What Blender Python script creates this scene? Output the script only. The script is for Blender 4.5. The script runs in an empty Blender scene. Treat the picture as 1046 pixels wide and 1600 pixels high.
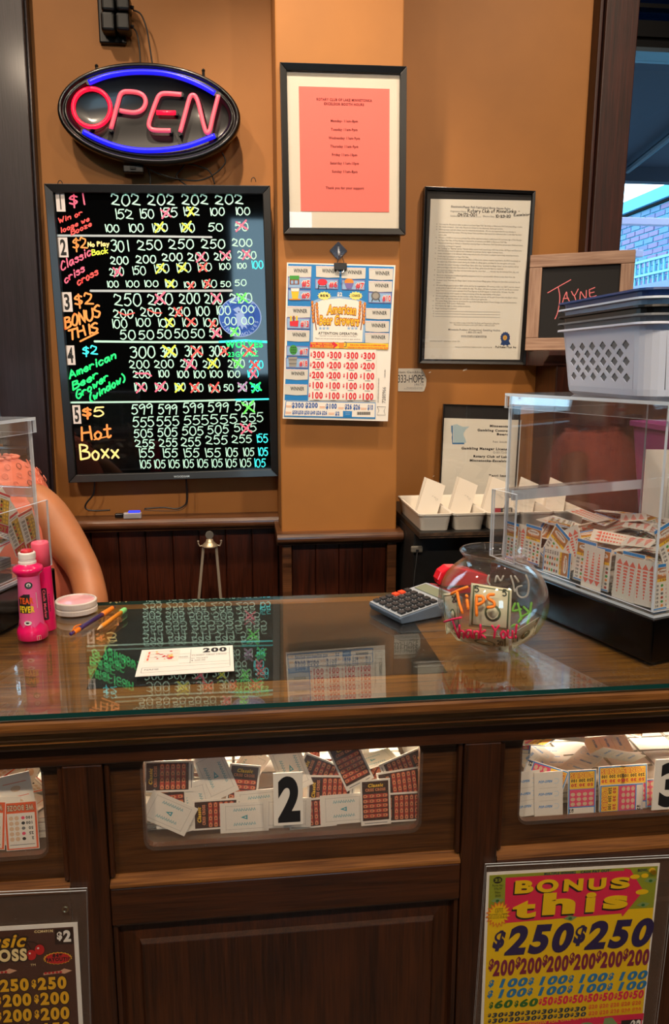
import bpy, bmesh, math, random
from mathutils import Vector, Matrix, Euler
R = math.radians
C = bpy.context.scene.collection
SC = bpy.context.scene
rnd = random.Random(7)

# ---------------------------------------------------------------- camera, sky, lamps, exposure
FPX, YAW, PITCH, CAMZ = 1200.0, R(6.5), R(10.9), 1.5
cd = bpy.data.cameras.new('camera'); cam = bpy.data.objects.new('camera', cd); C.objects.link(cam)
cam.location = (0, 0, CAMZ); cam.rotation_euler = (R(90) - PITCH, 0, -YAW)
cd.sensor_fit = 'VERTICAL'; cd.sensor_height = 24.0; cd.lens = 24.0 * FPX / 1600.0
cd.clip_start = 0.02; cd.clip_end = 200
SC.camera = cam

w = bpy.data.worlds.new('sky'); SC.world = w; w.use_nodes = True
bg = w.node_tree.nodes['Background']
bg.inputs['Color'].default_value = (0.50, 0.80, 1.0, 1); bg.inputs['Strength'].default_value = 6.5

def spot(name, loc, target, power, color, angle, blend, radius):
    l = bpy.data.lights.new(name, 'SPOT'); l.energy = power; l.color = color
    l.spot_size = R(angle); l.spot_blend = blend; l.shadow_soft_size = radius
    o = bpy.data.objects.new(name, l); C.objects.link(o); o.location = loc
    o.rotation_euler = (Vector(target) - Vector(loc)).to_track_quat('-Z', 'Y').to_euler(); return o
def area(name, loc, target, power, color, sx, sy):
    l = bpy.data.lights.new(name, 'AREA'); l.energy = power; l.color = color
    l.shape = 'RECTANGLE'; l.size = sx; l.size_y = sy
    o = bpy.data.objects.new(name, l); C.objects.link(o); o.location = loc
    o.rotation_euler = (Vector(target) - Vector(loc)).to_track_quat('-Z', 'Y').to_euler(); return o
WARM = (1.0, 0.79, 0.58)
spot('ceiling_or_fill_spot', (-0.06, 1.49, 3.32), (0.18, 2.145, 1.5), 150, WARM, 62, 0.85, 0.03)
spot('ceiling_or_fill_spot', (1.03, 1.42, 3.32), (0.90, 2.2, 1.1), 80, WARM, 105, 0.9, 0.04)
spot('ceiling_or_fill_spot', (-0.80, 1.37, 3.32), (-0.5, 2.1, 1.2), 66, WARM, 100, 0.9, 0.04)
for lx in (-1.3, 0.1, 1.4):
    spot('ceiling_or_fill_spot', (lx, -0.75, 3.32), (lx * 0.6, 0.9, 0.6), 135, WARM, 110, 0.9, 0.07)  # unseen fill lamps added behind the camera to brighten the counter front
for bx in (-0.62, 0.05, 0.72):            # lamp strips hidden under the counter top, over the ticket bins
    area('bin_lamp', (bx, 1.27, 0.955), (bx, 1.20, 0.8), 3.8, (1.0, 0.88, 0.70), 0.42, 0.05)
vs = SC.view_settings
SC.display_settings.display_device = 'sRGB'
vs.view_transform = 'Standard'; vs.look = 'None'; vs.gamma = 1.0; vs.use_curve_mapping = False
vs.exposure = 0.0
cy = SC.cycles
cy.max_bounces = 10; cy.diffuse_bounces = 4; cy.glossy_bounces = 5; cy.transmission_bounces = 6; cy.transparent_max_bounces = 40
cy.caustics_reflective = False; cy.caustics_refractive = False

# ---------------------------------------------------------------- from a photo point to a point on a real surface
def ray(u, v):
    x = (u - 523) / FPX; y = -(v - 800) / FPX
    f = math.cos(PITCH) + y * math.sin(PITCH); z = -math.sin(PITCH) + y * math.cos(PITCH)
    return Vector((x * math.cos(YAW) + f * math.sin(YAW), -x * math.sin(YAW) + f * math.cos(YAW), z))
def on_y(u, v, y): r = ray(u, v); return Vector((0, 0, CAMZ)) + r * (y / r.y)
def on_z(u, v, z): r = ray(u, v); return Vector((0, 0, CAMZ)) + r * ((z - CAMZ) / r.z)
def on_x(u, v, x): r = ray(u, v); return Vector((0, 0, CAMZ)) + r * (x / r.x)

# ---------------------------------------------------------------- materials
def lin(c):
    if isinstance(c, str):
        c = [int(c[i:i + 2], 16) / 255 for i in (0, 2, 4)]
        c = [x / 12.92 if x <= 0.04045 else ((x + 0.055) / 1.055) ** 2.4 for x in c]
    return (c[0], c[1], c[2], 1)
_M = {}
def mat(name, col='808080', rough=0.5, metal=0.0, emit=None, es=1.0, coat=0.0, spec=0.5, noise=0.0, nscale=40, bump=0.0, sss=0.0):
    if name in _M: return _M[name]
    m = bpy.data.materials.new(name); m.use_nodes = True; nt = m.node_tree; b = nt.nodes['Principled BSDF']
    b.inputs['Base Color'].default_value = lin(col); b.inputs['Roughness'].default_value = rough
    b.inputs['Metallic'].default_value = metal; b.inputs['Coat Weight'].default_value = coat
    b.inputs['Coat Roughness'].default_value = 0.08
    b.inputs['Specular IOR Level'].default_value = spec
    if sss:
        b.inputs['Subsurface Weight'].default_value = sss; b.inputs['Subsurface Radius'].default_value = (0.02, 0.008, 0.004); b.inputs['Subsurface Scale'].default_value = 0.5
    if emit is not None:
        b.inputs['Emission Color'].default_value = lin(emit); b.inputs['Emission Strength'].default_value = es
    if noise or bump:
        tc = nt.nodes.new('ShaderNodeTexCoord'); nz = nt.nodes.new('ShaderNodeTexNoise')
        nz.inputs['Scale'].default_value = nscale; nz.inputs['Detail'].default_value = 5
        nt.links.new(tc.outputs['Object'], nz.inputs['Vector'])
        if noise:
            cr = nt.nodes.new('ShaderNodeValToRGB'); c = lin(col)
            cr.color_ramp.elements[0].position = 0.3; cr.color_ramp.elements[1].position = 0.7
            cr.color_ramp.elements[0].color = tuple(x * (1 - noise) for x in c[:3]) + (1,)
            cr.color_ramp.elements[1].color = tuple(min(1, x * (1 + noise)) for x in c[:3]) + (1,)
            nt.links.new(nz.outputs['Fac'], cr.inputs['Fac']); nt.links.new(cr.outputs['Color'], b.inputs['Base Color'])
        if bump:
            bp = nt.nodes.new('ShaderNodeBump'); bp.inputs['Strength'].default_value = bump; bp.inputs['Distance'].default_value = 0.002
            nt.links.new(nz.outputs['Fac'], bp.inputs['Height']); nt.links.new(bp.outputs['Normal'], b.inputs['Normal'])
    _M[name] = m; return m
def wood(name, dark, light, axis='Z', rough=0.38, coat=0.25, fine=1.0, bump=0.25, along=3.0):
    """oak-like: long streaks along an axis, fine dark pores, broad tone drift"""
    if name in _M: return _M[name]
    m = bpy.data.materials.new(name); m.use_nodes = True; nt = m.node_tree; b = nt.nodes['Principled BSDF']
    N = nt.nodes.new; L = nt.links.new
    tc = N('ShaderNodeTexCoord'); mp = N('ShaderNodeMapping'); mp2 = N('ShaderNodeMapping')
    k = {'X': 0, 'Y': 1, 'Z': 2}[axis]
    s = [70 * fine] * 3; s[k] = along; mp.inputs['Scale'].default_value = s
    s2 = [340 * fine] * 3; s2[k] = 12; mp2.inputs['Scale'].default_value = s2
    L(tc.outputs['Object'], mp.inputs['Vector']); L(tc.outputs['Object'], mp2.inputs['Vector'])
    n1 = N('ShaderNodeTexNoise'); n1.inputs['Scale'].default_value = 1.0; n1.inputs['Detail'].default_value = 6; n1.inputs['Distortion'].default_value = 0.6
    n2 = N('ShaderNodeTexNoise'); n2.inputs['Scale'].default_value = 1.0; n2.inputs['Detail'].default_value = 3
    n3 = N('ShaderNodeTexNoise'); n3.inputs['Scale'].default_value = 7.0; n3.inputs['Detail'].default_value = 2
    L(mp.outputs['Vector'], n1.inputs['Vector']); L(mp2.outputs['Vector'], n2.inputs['Vector']); L(tc.outputs['Object'], n3.inputs['Vector'])
    a = N('ShaderNodeMath'); a.operation = 'MULTIPLY_ADD'; a.inputs[1].default_value = 0.42; L(n1.outputs['Fac'], a.inputs[0])
    a2 = N('ShaderNodeMath'); a2.operation = 'MULTIPLY'; a2.inputs[1].default_value = 0.40; L(n2.outputs['Fac'], a2.inputs[0]); L(a2.outputs[0], a.inputs[2])
    a3 = N('ShaderNodeMath'); a3.operation = 'MULTIPLY_ADD'; a3.inputs[1].default_value = 0.18; L(n3.outputs['Fac'], a3.inputs[0]); L(a.outputs[0], a3.inputs[2])
    cr = N('ShaderNodeValToRGB'); e = cr.color_ramp.elements
    e[0].position = 0.36; e[0].color = lin(dark); e[1].position = 0.64; e[1].color = lin(light)
    L(a3.outputs[0], cr.inputs['Fac']); L(cr.outputs['Color'], b.inputs['Base Color'])
    b.inputs['Roughness'].default_value = rough; b.inputs['Coat Weight'].default_value = coat; b.inputs['Coat Roughness'].default_value = 0.15
    bp = N('ShaderNodeBump'); bp.inputs['Strength'].default_value = bump; bp.inputs['Distance'].default_value = 0.001
    L(n2.outputs['Fac'], bp.inputs['Height']); L(bp.outputs['Normal'], b.inputs['Normal'])
    _M[name] = m; return m
def clear(name, tint=(1, 1, 1), r0=0.04, rough=0.0, dust_sheen=0.0, dust_sheen_col=(1, 1, 1), gloss=(1, 1, 1), speck=0.0):
    """thin clear pane: what lies behind shows straight through, reflection grows towards grazing (Schlick)"""
    if name in _M: return _M[name]
    m = bpy.data.materials.new(name); m.use_nodes = True; nt = m.node_tree; N = nt.nodes.new; L = nt.links.new
    nt.nodes.remove(nt.nodes['Principled BSDF']); out = nt.nodes['Material Output']
    tr = N('ShaderNodeBsdfTransparent'); tr.inputs['Color'].default_value = (*tint, 1)
    gl = N('ShaderNodeBsdfGlossy'); gl.inputs['Roughness'].default_value = rough; gl.inputs['Color'].default_value = (*gloss, 1)
    lw = N('ShaderNodeLayerWeight'); lw.inputs['Blend'].default_value = 0.5
    p = N('ShaderNodeMath'); p.operation = 'POWER'; p.inputs[1].default_value = 5; L(lw.outputs['Facing'], p.inputs[0])
    k = N('ShaderNodeMath'); k.operation = 'MULTIPLY_ADD'; k.inputs[1].default_value = 1 - r0; k.inputs[2].default_value = r0; L(p.outputs[0], k.inputs[0])
    mx = N('ShaderNodeMixShader'); L(k.outputs[0], mx.inputs[0]); L(tr.outputs[0], mx.inputs[1]); L(gl.outputs[0], mx.inputs[2])
    last = mx
    if dust_sheen or speck:
        df = N('ShaderNodeBsdfDiffuse'); df.inputs['Color'].default_value = (*dust_sheen_col, 1)  # diffuse share serves real dust and painted pale sheen alike
        m2 = N('ShaderNodeMixShader'); m2.inputs[0].default_value = dust_sheen; L(mx.outputs[0], m2.inputs[1]); L(df.outputs[0], m2.inputs[2]); last = m2
        if speck:
            tc = N('ShaderNodeTexCoord'); vo = N('ShaderNodeTexVoronoi'); vo.inputs['Scale'].default_value = 260
            L(tc.outputs['Object'], vo.inputs['Vector'])
            nz = N('ShaderNodeTexNoise'); nz.inputs['Scale'].default_value = 6; L(tc.outputs['Object'], nz.inputs['Vector'])
            lt = N('ShaderNodeMath'); lt.operation = 'LESS_THAN'; lt.inputs[1].default_value = 0.17; L(vo.outputs['Distance'], lt.inputs[0])
            gt = N('ShaderNodeMath'); gt.operation = 'GREATER_THAN'; gt.inputs[1].default_value = 0.56; L(nz.outputs['Fac'], gt.inputs[0])
            mm = N('ShaderNodeMath'); mm.operation = 'MULTIPLY'; L(lt.outputs[0], mm.inputs[0]); L(gt.outputs[0], mm.inputs[1])
            m3 = N('ShaderNodeMath'); m3.operation = 'MULTIPLY_ADD'; m3.inputs[1].default_value = speck; m3.inputs[2].default_value = dust_sheen; L(mm.outputs[0], m3.inputs[0])
            L(m3.outputs[0], m2.inputs[0])
    L(last.outputs[0], out.inputs['Surface'])
    _M[name] = m; return m

# ---------------------------------------------------------------- mesh builder
_gc = {}
_tcu = bpy.data.curves.new('glyph_source', 'FONT'); _tcu.resolution_u = 2; _tcu.size = 1.0
_tob = bpy.data.objects.new('glyph_source', _tcu)
def _raw(s, off, res=2):
    _tcu.body = s; _tcu.offset = off; _tcu.resolution_u = res
    me = _tob.to_mesh(); V = [(p.co.x, p.co.y) for p in me.vertices]; Fc = [tuple(p.vertices) for p in me.polygons]
    _tob.to_mesh_clear(); return V, Fc
def _wid(s):
    V, _ = _raw(s, 0); return max(v[0] for v in V) - min(v[0] for v in V)
_CAP = max(v[1] for v in _raw('H', 0)[0]); _II = _wid('II')
def glyph(ch, off, res=2, over=0.0):
    """off thickens the letter inside its own cell; over lets it swell past the cell (outlines, shadows)"""
    k = (ch, off, res, over)
    if k not in _gc:
        adv = _wid('I' + ch + 'I') - _II
        V, Fc = _raw(ch, off + over, res) if ch != ' ' else ([], [])
        q = _CAP + 2 * off
        _gc[k] = ([((x + off) / q, (y + off) / q) for x, y in V], Fc, (adv + 2 * off) / q)
    return _gc[k]
def twidth(s, off=0.0, track=0.0): return sum(glyph(c, off)[2] + track for c in s)

# hand lettering: strokes as x,y pairs (x 0-9; y 0-9, a/b/c = -1/-2/-3); a doubled point makes a corner
HAND = {
 '0': '39 18 03 20 40 63 58 39', '1': '29 30', '2': '07 19 38 57 44 01 01 60', '3': '08 29 58 46 25 25 55 52 30 01', '4': '19 04 04 64|49 40',
 '5': '59 19 19 05 05 36 53 41 20 01', '6': '49 15 02 20 52 44 13', '7': '09 09 59 59 20', '8': '48 29 07 25 52 30 02 25 57 48', '9': '57 39 07 15 36 57 57 40',
 '$': '57 28 06 25 53 31 02|3b 3a 39', '-': '14 44', '!': '29 13|11 10', '.': '10 11', '(': '39 15 11 3a', ')': '19 35 31 1a', '/': '59 00', "'": '29 17',
 'A': '00 39 39 60|13 53', 'B': '00 09 09 48 46 15 15 54 51 00', 'C': '57 39 16 03 10 40 51', 'E': '59 09 09 00 00 60|05 45', 'G': '58 29 04 20 51 54 54 34', 'H': '09 00|59 60|05 55',
 'I': '29 20', 'J': '59 31 10 01|39 69', 'K': '09 00|59 05 05 60', 'M': '00 19 19 33 33 59 59 60', 'N': '00 09 09 50 50 59', 'O': '39 17 02 30 53 57 39', 'P': '00 09 09 48 46 15 05', 'R': '00 09 09 48 46 15 15 60',
 'S': '58 39 07 25 53 30 01', 'T': '09 69|39 30', 'U': '09 03 20 40 63 69', 'W': '09 20 20 36 36 50 50 79', 'Y': '09 35|69 35 20', 'L': '09 00 00 50', 'X': '09 60|69 00',
 'a': '45 15 02 20 44 45 45 50', 'b': '09 00 00 04 25 43 41 20 01', 'c': '44 25 03 10 30 41', 'd': '44 15 02 20 43 49 49 50', 'e': '03 43 35 14 02 20 41', 'f': '48 29 27 20|05 45', 'g': '44 15 02 20 43 45 45 4b 2c 0b',
 'h': '09 00 00 04 25 44 40', 'i': '15 10|17 18', 'k': '09 00|45 03 03 40', 'l': '19 10', 'm': '05 00 00 03 15 24 20 20 35 54 50', 'n': '05 00 00 03 25 44 40', 'o': '25 03 10 30 43 25', 'p': '05 0c 05 25 43 30 01', 'r': '05 00 00 03 25 44',
 's': '44 25 04 33 41 20 01', 't': '29 21 30 41|06 46', 'u': '05 01 20 41 45 45 40', 'v': '05 20 20 45', 'w': '05 10 10 24 24 30 30 55', 'x': '05 40|45 00', 'y': '05 21|45 1c', 'z': '05 45 45 00 00 40', 'q': '44 15 02 20 43 45 4c',
}
def _pt(t):
    y = t[1]; return (int(t[0]), int(y) if y.isdigit() else -(ord(y) - 96))
def crom(P, n=5):
    out = []
    for i in range(len(P) - 1):
        if P[i] == P[i + 1]: continue
        p0 = P[max(i - 1, 0)]; p1 = P[i]; p2 = P[i + 1]; p3 = P[min(i + 2, len(P) - 1)]
        for j in range(n):
            t = j / n
            out.append(tuple(0.5 * (2 * b + (c - a) * t + (2 * a - 5 * b + 4 * c - d) * t * t + (3 * b - a - 3 * c + d) * t ** 3) for a, b, c, d in zip(p0, p1, p2, p3)))
    out.append(tuple(P[-1])); return out
def hand_paths(s, x0, y0, h, w=None, ang=0.0, jit=0.3, n=4, gap=2.0):
    """list of point lists for a line of hand lettering; x0,y0 = start of the baseline"""
    raw = []; x = 0.0
    for ch in s:
        if ch == ' ': x += 4; continue
        st = HAND.get(ch, HAND['o']); mx = 0; dy = rnd.uniform(-jit, jit); k = rnd.uniform(0.95, 1.05); sh = rnd.uniform(-0.03, 0.06)
        for part in st.split('|'):
            P = [_pt(t) for t in part.split()]
            mx = max(mx, max(p[0] for p in P))
            P = [(x + p[0] + sh * p[1], p[1] * k + dy) for p in P]
            raw.append(crom(P, n))
        if ch in '1Iil!.\'': mx = max(mx - 1, 1.5)
        x += mx + gap
    tot = max(x - gap, 0.1); sy = h / 9.0; sx = (w / tot) if w else sy
    ca, sa = math.cos(ang), math.sin(ang)
    return [[(x0 + px * sx * ca - py * sy * sa * 0.15, y0 + px * sx * sa + py * sy) for px, py in P] for P in raw]

class MB:
    def __init__(s): s.v = []; s.f = []; s.mi = []; s.mats = []; s.xf = None
    def m(s, mt):
        if mt not in s.mats: s.mats.append(mt)
        return s.mats.index(mt)
    def add(s, V, Fc, mt):
        b = len(s.v)
        s.v += [tuple(s.xf @ Vector(p)) for p in V] if s.xf is not None else [tuple(p) for p in V]
        i = s.m(mt); s.f += [tuple(b + k for k in f) for f in Fc]; s.mi += [i] * len(Fc); return s
    def box(s, x0, x1, y0, y1, z0, z1, mt, edge=None, thin=None):
        V = [(x0, y0, z0), (x1, y0, z0), (x1, y1, z0), (x0, y1, z0), (x0, y0, z1), (x1, y0, z1), (x1, y1, z1), (x0, y1, z1)]
        Fz = [(0, 3, 2, 1), (4, 5, 6, 7)]; Fy = [(0, 1, 5, 4), (2, 3, 7, 6)]; Fx = [(1, 2, 6, 5), (3, 0, 4, 7)]
        if edge is None: s.add(V, Fz + Fy + Fx, mt)
        else:
            d = {'X': Fx, 'Y': Fy, 'Z': Fz}
            s.add(V, d[thin], mt)
            for k in d:
                if k != thin: s.add(V, d[k], edge)
        return s
    def prism(s, P, a, b, mt, axis='Y', cap=True):
        """outline P extruded from a to b; axis Y: P = (x,z); axis X: P = (y,z); axis Z: P = (x,y)"""
        n = len(P); f = {'Y': lambda p, t: (p[0], t, p[1]), 'X': lambda p, t: (t, p[0], p[1]), 'Z': lambda p, t: (p[0], p[1], t)}[axis]
        V = [f(p, a) for p in P] + [f(p, b) for p in P]
        Fc = [(i, (i + 1) % n, n + (i + 1) % n, n + i) for i in range(n)]
        if cap: Fc += [tuple(range(n - 1, -1, -1)), tuple(range(n, 2 * n))]
        return s.add(V, Fc, mt)
    def lathe(s, prof, mt, c=(0, 0, 0), n=32, closed=False):
        V = []; Fc = []; k = len(prof)
        for r, z in prof:
            for i in range(n):
                a = 2 * math.pi * i / n; V.append((c[0] + r * math.cos(a), c[1] + r * math.sin(a), c[2] + z))
        for j in range(k - 1):
            for i in range(n):
                Fc.append((j * n + i, j * n + (i + 1) % n, (j + 1) * n + (i + 1) % n, (j + 1) * n + i))
        if prof[0][0] > 1e-6 and not closed: Fc.append(tuple(range(n - 1, -1, -1)))
        if prof[-1][0] > 1e-6 and not closed: Fc.append(tuple((k - 1) * n + i for i in range(n)))
        return s.add(V, Fc, mt)
    def tube(s, P, r, mt, n=8, cap=True):
        P = [Vector(p) for p in P]; V = []; Fc = []; up = None; k = len(P)
        for i, p in enumerate(P):
            d = (P[min(i + 1, k - 1)] - P[max(i - 1, 0)]).normalized()
            if up is None:
                up = d.cross(Vector((0, 0, 1)));
                if up.length < 1e-3: up = d.cross(Vector((1, 0, 0)))
            up = (up - d * up.dot(d)).normalized(); sd = d.cross(up)
            rr = r[i] if isinstance(r, (list, tuple)) else r
            for j in range(n):
                a = 2 * math.pi * j / n; V.append(p + (up * math.cos(a) + sd * math.sin(a)) * rr)
        for i in range(k - 1):
            for j in range(n): Fc.append((i * n + j, i * n + (j + 1) % n, (i + 1) * n + (j + 1) % n, (i + 1) * n + j))
        if cap: Fc += [tuple(range(n - 1, -1, -1)), tuple((k - 1) * n + j for j in range(n))]
        return s.add(V, Fc, mt)
    def ball(s, c, r, mt, n=12, k=8):
        rr = r if isinstance(r, (list, tuple)) else (r, r, r)
        V = [(c[0], c[1], c[2] - rr[2])]; Fc = []
        for j in range(1, k):
            t = -math.pi / 2 + math.pi * j / k
            for i in range(n):
                a = 2 * math.pi * i / n; V.append((c[0] + rr[0] * math.cos(t) * math.cos(a), c[1] + rr[1] * math.cos(t) * math.sin(a), c[2] + rr[2] * math.sin(t)))
        V.append((c[0], c[1], c[2] + rr[2])); last = len(V) - 1
        for i in range(n):
            Fc.append((0, 1 + (i + 1) % n, 1 + i)); Fc.append((last, last - n + i, last - n + (i + 1) % n))
        for j in range(k - 2):
            for i in range(n): Fc.append((1 + j * n + i, 1 + j * n + (i + 1) % n, 1 + (j + 1) * n + (i + 1) % n, 1 + (j + 1) * n + i))
        return s.add(V, Fc, mt)
    # flat print on a sheet facing -y: points are (x,z), d = how far in front of y=0
    def flat(s, P, mt, d): return s.add([(p[0], -d, p[1]) for p in P], [tuple(range(len(P)))], mt)
    def rect(s, x0, x1, z0, z1, mt, d): return s.flat([(x0, z0), (x1, z0), (x1, z1), (x0, z1)], mt, d)
    def disc(s, cx, cz, rx, rz, mt, d, n=18, a0=0): return s.flat([(cx + rx * math.cos(a0 + 2 * math.pi * i / n), cz + rz * math.sin(a0 + 2 * math.pi * i / n)) for i in range(n)], mt, d)
    def star(s, cx, cz, ro, ri, n, mt, d, sq=1.0):
        P = []
        for i in range(2 * n):
            a = math.pi * i / n + math.pi / 2; r = ro if i % 2 == 0 else ri; P.append((cx + r * math.cos(a), cz + r * sq * math.sin(a)))
        V = [(p[0], -d, p[1]) for p in P] + [(cx, -d, cz)]; k = len(P)
        return s.add(V, [(i, (i + 1) % k, k) for i in range(k)], mt)
    def text(s, t, x, z, h, mt, d, w=None, al='l', bold=0.0, shear=0.0, ang=0.0, track=0.0, res=2, arch=0.0, over=0.0):
        bold = min(bold, 0.05); res = max(res, 6) if h > 0.011 else res
        tw = twidth(t, bold, track); sx = (w / (tw)) if w else h
        off = {'l': 0, 'c': -tw * sx / 2, 'r': -tw * sx}[al]; ca, sa = math.cos(ang), math.sin(ang); cx = 0.0
        for ch in t:
            V, Fc, adv = glyph(ch, bold, res, over)
            if V:
                W = []
                for px, pz in V:
                    a = off + (cx + px + shear * pz) * sx; b = pz * h
                    if arch: b += arch * (1 - ((cx + px) / tw * 2 - 1) ** 2)
                    W.append((x + a * ca - b * sa, -d, z + a * sa + b * ca))
                s.add(W, Fc, mt)
            cx += adv + track
        return s
    def ribbon(s, P, wd, mt, d, caps=True):
        n = len(P); V = []; Fc = []
        for i in range(n):
            a = P[max(i - 1, 0)]; b = P[min(i + 1, n - 1)]; dx, dz = b[0] - a[0], b[1] - a[1]; l = math.hypot(dx, dz) or 1e-9
            nx, nz = -dz / l * wd / 2, dx / l * wd / 2
            V += [(P[i][0] + nx, -d, P[i][1] + nz), (P[i][0] - nx, -d, P[i][1] - nz)]
        Fc = [(2 * i, 2 * i + 1, 2 * i + 3, 2 * i + 2) for i in range(n - 1)]; s.add(V, Fc, mt)
        if caps:
            for q in (P[0], P[-1]): s.disc(q[0], q[1], wd / 2, wd / 2, mt, d + 0.00005, 8)
        return s
    def mesh(s, name, smooth=False):
        me = bpy.data.meshes.new(name); me.from_pydata(s.v, [], s.f)
        for mt in s.mats: me.materials.append(mt)
        me.polygons.foreach_set('material_index', s.mi)
        if smooth: me.polygons.foreach_set('use_smooth', [True] * len(s.f))
        me.update(); return me
    def build(s, name, parent=None, loc=None, rot=None, smooth=False, bevel=0.0, seg=2, autos=None):
        o = bpy.data.objects.new(name, s.mesh(name, smooth)); C.objects.link(o)
        if parent is not None: o.parent = parent
        if loc is not None: o.location = loc
        if rot is not None: o.rotation_euler = rot
        if bevel:
            b = o.modifiers.new('bevel', 'BEVEL'); b.width = bevel; b.segments = seg; b.limit_method = 'ANGLE'; b.angle_limit = R(50)
        return o
def tag(o, label=None, cat=None, group=None, kind=None):
    if label: o['label'] = label
    if cat: o['category'] = cat
    if group: o['group'] = group
    if kind: o['kind'] = kind
    return o
def thing(name, label, cat, loc=(0, 0, 0), rot=(0, 0, 0), group=None):
    o = bpy.data.objects.new(name, None); C.objects.link(o); o.location = loc; o.rotation_euler = rot; o.empty_display_size = 0.05
    return tag(o, label, cat, group)
def copy_tree(o, parent=None):
    c = o.copy(); C.objects.link(c); c.parent = parent
    for ch in o.children: copy_tree(ch, c)
    return c
class Sheet:
    """a flat thing hung on a plane y = const: its own x/z axes follow its corners (tl, tr, br, bl in photo points)"""
    def __init__(s, name, label, cat, corners, y, crop=(0, 0, 1), tilt=0.0, group=None, yaw=0.0):
        P = [on_y(u, v, y) for u, v in corners]; tl, tr, br, bl = P
        c = sum(P, Vector()) / 4; e = ((tr - tl) + (br - bl)) / 2; g = ((tl - bl) + (tr - br)) / 2
        roll = math.atan2(e.z, e.x); s.roll = roll; s.c = c; s.w = e.length; s.h = g.length; s.y = y; s.crop = crop
        s.o = thing(name, label, cat, c, (tilt, -roll, yaw), group); s.mb = MB()
    def L(s, cu, cv):
        u = s.crop[0] + cu / s.crop[2]; v = s.crop[1] + cv / s.crop[2]; p = on_y(u, v, s.y); dx, dz = p.x - s.c.x, p.z - s.c.z
        ca, sa = math.cos(s.roll), math.sin(s.roll); return (dx * ca + dz * sa, -dx * sa + dz * ca)
    def T(s, t, cu, cv, h, mt, d, cu1=None, **k):
        x, z = s.L(cu, cv); hh = s.L(cu, cv - h)[1] - z; wd = (s.L(cu1, cv)[0] - x) if cu1 is not None else None
        if k.get('al') == 'c' and wd: x += wd / 2
        s.mb.text(t, x, z, hh, mt, d, w=wd, **k)
    def R(s, cu0, cv0, cu1, cv1, mt, d):
        s.mb.flat([s.L(cu0, cv1), s.L(cu1, cv1), s.L(cu1, cv0), s.L(cu0, cv0)], mt, d)
    def P(s, pts, mt, d): s.mb.flat([s.L(*p) for p in pts], mt, d)
    def D(s, cu, cv, ru, rv, mt, d, n=18):
        x, z = s.L(cu, cv); rx = s.L(cu + ru, cv)[0] - x; rz = z - s.L(cu, cv + rv)[1]; s.mb.disc(x, z, rx, rz, mt, d, n)
    def S(s, cu, cv, ro, ri, n, mt, d, sq=1.0):
        x, z = s.L(cu, cv); k = s.L(cu + 100, cv)[0] - x; s.mb.star(x, z, ro * k / 100, ri * k / 100, n, mt, d, sq)
    def ln(s, pts, wd, mt, d, caps=False):
        k = abs(s.L(100, 0)[0] - s.L(0, 0)[0]) / 100; s.mb.ribbon([s.L(*p) for p in pts], wd * k, mt, d, caps)
    def H(s, t, cu, cv, h, mt, d, cu1=None, cv1=None, wd=4, jit=0.3, n=4):
        """hand lettering from (cu,cv) to (cu1,cv1) along the baseline"""
        x, z = s.L(cu, cv); hh = s.L(cu, cv - h)[1] - z; k = abs(s.L(100, 0)[0] - s.L(0, 0)[0]) / 100
        W = None; a = 0.0
        if cu1 is not None:
            x1, z1 = s.L(cu1, cv if cv1 is None else cv1); W = math.hypot(x1 - x, z1 - z); a = math.atan2(z1 - z, x1 - x)
        for P in hand_paths(t, x, z, hh, W, a, jit, n): s.mb.ribbon(P, wd * k, mt, d)

# ---------------------------------------------------------------- shared materials
WHITE = mat('white_paper', 'ECE8E0', 0.75); CREAM = mat('cream_paper', 'E6DCC6', 0.8); BLACKP = mat('black_plastic', '0C0C0E', 0.32)
INK = mat('black_ink', '141416', 0.6); GREYINK = mat('grey_ink', '6A6A6C', 0.7)
OAK_H = wood('dark_oak_horizontal', '1B0C04', '4A260F', 'X', 0.36, 0.35); OAK_V = wood('dark_oak_vertical', '1B0C04', '45220C', 'Z', 0.36, 0.35)
OAK_P = wood('oak_panel_horizontal', '281406', '563314', 'X', 0.42, 0.2, along=5); OAK_L = wood('lit_oak_ledge', '4A2810', '94602F', 'X', 0.35, 0.4)  # ledge oak is paler: the light it catches is put into its colour
OAK_T = wood('oak_counter_top', '552C0D', 'B47228', 'X', 0.4, 0.2); OAK_TD = wood('dark_counter_inset', '140D09', '2C1F16', 'X', 0.5, 0.0)
WAIN = wood('wainscot_board_wood', '1A0A05', '4A2010', 'Z', 0.34, 0.35, fine=0.8, along=4); CAPW = wood('wainscot_cap_wood', '2A170E', '6E4529', 'X', 0.34, 0.4)
CASE = wood('window_casing_wood', '1C0A07', '451E16', 'Z', 0.5, 0.08, along=2); PURP = wood('left_casing_wood', '150F14', '2E2229', 'Z', 0.42, 0.15, along=2)
ACR = clear('clear_acrylic', (0.985, 0.985, 0.99), 0.06, 0.0, 0.012, (0.8, 0.85, 0.9)); ACRE = clear('acrylic_edge_daylit', (0.62, 0.72, 0.82), 0.12, 0.15, 0.72, (0.80, 0.88, 0.97))  # edges: pale blue diffuse share paints in the reflected daylight

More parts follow.
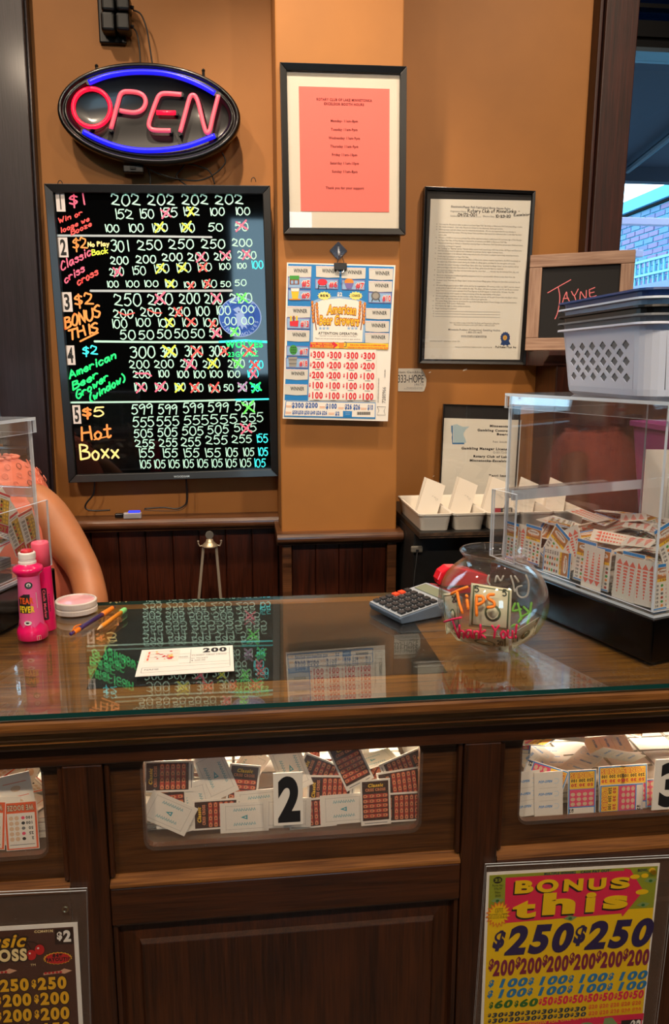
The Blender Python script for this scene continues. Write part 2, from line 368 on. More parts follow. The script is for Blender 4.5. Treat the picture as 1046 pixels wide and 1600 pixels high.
# ---------------------------------------------------------------- the room
WALLM = mat('ochre_wall_paint', '9E662A', 0.62, noise=0.05, nscale=9, bump=0.12)
DIM = mat('dim_room_paint', '6E4A2A', 0.8); CEILM = mat('ceiling_paint', 'A89880', 0.9); FLOORM = wood('plank_floor', '2A1A10', '5A3B22', 'Y', 0.5, 0.1)
YW, YP = 2.40, 2.145
ZC = 3.42
def struct(o): o['kind'] = 'structure'; return o
m = MB(); W1 = (-1.76, -0.706, 1.263, 3.04); W2 = (1.137, 2.64, 1.5385, 2.996)
for x0, x1, z0, z1 in ((-3, W1[0], 0, ZC), (W1[0], W1[1], 0, W1[2]), (W1[0], W1[1], W1[3], ZC), (W1[1], W2[0], 0, ZC), (W2[0], W2[1], 0, W2[2]), (W2[0], W2[1], W2[3], ZC), (W2[1], 3.2, 0, ZC)):
    m.box(x0, x1, YW, YW + 0.2, z0, z1, WALLM)
struct(m.build('wall_back'))
m = MB(); m.box(0.0925, 0.4245, YP, YW - 0.0005, 0.994, ZC, WALLM); struct(m.build('wall_pillar', bevel=0.004))
m = MB(); m.box(-3.1, 3.3, -3.4, YW + 0.2, -0.1, 0, FLOORM); struct(m.build('floor'))
m = MB(); m.box(-3.1, 3.3, -3.4, YW + 0.2, ZC, ZC + 0.1, CEILM); struct(m.build('ceiling'))
m = MB(); m.box(-3.1, -3, -3.4, YW + 0.2, 0, ZC, DIM); struct(m.build('wall_left'))
m = MB(); m.box(3.2, 3.3, -3.4, YW + 0.2, 0, ZC, DIM); struct(m.build('wall_right'))
m = MB(); FW = (-0.16, 0.7, 1.35, 2.95)
for x0, x1, z0, z1 in ((-3, FW[0], 0, ZC), (FW[0], FW[1], 0, FW[2]), (FW[0], FW[1], FW[3], ZC), (FW[1], 3.2, 0, ZC)): m.box(x0, x1, -3.4, -3.2, z0, z1, DIM)
struct(m.build('wall_front'))
PANE = clear('window_glass', (0.97, 0.985, 0.99), 0.05)
m = MB(); e = 0.05
m.box(FW[0], FW[0] + e, -3.34, -3.26, FW[2], FW[3], CASE); m.box(FW[1] - e, FW[1], -3.34, -3.26, FW[2], FW[3], CASE)
m.box(FW[0] + e, FW[1] - e, -3.34, -3.26, FW[2], FW[2] + e, CASE); m.box(FW[0] + e, FW[1] - e, -3.34, -3.26, FW[3] - e, FW[3], CASE)
w3 = struct(m.build('window_3')); m = MB(); m.box(FW[0] + e, FW[1] - e, -3.305, -3.3, FW[2] + e, FW[3] - e, PANE); m.build('window_pane', w3)

for u, v, s_ in ((727, 578, 1.0), (672, 582, 0.5), (678, 744, 0.4)):   # chips where the paint came off
    p = on_y(u, v, YW); m = MB(); m.prism([(p.x - .007 * s_, p.z - .004 * s_), (p.x - .001 * s_, p.z - .002 * s_), (p.x + .007 * s_, p.z + .001 * s_), (p.x + .006 * s_, p.z + .005 * s_), (p.x - .001 * s_, p.z + .003 * s_), (p.x - .005 * s_, p.z + .001 * s_)], YW - 0.0008, YW, mat('bare_plaster', 'E4D8C4', 0.9)); m.build('paint_chip', bpy.data.objects['wall_back'])
# window casings
m = MB(); m.prism([(-0.715, 0.84), (-0.595, 0.84), (-0.569, 2.6), (-0.561, 3.42), (-0.715, 3.42)], 2.35, YW - 0.0005, PURP); m.prism([(-0.595, 0.84), (-0.586, 0.84), (-0.552, 3.42), (-0.561, 3.42)], 2.366, YW - 0.0005, PURP)
struct(m.build('trim_1', bevel=0.003))
m = MB(); m.prism([(1.047, 1.566), (1.137, 1.566), (1.168, 3.42), (1.059, 3.42)], 2.334, YW - 0.0005, CASE); m.prism([(1.035, 1.566), (1.046, 1.566), (1.058, 3.42), (1.047, 3.42)], 2.350, YW - 0.0005, CASE)
struct(m.build('trim_2', bevel=0.003))
# wainscot along the back wall, left of the pillar: planks under a rounded cap
def cap_profile(y0, y1, z0, z1):
    P = [(y1, z0), (y0 + 0.012, z0), (y0 + 0.010, z0 + 0.006)]
    for i in range(9):
        a = -math.pi / 2 + math.pi * i / 8; P.append((y0 + 0.008 - 0.012 * math.cos(a), (z0 + z1) / 2 + 0.003 + (z1 - z0 - 0.008) / 2 * math.sin(a)))
    return P + [(y1, z1)]
CAPZ = 1.0405
m = MB(); m.prism(cap_profile(2.322, YW - 0.0005, 1.001, CAPZ), -1.76, 0.0915, CAPW, 'X'); cap = struct(m.build('trim_3'))
m = MB(); m.box(-1.76, 0.092, 2.384, YW - 0.0005, 0, 1.0005, WAIN); wp = struct(m.build('trim_4'))
pm = MB(); pm.box(-0.040, 0.040, 2.368, 2.3835, 0.02, 1.0, WAIN)
for i in range(20):
    if i == 0: o = pm.build('plank', wp, bevel=0.003); first = o
    else: o = first.copy(); C.objects.link(o)
    o.location = (0.0495 - i * 0.0818, rnd.uniform(-0.0006, 0.0006), 0)
# pillar wainscot
m = MB(); m.prism(cap_profile(2.107, 2.189, 0.996, 1.0314), 0.077, 0.440, CAPW, 'X'); m.box(0.077, 0.0915, 2.189, 2.31, 1.001, 1.029, CAPW); m.box(0.4255, 0.440, 2.189, 2.31, 1.001, 1.029, CAPW); struct(m.build('trim_5', bevel=0.002))
m = MB(); m.box(0.0925, 0.4245, YP + 0.0175, YW - 0.02, 0, 0.9935, WAIN); tp = struct(m.build('trim_6'))
for x in (0.0925, 0.397):
    m = MB(); m.box(x, x + 0.0275, YP - 0.013, YP + 0.017, 0, 0.9935, CAPW); m.build('corner_post', tp, bevel=0.003)
for i in range(4):
    m = MB(); m.box(0.1215 + i * 0.0684, 0.1215 + i * 0.0684 + 0.067, YP, YP + 0.017, 0.02, 0.993, WAIN); m.build('plank', tp, bevel=0.0025)
# right: deep sill and boxed panelling under the right window
m = MB(); m.box(0.9185, 2.86, 2.233, YW - 0.0005, 0.0, 1.4985, WAIN); struct(m.build('trim_7', bevel=0.004))
m = MB()
m.prism([(2.233, 1.4945), (2.224, 1.497), (2.222, 1.5055), (2.211, 1.509), (2.191, 1.522), (2.184, 1.524), (2.184, 1.5396), (YW - 0.0005, 1.5396), (YW - 0.0005, 1.4945)], 0.8745, 2.86, CASE, 'X'); struct(m.build('trim_8', bevel=0.002))

# left window (frame, sash rails, pane) and right window (header bars, transom, shade)
m = MB(); x1 = W1[1]
m.box(x1 - 0.033, x1 - 0.0005, 2.42, 2.58, W1[2], W1[3], PURP); m.box(W1[0], x1 - 0.033, 2.42, 2.58, W1[2], W1[2] + 0.033, PURP); m.box(W1[0], x1 - 0.033, 2.42, 2.58, W1[3] - 0.033, W1[3], PURP); m.box(W1[0], W1[0] + 0.033, 2.42, 2.58, W1[2], W1[3], PURP)
m.box(x1 - 0.055, x1 - 0.034, 2.48, 2.53, W1[2] + 0.034, 1.896, PURP)
w1 = struct(m.build('window_1', bevel=0.002)); m = MB(); m.box(W1[0] + 0.033, x1 - 0.033, 2.50, 2.505, W1[2] + 0.033, W1[3] - 0.033, PANE); m.build('window_pane', w1)
m = MB(); m.box(-1.76, -0.638, 2.310, 2.3495, 1.2095, 1.238, PURP); m.box(-1.76, -0.6325, 2.2935, 2.3495, 1.2395, 1.2625, PURP); m.build('window_sill', w1, bevel=0.003)
m = MB(); m.box(W2[0], W2[0] + 0.022, 2.42, 2.58, W2[2], W2[3], CASE); m.box(W2[0] + 0.022, W2[1], 2.42, 2.58, W2[2], W2[2] + 0.044, CASE); m.box(W2[0] + 0.022, W2[1], 2.42, 2.58, W2[3] - 0.033, W2[3], CASE); m.box(W2[1] - 0.033, W2[1], 2.42, 2.58, W2[2] + 0.044, W2[3] - 0.033, CASE)
zt = on_y(1010, 36, 2.46).z; zb = on_y(1010, 80, 2.46).z
w2 = struct(m.build('window_2', bevel=0.002))
DKB = mat('dark_window_metal', '050507', 0.7, spec=0.15); HDB = mat('shade_rail_metal', '2C3A46', 0.4)
m = MB(); m.box(W2[0] + 0.022, W2[1] - 0.033, 2.44, 2.52, zb, zt, DKB); m.box(W2[0] + 0.022, W2[1] - 0.033, 2.432, 2.44, zb + 0.03, zb + 0.042, DKB); m.box(W2[0] + 0.022, W2[1] - 0.033, 2.43, 2.52, zb - 0.012, zb, HDB); m.build('transom_bar', w2)
m = MB(); m.box(W2[0] + 0.022, W2[1] - 0.033, 2.50, 2.505, W2[2] + 0.044, zb - 0.012, PANE); m.build('window_pane', w2)
m = MB(); m.box(W2[0] + 0.022, W2[1] - 0.033, 2.50, 2.505, zt, W2[3] - 0.033, clear('tinted_transom_glass', (0.10, 0.22, 0.36), 0.05)); m.build('transom_pane', w2)
zq = on_y(1010, 14, 2.46).z
m = MB(); m.box(W2[0] + 0.022, W2[1] - 0.033, 2.45, 2.48, zq, zq + 0.012, DKB); m.build('glazing_bar', w2)

# ---------------------------------------------------------------- outside
m = MB(); m.box(-25, 30, YW + 0.2, 40, -0.3, -0.1, mat('pavement', '8A8C90', 0.9)); m.box(-25, 30, -30, -3.4, -0.3, -0.1, mat('pavement')); struct(m.build('floor_outside'))
AWN = mat('navy_awning_cloth', '0B1B30', 0.85); AWNR = mat('awning_rib', '1E3446', 0.5)
aw = thing('awning', 'dark navy fabric awning over the right window, seen from below with ribs', 'awning', (2.05, 2.62, 2.5))
p0 = on_y(1010, 84, 3.12).z - 2.5; p1 = on_y(1010, 262, 4.42).z - 2.5
m = MB(); m.add([(-1.3, 0.02, p0 + 0.14), (1.4, 0.02, p0 + 0.14), (1.4, 1.8, p1), (-1.3, 1.8, p1), (-1.3, 0.02, p0 + 0.15), (1.4, 0.02, p0 + 0.15), (1.4, 1.8, p1 + 0.01), (-1.3, 1.8, p1 + 0.01)], [(0, 1, 2, 3), (4, 7, 6, 5), (0, 3, 7, 4), (1, 5, 6, 2), (0, 4, 5, 1), (3, 2, 6, 7)], AWN); m.build('canopy', aw)
m = MB(); m.box(-1.3, 1.4, 1.79, 1.86, p1 - 0.075, p1 + 0.012, AWN); m.build('valance_bar', aw)
for x in (-0.7, 0.10, 0.9):
    m = MB(); m.tube([(x, 0.03, p0 + 0.115), (x, 1.75, p1 - 0.03)], 0.018, AWNR, 8); m.build('rib', aw)
# brick building across the yard; its wall runs away from us (plane x = 4)
BX = 4.0
MORT = mat('mortar_daylit', '5FAAC4', 0.9); BRK = [mat('brick_rose_daylit', '7E6C8E', 0.85), mat('brick_mauve_daylit', '6C6C92', 0.85), mat('brick_grey_daylit', '5C7C9C', 0.85)]  # daylight's blue cast is mixed into the mortar and brick colours
PAR = mat('parapet_daylit', '4896B4', 0.6)  # parapet colour carries the same painted daylight cast
zc0 = on_x(1046, 313, BX).z; zc1 = on_x(1046, 290, BX).z
bl = thing('brick_building', 'brick building with daylight-blue parapet seen through the right window', 'building', (BX, 8, 0))
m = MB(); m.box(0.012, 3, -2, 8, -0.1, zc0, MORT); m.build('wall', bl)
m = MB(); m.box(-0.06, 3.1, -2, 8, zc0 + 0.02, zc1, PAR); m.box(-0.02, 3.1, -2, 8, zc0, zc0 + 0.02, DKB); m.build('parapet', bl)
bm_ = [None] * 3; cnt = 0
for r in range(20):
    z = zc0 - 0.056 * (r + 1)
    for k in range(15):
        y = -1.15 + k * 0.186 + (0.093 if r % 2 else 0)
        if cnt >= 300: break
        j = rnd.randrange(3)
        if bm_[j] is None:
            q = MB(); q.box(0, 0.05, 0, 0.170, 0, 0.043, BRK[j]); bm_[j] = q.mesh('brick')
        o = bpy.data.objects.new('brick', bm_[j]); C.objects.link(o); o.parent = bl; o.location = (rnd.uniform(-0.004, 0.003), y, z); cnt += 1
rl = thing('railing', 'pale blue metal railing with thin upright bars outside the right window', 'railing', (3.7, 8, 0))
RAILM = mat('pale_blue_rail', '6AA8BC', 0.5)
zr = on_x(1046, 397, 3.7).z; zr2 = on_x(1046, 420, 3.7).z; zr3 = on_x(1046, 432, 3.7).z; zr4 = on_x(1046, 452, 3.7).z
m = MB(); m.box(-0.02, 0.02, -2, 6, zr - 0.02, zr, RAILM); m.build('top_rail', rl); m = MB(); m.box(-0.02, 0.02, -2, 6, zr2 - 0.02, zr2, RAILM); m.build('middle_rail', rl)
m = MB()
for k in range(70): m.box(-0.008, 0.008, -1.9 + k * 0.085, -1.884 + k * 0.085, zr3 - 0.03, zr - 0.02, RAILM)
tag(m.build('bars', rl), kind='stuff')
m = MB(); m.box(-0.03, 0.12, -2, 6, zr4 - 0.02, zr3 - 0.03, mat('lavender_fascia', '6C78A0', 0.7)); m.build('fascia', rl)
m = MB(); m.box(-0.03, 0.03, 5.9, 5.96, -0.1, zr4 - 0.02, RAILM); m.box(-0.03, 0.03, -1.96, -1.9, -0.1, zr4 - 0.02, RAILM); m.build('post', rl)
PALE = mat('pale_lavender_beam', '9486A0', 0.5)  # two pale horizontal bars set on plain posts
pg = thing('pale_bars', 'pair of pale lavender bars crossing in front of the brick building', 'pale_bars', (3.0, 5.0, 0))
za, zb2 = on_y(1000, 341, 5.0).z, on_y(1000, 352, 5.0).z
m = MB(); m.box(-0.75, 2.6, -0.03, 0.03, zb2, za, PALE); m.build('long_beam', pg, bevel=0.004)
zs, zs2 = on_y(985, 391, 5.0).z, on_y(985, 402, 5.0).z; xs = on_y(1003, 395, 5.0).x - 3.0
m = MB(); m.box(-0.75, xs, -0.03, 0.03, zs2, zs, PALE); m.build('short_beam', pg, bevel=0.004)
m = MB(); m.box(-0.76, -0.70, -0.03, 0.03, -0.1, zb2 - 0.001, PALE); m.build('post', pg); m = MB(); m.box(2.5, 2.56, -0.03, 0.03, -0.1, zb2 - 0.001, PALE); m.build('post', pg)
# leafy tree outside the left window
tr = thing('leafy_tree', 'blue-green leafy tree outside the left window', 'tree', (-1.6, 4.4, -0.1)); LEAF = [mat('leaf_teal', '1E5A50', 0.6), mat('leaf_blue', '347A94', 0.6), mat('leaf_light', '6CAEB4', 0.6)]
m = MB(); m.tube([(0, 0, 0), (0.05, 0.02, 0.8), (0.0, 0, 1.5)], [0.09, 0.07, 0.05], CASE); m.build('trunk', tr)
m = MB()
for i in range(5200):
    p = Vector((rnd.gauss(0, 0.55), rnd.gauss(0, 0.35), 1.7 + rnd.gauss(0, 0.55))); s = rnd.uniform(0.022, 0.05); a = Euler((rnd.uniform(0, 6), rnd.uniform(0, 6), rnd.uniform(0, 6))).to_matrix()
    m.add([p + a @ Vector(q) for q in ((-s, 0, 0), (0, -s * 0.5, 0.01), (s, 0, 0), (0, s * 0.5, 0.01))], [(0, 1, 2, 3)], LEAF[rnd.randrange(3)])
tag(m.build('foliage', tr), kind='stuff')

# ---------------------------------------------------------------- the counter
ct = thing('service_counter', 'dark oak service counter with three lit ticket windows in its front', 'counter', (0.05, 1.3, 0))
ox, oy = 0.05, 1.3
CX0, CX1 = -1.05, 1.30
def cpart(m, name, **k):
    m.xf = None
    o = m.build(name, ct, **k); o.matrix_parent_inverse = Matrix.Translation((-ox, -oy, 0)); return o
m = MB(); m.box(CX0, CX1, 1.085, 1.578, 0.965, 1.0065, OAK_T); cpart(m, 'wooden_top')
P = [(1.085, 1.0065), (1.062, 1.0065), (1.056, 1.004), (1.053, 0.998), (1.053, 0.988), (1.057, 0.981), (1.064, 0.978), (1.068, 0.976), (1.068, 0.968), (1.074, 0.962), (1.074, 0.957), (1.082, 0.952), (1.082, 0.947), (1.090, 0.940), (1.0995, 0.938), (1.0995, 0.965), (1.085, 0.965)]
m = MB(); m.prism(P, CX0, CX1, OAK_L, 'X'); cpart(m, 'top_moulding')
for x0, x1, v in ((-1.05, -0.292, 0), ): pass
m = MB(); m.box(CX0, CX1, 1.10, 1.122, 0.906, 0.9645, OAK_H); cpart(m, 'top_rail', bevel=0.002)
bays = [(-0.85, -0.289), (-0.228, 0.334), (0.396, 0.955)]
stl = [(CX0, -0.851), (-0.288, -0.229), (0.335, 0.395), (0.956, CX1)]
for a, b in stl:
    m = MB(); m.box(a, b, 1.10, 1.122, 0.06, 0.9055, OAK_V); cpart(m, 'stile', bevel=0.002)
def rrect(x0, x1, z0, z1, r, k=5):
    P = []
    for cx, cz, a in ((x1 - r, z1 - r, 0), (x0 + r, z1 - r, 90), (x0 + r, z0 + r, 180), (x1 - r, z0 + r, 270)):
        for i in range(k): P.append((cx + r * math.cos(R(a + 90 * i / (k - 1))), cz + r * math.sin(R(a + 90 * i / (k - 1)))))
    return P
def holed(m, X0, X1, Z0, Z1, hole, y0, y1, mt, mt_in, k=5):
    O = [(X1, Z1), (X0, Z1), (X0, Z0), (X1, Z0)]; n = len(hole)
    V = [(p[0], y0, p[1]) for p in hole] + [(p[0], y1, p[1]) for p in hole] + [(p[0], y0, p[1]) for p in O] + [(p[0], y1, p[1]) for p in O]
    A = []; B = []
    for i in range(n):
        j = (i + 1) % n; a, b = i // k, j // k
        for base, ob in ((0, 2 * n), (n, 2 * n + 4)):
            A.append((base + i, base + j, ob + a) if a == b else (base + i, base + j, ob + b, ob + a))
        B.append((i, j, n + j, n + i))
    for a in range(4): A.append((2 * n + a, 2 * n + (a + 1) % 4, 2 * n + 4 + (a + 1) % 4, 2 * n + 4 + a))
    m.add(V, A, mt); m.add(V, B, mt_in)
YWIN = 1.118
cut = []
for (u0, v0, u1, v1) in ((-420, 1183, 62, 1334), (229, 1172, 657, 1306), (812, 1147, 1240, 1270)):
    a = on_y(max(u0, 0) if u0 > 0 else 0, v1, YWIN); b = on_y(u1 if u1 < 1047 else 1046, v0, YWIN)
    cut.append((a.x, b.x, a.z, b.z))
c2 = cut[1]; zt_, zb_ = 0.9045, 0.750
cut = [(cut[0][1] - 0.43, cut[0][1], zb_, zt_), (c2[0], c2[1], zb_, zt_), (cut[2][0], cut[2][0] + 0.43, zb_, zt_)]
WPL = clear('window_acrylic', (0.97, 0.96, 0.95), 0.045, 0.0, 0.02, (0.8, 0.75, 0.7), speck=0.0)
EDGEW = mat('cut_wood_edge', '5E3A22', 0.4, coat=0.3); BINW = mat('ticket_bin_white', 'B4AA9A', 0.6)
PLATE = mat('number_plate_white', 'DCD4C8', 0.45)
for i, ((bx0, bx1), (h0, h1, hz0, hz1)) in enumerate(zip(bays, cut)):
    m = MB(); holed(m, bx0, bx1, 0.708, 0.9055, rrect(h0, h1, hz0, hz1, 0.014), YWIN, YWIN + 0.012, OAK_P, EDGEW); cpart(m, 'window_panel')
    m = MB(); m.prism([(1.1005, 0.694), (1.1005, 0.699), (1.1165, 0.7075), (1.1205, 0.7075), (1.1205, 0.694)], bx0, bx1, OAK_L, 'X'); cpart(m, 'sloped_ledge')
    m = MB(); m.prism(rrect(h0 - 0.004, h1 + 0.004, hz0 - 0.004, hz1 + 0.0005, 0.018), YWIN - 0.004, YWIN - 0.0005, WPL, 'Y'); cpart(m, 'window_pane')
    m = MB(); m.box(bx0, bx1, 1.10, 1.122, 0.628, 0.6935, OAK_H); cpart(m, 'middle_rail', bevel=0.002)
    # side beads beside the window panel
    for xx in (bx0, bx1 - 0.008):
        m = MB(); m.box(xx, xx + 0.008, 1.106, 1.1175, 0.709, 0.905, OAK_V); cpart(m, 'bead', bevel=0.002)
    # raised lower panel
    m = MB(); X0, X1, Z0, Z1 = bx0 + 0.0005, bx1 - 0.0005, 0.10, 0.627; ii = 0.042
    Q = lambda d, y: [(X0 + d, y, Z0 + d), (X1 - d, y, Z0 + d), (X1 - d, y, Z1 - d), (X0 + d, y, Z1 - d)]
    rings = [Q(0, 1.106), Q(0.006, 1.108), Q(0.008, 1.120), Q(ii - 0.004, 1.1155), Q(ii, 1.108), Q(ii + 0.0015, 1.1075)]
    V = sum(rings, []); Fc = [(r * 4 + k, r * 4 + (k + 1) % 4, r * 4 + 4 + (k + 1) % 4, r * 4 + 4 + k) for r in range(5) for k in range(4)] + [(20, 21, 22, 23)]
    m.add(V, Fc, OAK_V); cpart(m, 'raised_panel')
    # open-topped bin holding the tickets
    m = MB(); fx0, fx1 = h0 - 0.03, h1 + 0.03
    m.box(fx0, fx1, 1.131, 1.42, 0.738, 0.744, mat('ticket_bin_floor', '4E3C2A', 0.7)); m.box(fx0 - 0.006, fx0, 1.131, 1.42, 0.738, 0.93, BINW); m.box(fx1, fx1 + 0.006, 1.131, 1.42, 0.738, 0.93, BINW); m.box(fx0, fx1, 1.42, 1.426, 0.738, 0.93, BINW); cpart(m, 'ticket_bin')
m = MB(); m.box(CX0, CX1, 1.10, 1.122, 0.0, 0.0595, OAK_H); cpart(m, 'bottom_rail')
m = MB(); m.box(CX0, CX1, 1.43, 1.45, 0, 0.96, OAK_H); m.box(CX0, CX0 + 0.02, 1.123, 1.429, 0, 0.96, OAK_H); m.box(CX1 - 0.02, CX1, 1.123, 1.429, 0, 0.96, OAK_H); m.box(CX0 + 0.02, CX1 - 0.02, 1.13, 1.429, 0.70, 0.72, OAK_H); cpart(m, 'carcass')
# number plates on the panes
def numplate(t, cu, cv, wpx, hpx, crop, al=0):
    p = on_y(crop[0] + cu / crop[2], crop[1] + cv / crop[2], YWIN - 0.006); q = on_y(crop[0] + (cu + wpx) / crop[2], crop[1] + (cv - hpx) / crop[2], YWIN - 0.006)
    m = MB(); W, H_ = q.x - p.x, q.z - p.z; m.box(0, W, 0, 0.001, 0, H_, PLATE)
    m.text(t, W * 0.10, H_ * 0.055, H_ * 0.87, INK, 0.0004, w=W * 0.86, bold=0.055, res=6)
    o = m.build('number_plate', ct, (p.x - ox, p.y - oy, p.z)); o['label'] = 'white plate with a bold black number %s' % t
c6 = (160, 1130, 1.868)
numplate('2', 501, 300, 84, 158, c6)
numplate('3', 945, 608, 210, 300, (760, 1100, 3.657))
# dark inset in the wooden top, under the glass
a = on_z(205, 948, 1.007); b = on_z(135, 1052, 1.007); c = on_z(704, 1048, 1.007); d = on_z(642, 952, 1.007)
m = MB(); m.box(-0.255, 0.316, 1.150, 1.545, 1.0066, 1.0073, OAK_TD); cpart(m, 'dark_inset')

TEAL = mat('glass_edge_teal', '0E3F3C', 0.12, coat=0.5, spec=0.7)
GLT = clear('counter_glass', (0.90, 0.95, 0.94), 0.05, 0.0, 0.004, (0.75, 0.75, 0.75), speck=0.22)
gt = MB(); gt.box(CX0, CX1, 1.05, 1.574, 1.0078, 1.0150, GLT, TEAL, 'Z'); tag(gt.build('glass_sheet'), 'clear glass sheet with green edge covering the counter top', 'glass')

# ---------------------------------------------------------------- neon OPEN sign
sy = 2.31
cS = on_y(232, 176, sy); e0 = on_y(88, 168, sy); e1 = on_y(376, 186, sy); t0 = on_y(238, 96, sy); t1 = on_y(232, 256, sy)
RX = (e1.x - e0.x) / 2; RZ = (t0.z - t1.z) / 2; roll = math.atan2(e1.z - e0.z, e1.x - e0.x)
sg = thing('open_sign', 'oval black neon sign with red OPEN letters between two blue arcs', 'neon sign', ((e0.x + e1.x) / 2, sy, (t0.z + t1.z) / 2), (0, -roll * 0.4, 0))
SGB = mat('sign_black', '0B0B0E', 0.28, coat=0.3)
def oval_ring(m, prof, mt, n=72):
    """profile of (scale offset from rim in metres, y)"""
    V = []; Fc = []; k = len(prof)
    for d, y in prof:
        for i in range(n): a = 2 * math.pi * i / n; V.append(((RX - d) * math.cos(a), y, (RZ - d) * math.sin(a)))
    for j in range(k - 1):
        for i in range(n): Fc.append((j * n + i, j * n + (i + 1) % n, (j + 1) * n + (i + 1) % n, (j + 1) * n + i))
    m.add(V, Fc, mt)
    return [(k - 1) * n + i for i in range(n)]
m = MB(); b0 = len(m.v); last = oval_ring(m, [(0.012, 0.050), (0.004, 0.044), (0, 0.030), (0, 0.012), (0.002, 0.004), (0.007, 0.0), (0.012, 0.002), (0.014, 0.006), (0.017, 0.007), (0.020, 0.003), (0.025, 0.003), (0.028, 0.010), (0.034, 0.014)], SGB); m.f.append(tuple(last)); m.mi.append(0)
m.f.append(tuple(range(71, -1, -1))); m.mi.append(0)
m.build('sign_body', sg, smooth=True)
S = Sheet.__new__(Sheet); S.o = sg; S.y = sy; S.c = Vector(sg.location); S.roll = roll * 0.4; S.crop = (60, 0, 2.753)
NRED = mat('neon_tube_red', 'FF1030', 0.3, emit='FF1436', es=1.35); NPINK = mat('neon_tube_pink', 'E8606E', 0.3, emit='F2566A', es=0.62); NBLUE = mat('neon_tube_blue', '1818FF', 0.3, emit='1A1CFF', es=1.25)
NPK2 = mat('neon_tube_rose', 'FF4058', 0.3, emit='FF2E4A', es=0.9)
def neon(pts, mt, r=0.0059, name='neon_tube', lab=None, sm=True):
    P = crom(pts, 6) if sm else pts
    m = MB(); m.tube([(S.L(*p)[0], -0.0, S.L(*p)[1]) for p in P], r, mt, 10); o = m.build(name, sg, smooth=True)
    if lab: o['label'] = lab
    # black end caps and posts
    return o
ov = [(230 + 80 * math.cos(R(a)) + 2 * math.sin(R(a)), 464 + 82 * math.sin(R(a))) for a in range(-100, 262, 12)]
neon(ov, NRED, lab='red glowing tube shaped as the letter O', sm=False)
neon([(312, 556), (342, 445), (352, 410), (365, 397), (385, 394), (425, 398), (452, 412), (462, 438), (452, 466), (430, 481), (400, 484), (350, 476)], NPINK, lab='pink tube shaped as the letter P')
neon([(616, 407), (545, 402), (520, 412), (506, 440), (488, 490), (476, 530), (480, 550), (502, 560), (570, 562)], NPINK, lab='pink tube shaped as the letter E')
neon([(508, 484), (592, 486)], NRED, lab='red middle bar of the letter E', sm=False)
neon([(610, 570), (632, 490), (650, 425), (662, 410), (676, 416), (690, 450), (712, 540), (724, 570), (738, 560), (752, 500), (775, 410)], NPINK, lab='pink tube shaped as the letter N')
neon([(217, 356), (290, 328), (370, 313), (450, 309), (540, 315), (620, 335), (700, 368), (760, 402)], NBLUE, 0.0068, lab='blue glowing arc above the letters')
neon([(193, 566), (260, 600), (340, 630), (420, 645), (500, 647), (580, 640), (660, 622), (760, 584)], NBLUE, 0.0068, lab='blue glowing arc below the letters')
for p in ((312, 556), (616, 407), (570, 562), (592, 486), (610, 570), (777, 408), (217, 356), (760, 402), (193, 566), (760, 584), (230, 546), (350, 476)):
    x, z = S.L(*p); m = MB(); m.tube([(x, 0.012, z), (x, -0.002, z)], 0.0068, SGB, 8); m.build('tube_end_cap', sg)
for px in ((242, 285), (708, 305)):
    x, z = S.L(*px); m = MB(); m.tube([(x, 0.03, z - 0.004), (x, 0.03, z + 0.010)], 0.004, BLACKP, 8); m.ball((x, 0.03, z + 0.011), 0.005, BLACKP, 8, 6); m.build('hanging_lug', sg)
# wall outlet with two adapters
CORD = mat('black_cord', '101012', 0.45)
po = thing('power_outlet', 'black wall outlet strip above the neon sign', 'outlet', on_y(178, 20, YW - 0.001))
a = on_y(153, 0, YW); b = on_y(199, 72, YW); pc = Vector(po.location)
m = MB(); m.box(a.x - pc.x, b.x - pc.x, -0.014, 0, b.z - pc.z, b.z - pc.z + 0.34, BLACKP); m.build('cover_plate', po, bevel=0.004)
for v0, v1 in ((-2, 24), (26, 55)):
    a = on_y(161, v1, YW - 0.03); b = on_y(205, v0, YW - 0.03); t = thing('power_adapter', 'upper black power adapter plugged into the wall outlet, tiny green light' if v0 < 0 else 'lower black power adapter plugged into the wall outlet', 'adapter', ((a.x + b.x) / 2, YW - 0.016, (a.z + b.z) / 2))
    hw, hh = (b.x - a.x) / 2, (b.z - a.z) / 2
    m = MB(); m.box(-hw, -0.001, -0.045, 0, -hh, hh, BLACKP); m.box(0.001, hw, -0.05, 0, -hh * 0.95, hh * 0.9, BLACKP); m.build('adapter_body', t, bevel=0.008, seg=3)
    if v0 < 0:
        m = MB(); m.ball((hw * 0.5, -0.0505, hh * 0.35), 0.0022, mat('green_led', '30FF30', 0.4, emit='40FF30', es=3), 8, 6); m.build('indicator_light', t)
    q = MB(); q.tube([(hw - 0.004, -0.03, -hh * 0.2), (hw + 0.008, -0.03, -hh * 0.3)], 0.005, BLACKP); q.build('cord_grip', t)
def cable(name, label, pts, y, r=0.0022, mt=CORD):
    P = []
    for p in pts:
        yy = p[2] if len(p) > 2 else y; P.append(tuple(on_y(p[0], p[1], yy)))
    P = crom(P, 6); o = MB(); ctr = Vector(P[0]); o.xf = Matrix.Translation(-ctr); o.tube(P, r, mt, 7)
    return tag(o.build(name, None, ctr, smooth=True), label, 'cable')
cable('power_cable', 'thin black cable from the upper adapter down behind the neon sign', [(208, 16), (220, 22), (229, 44), (233, 66), (237, 92), (240, 112)], 2.365)
cable('power_cable', 'thin black cable from the lower adapter down behind the neon sign', [(208, 43), (214, 52), (218, 75), (220, 110)], 2.365)
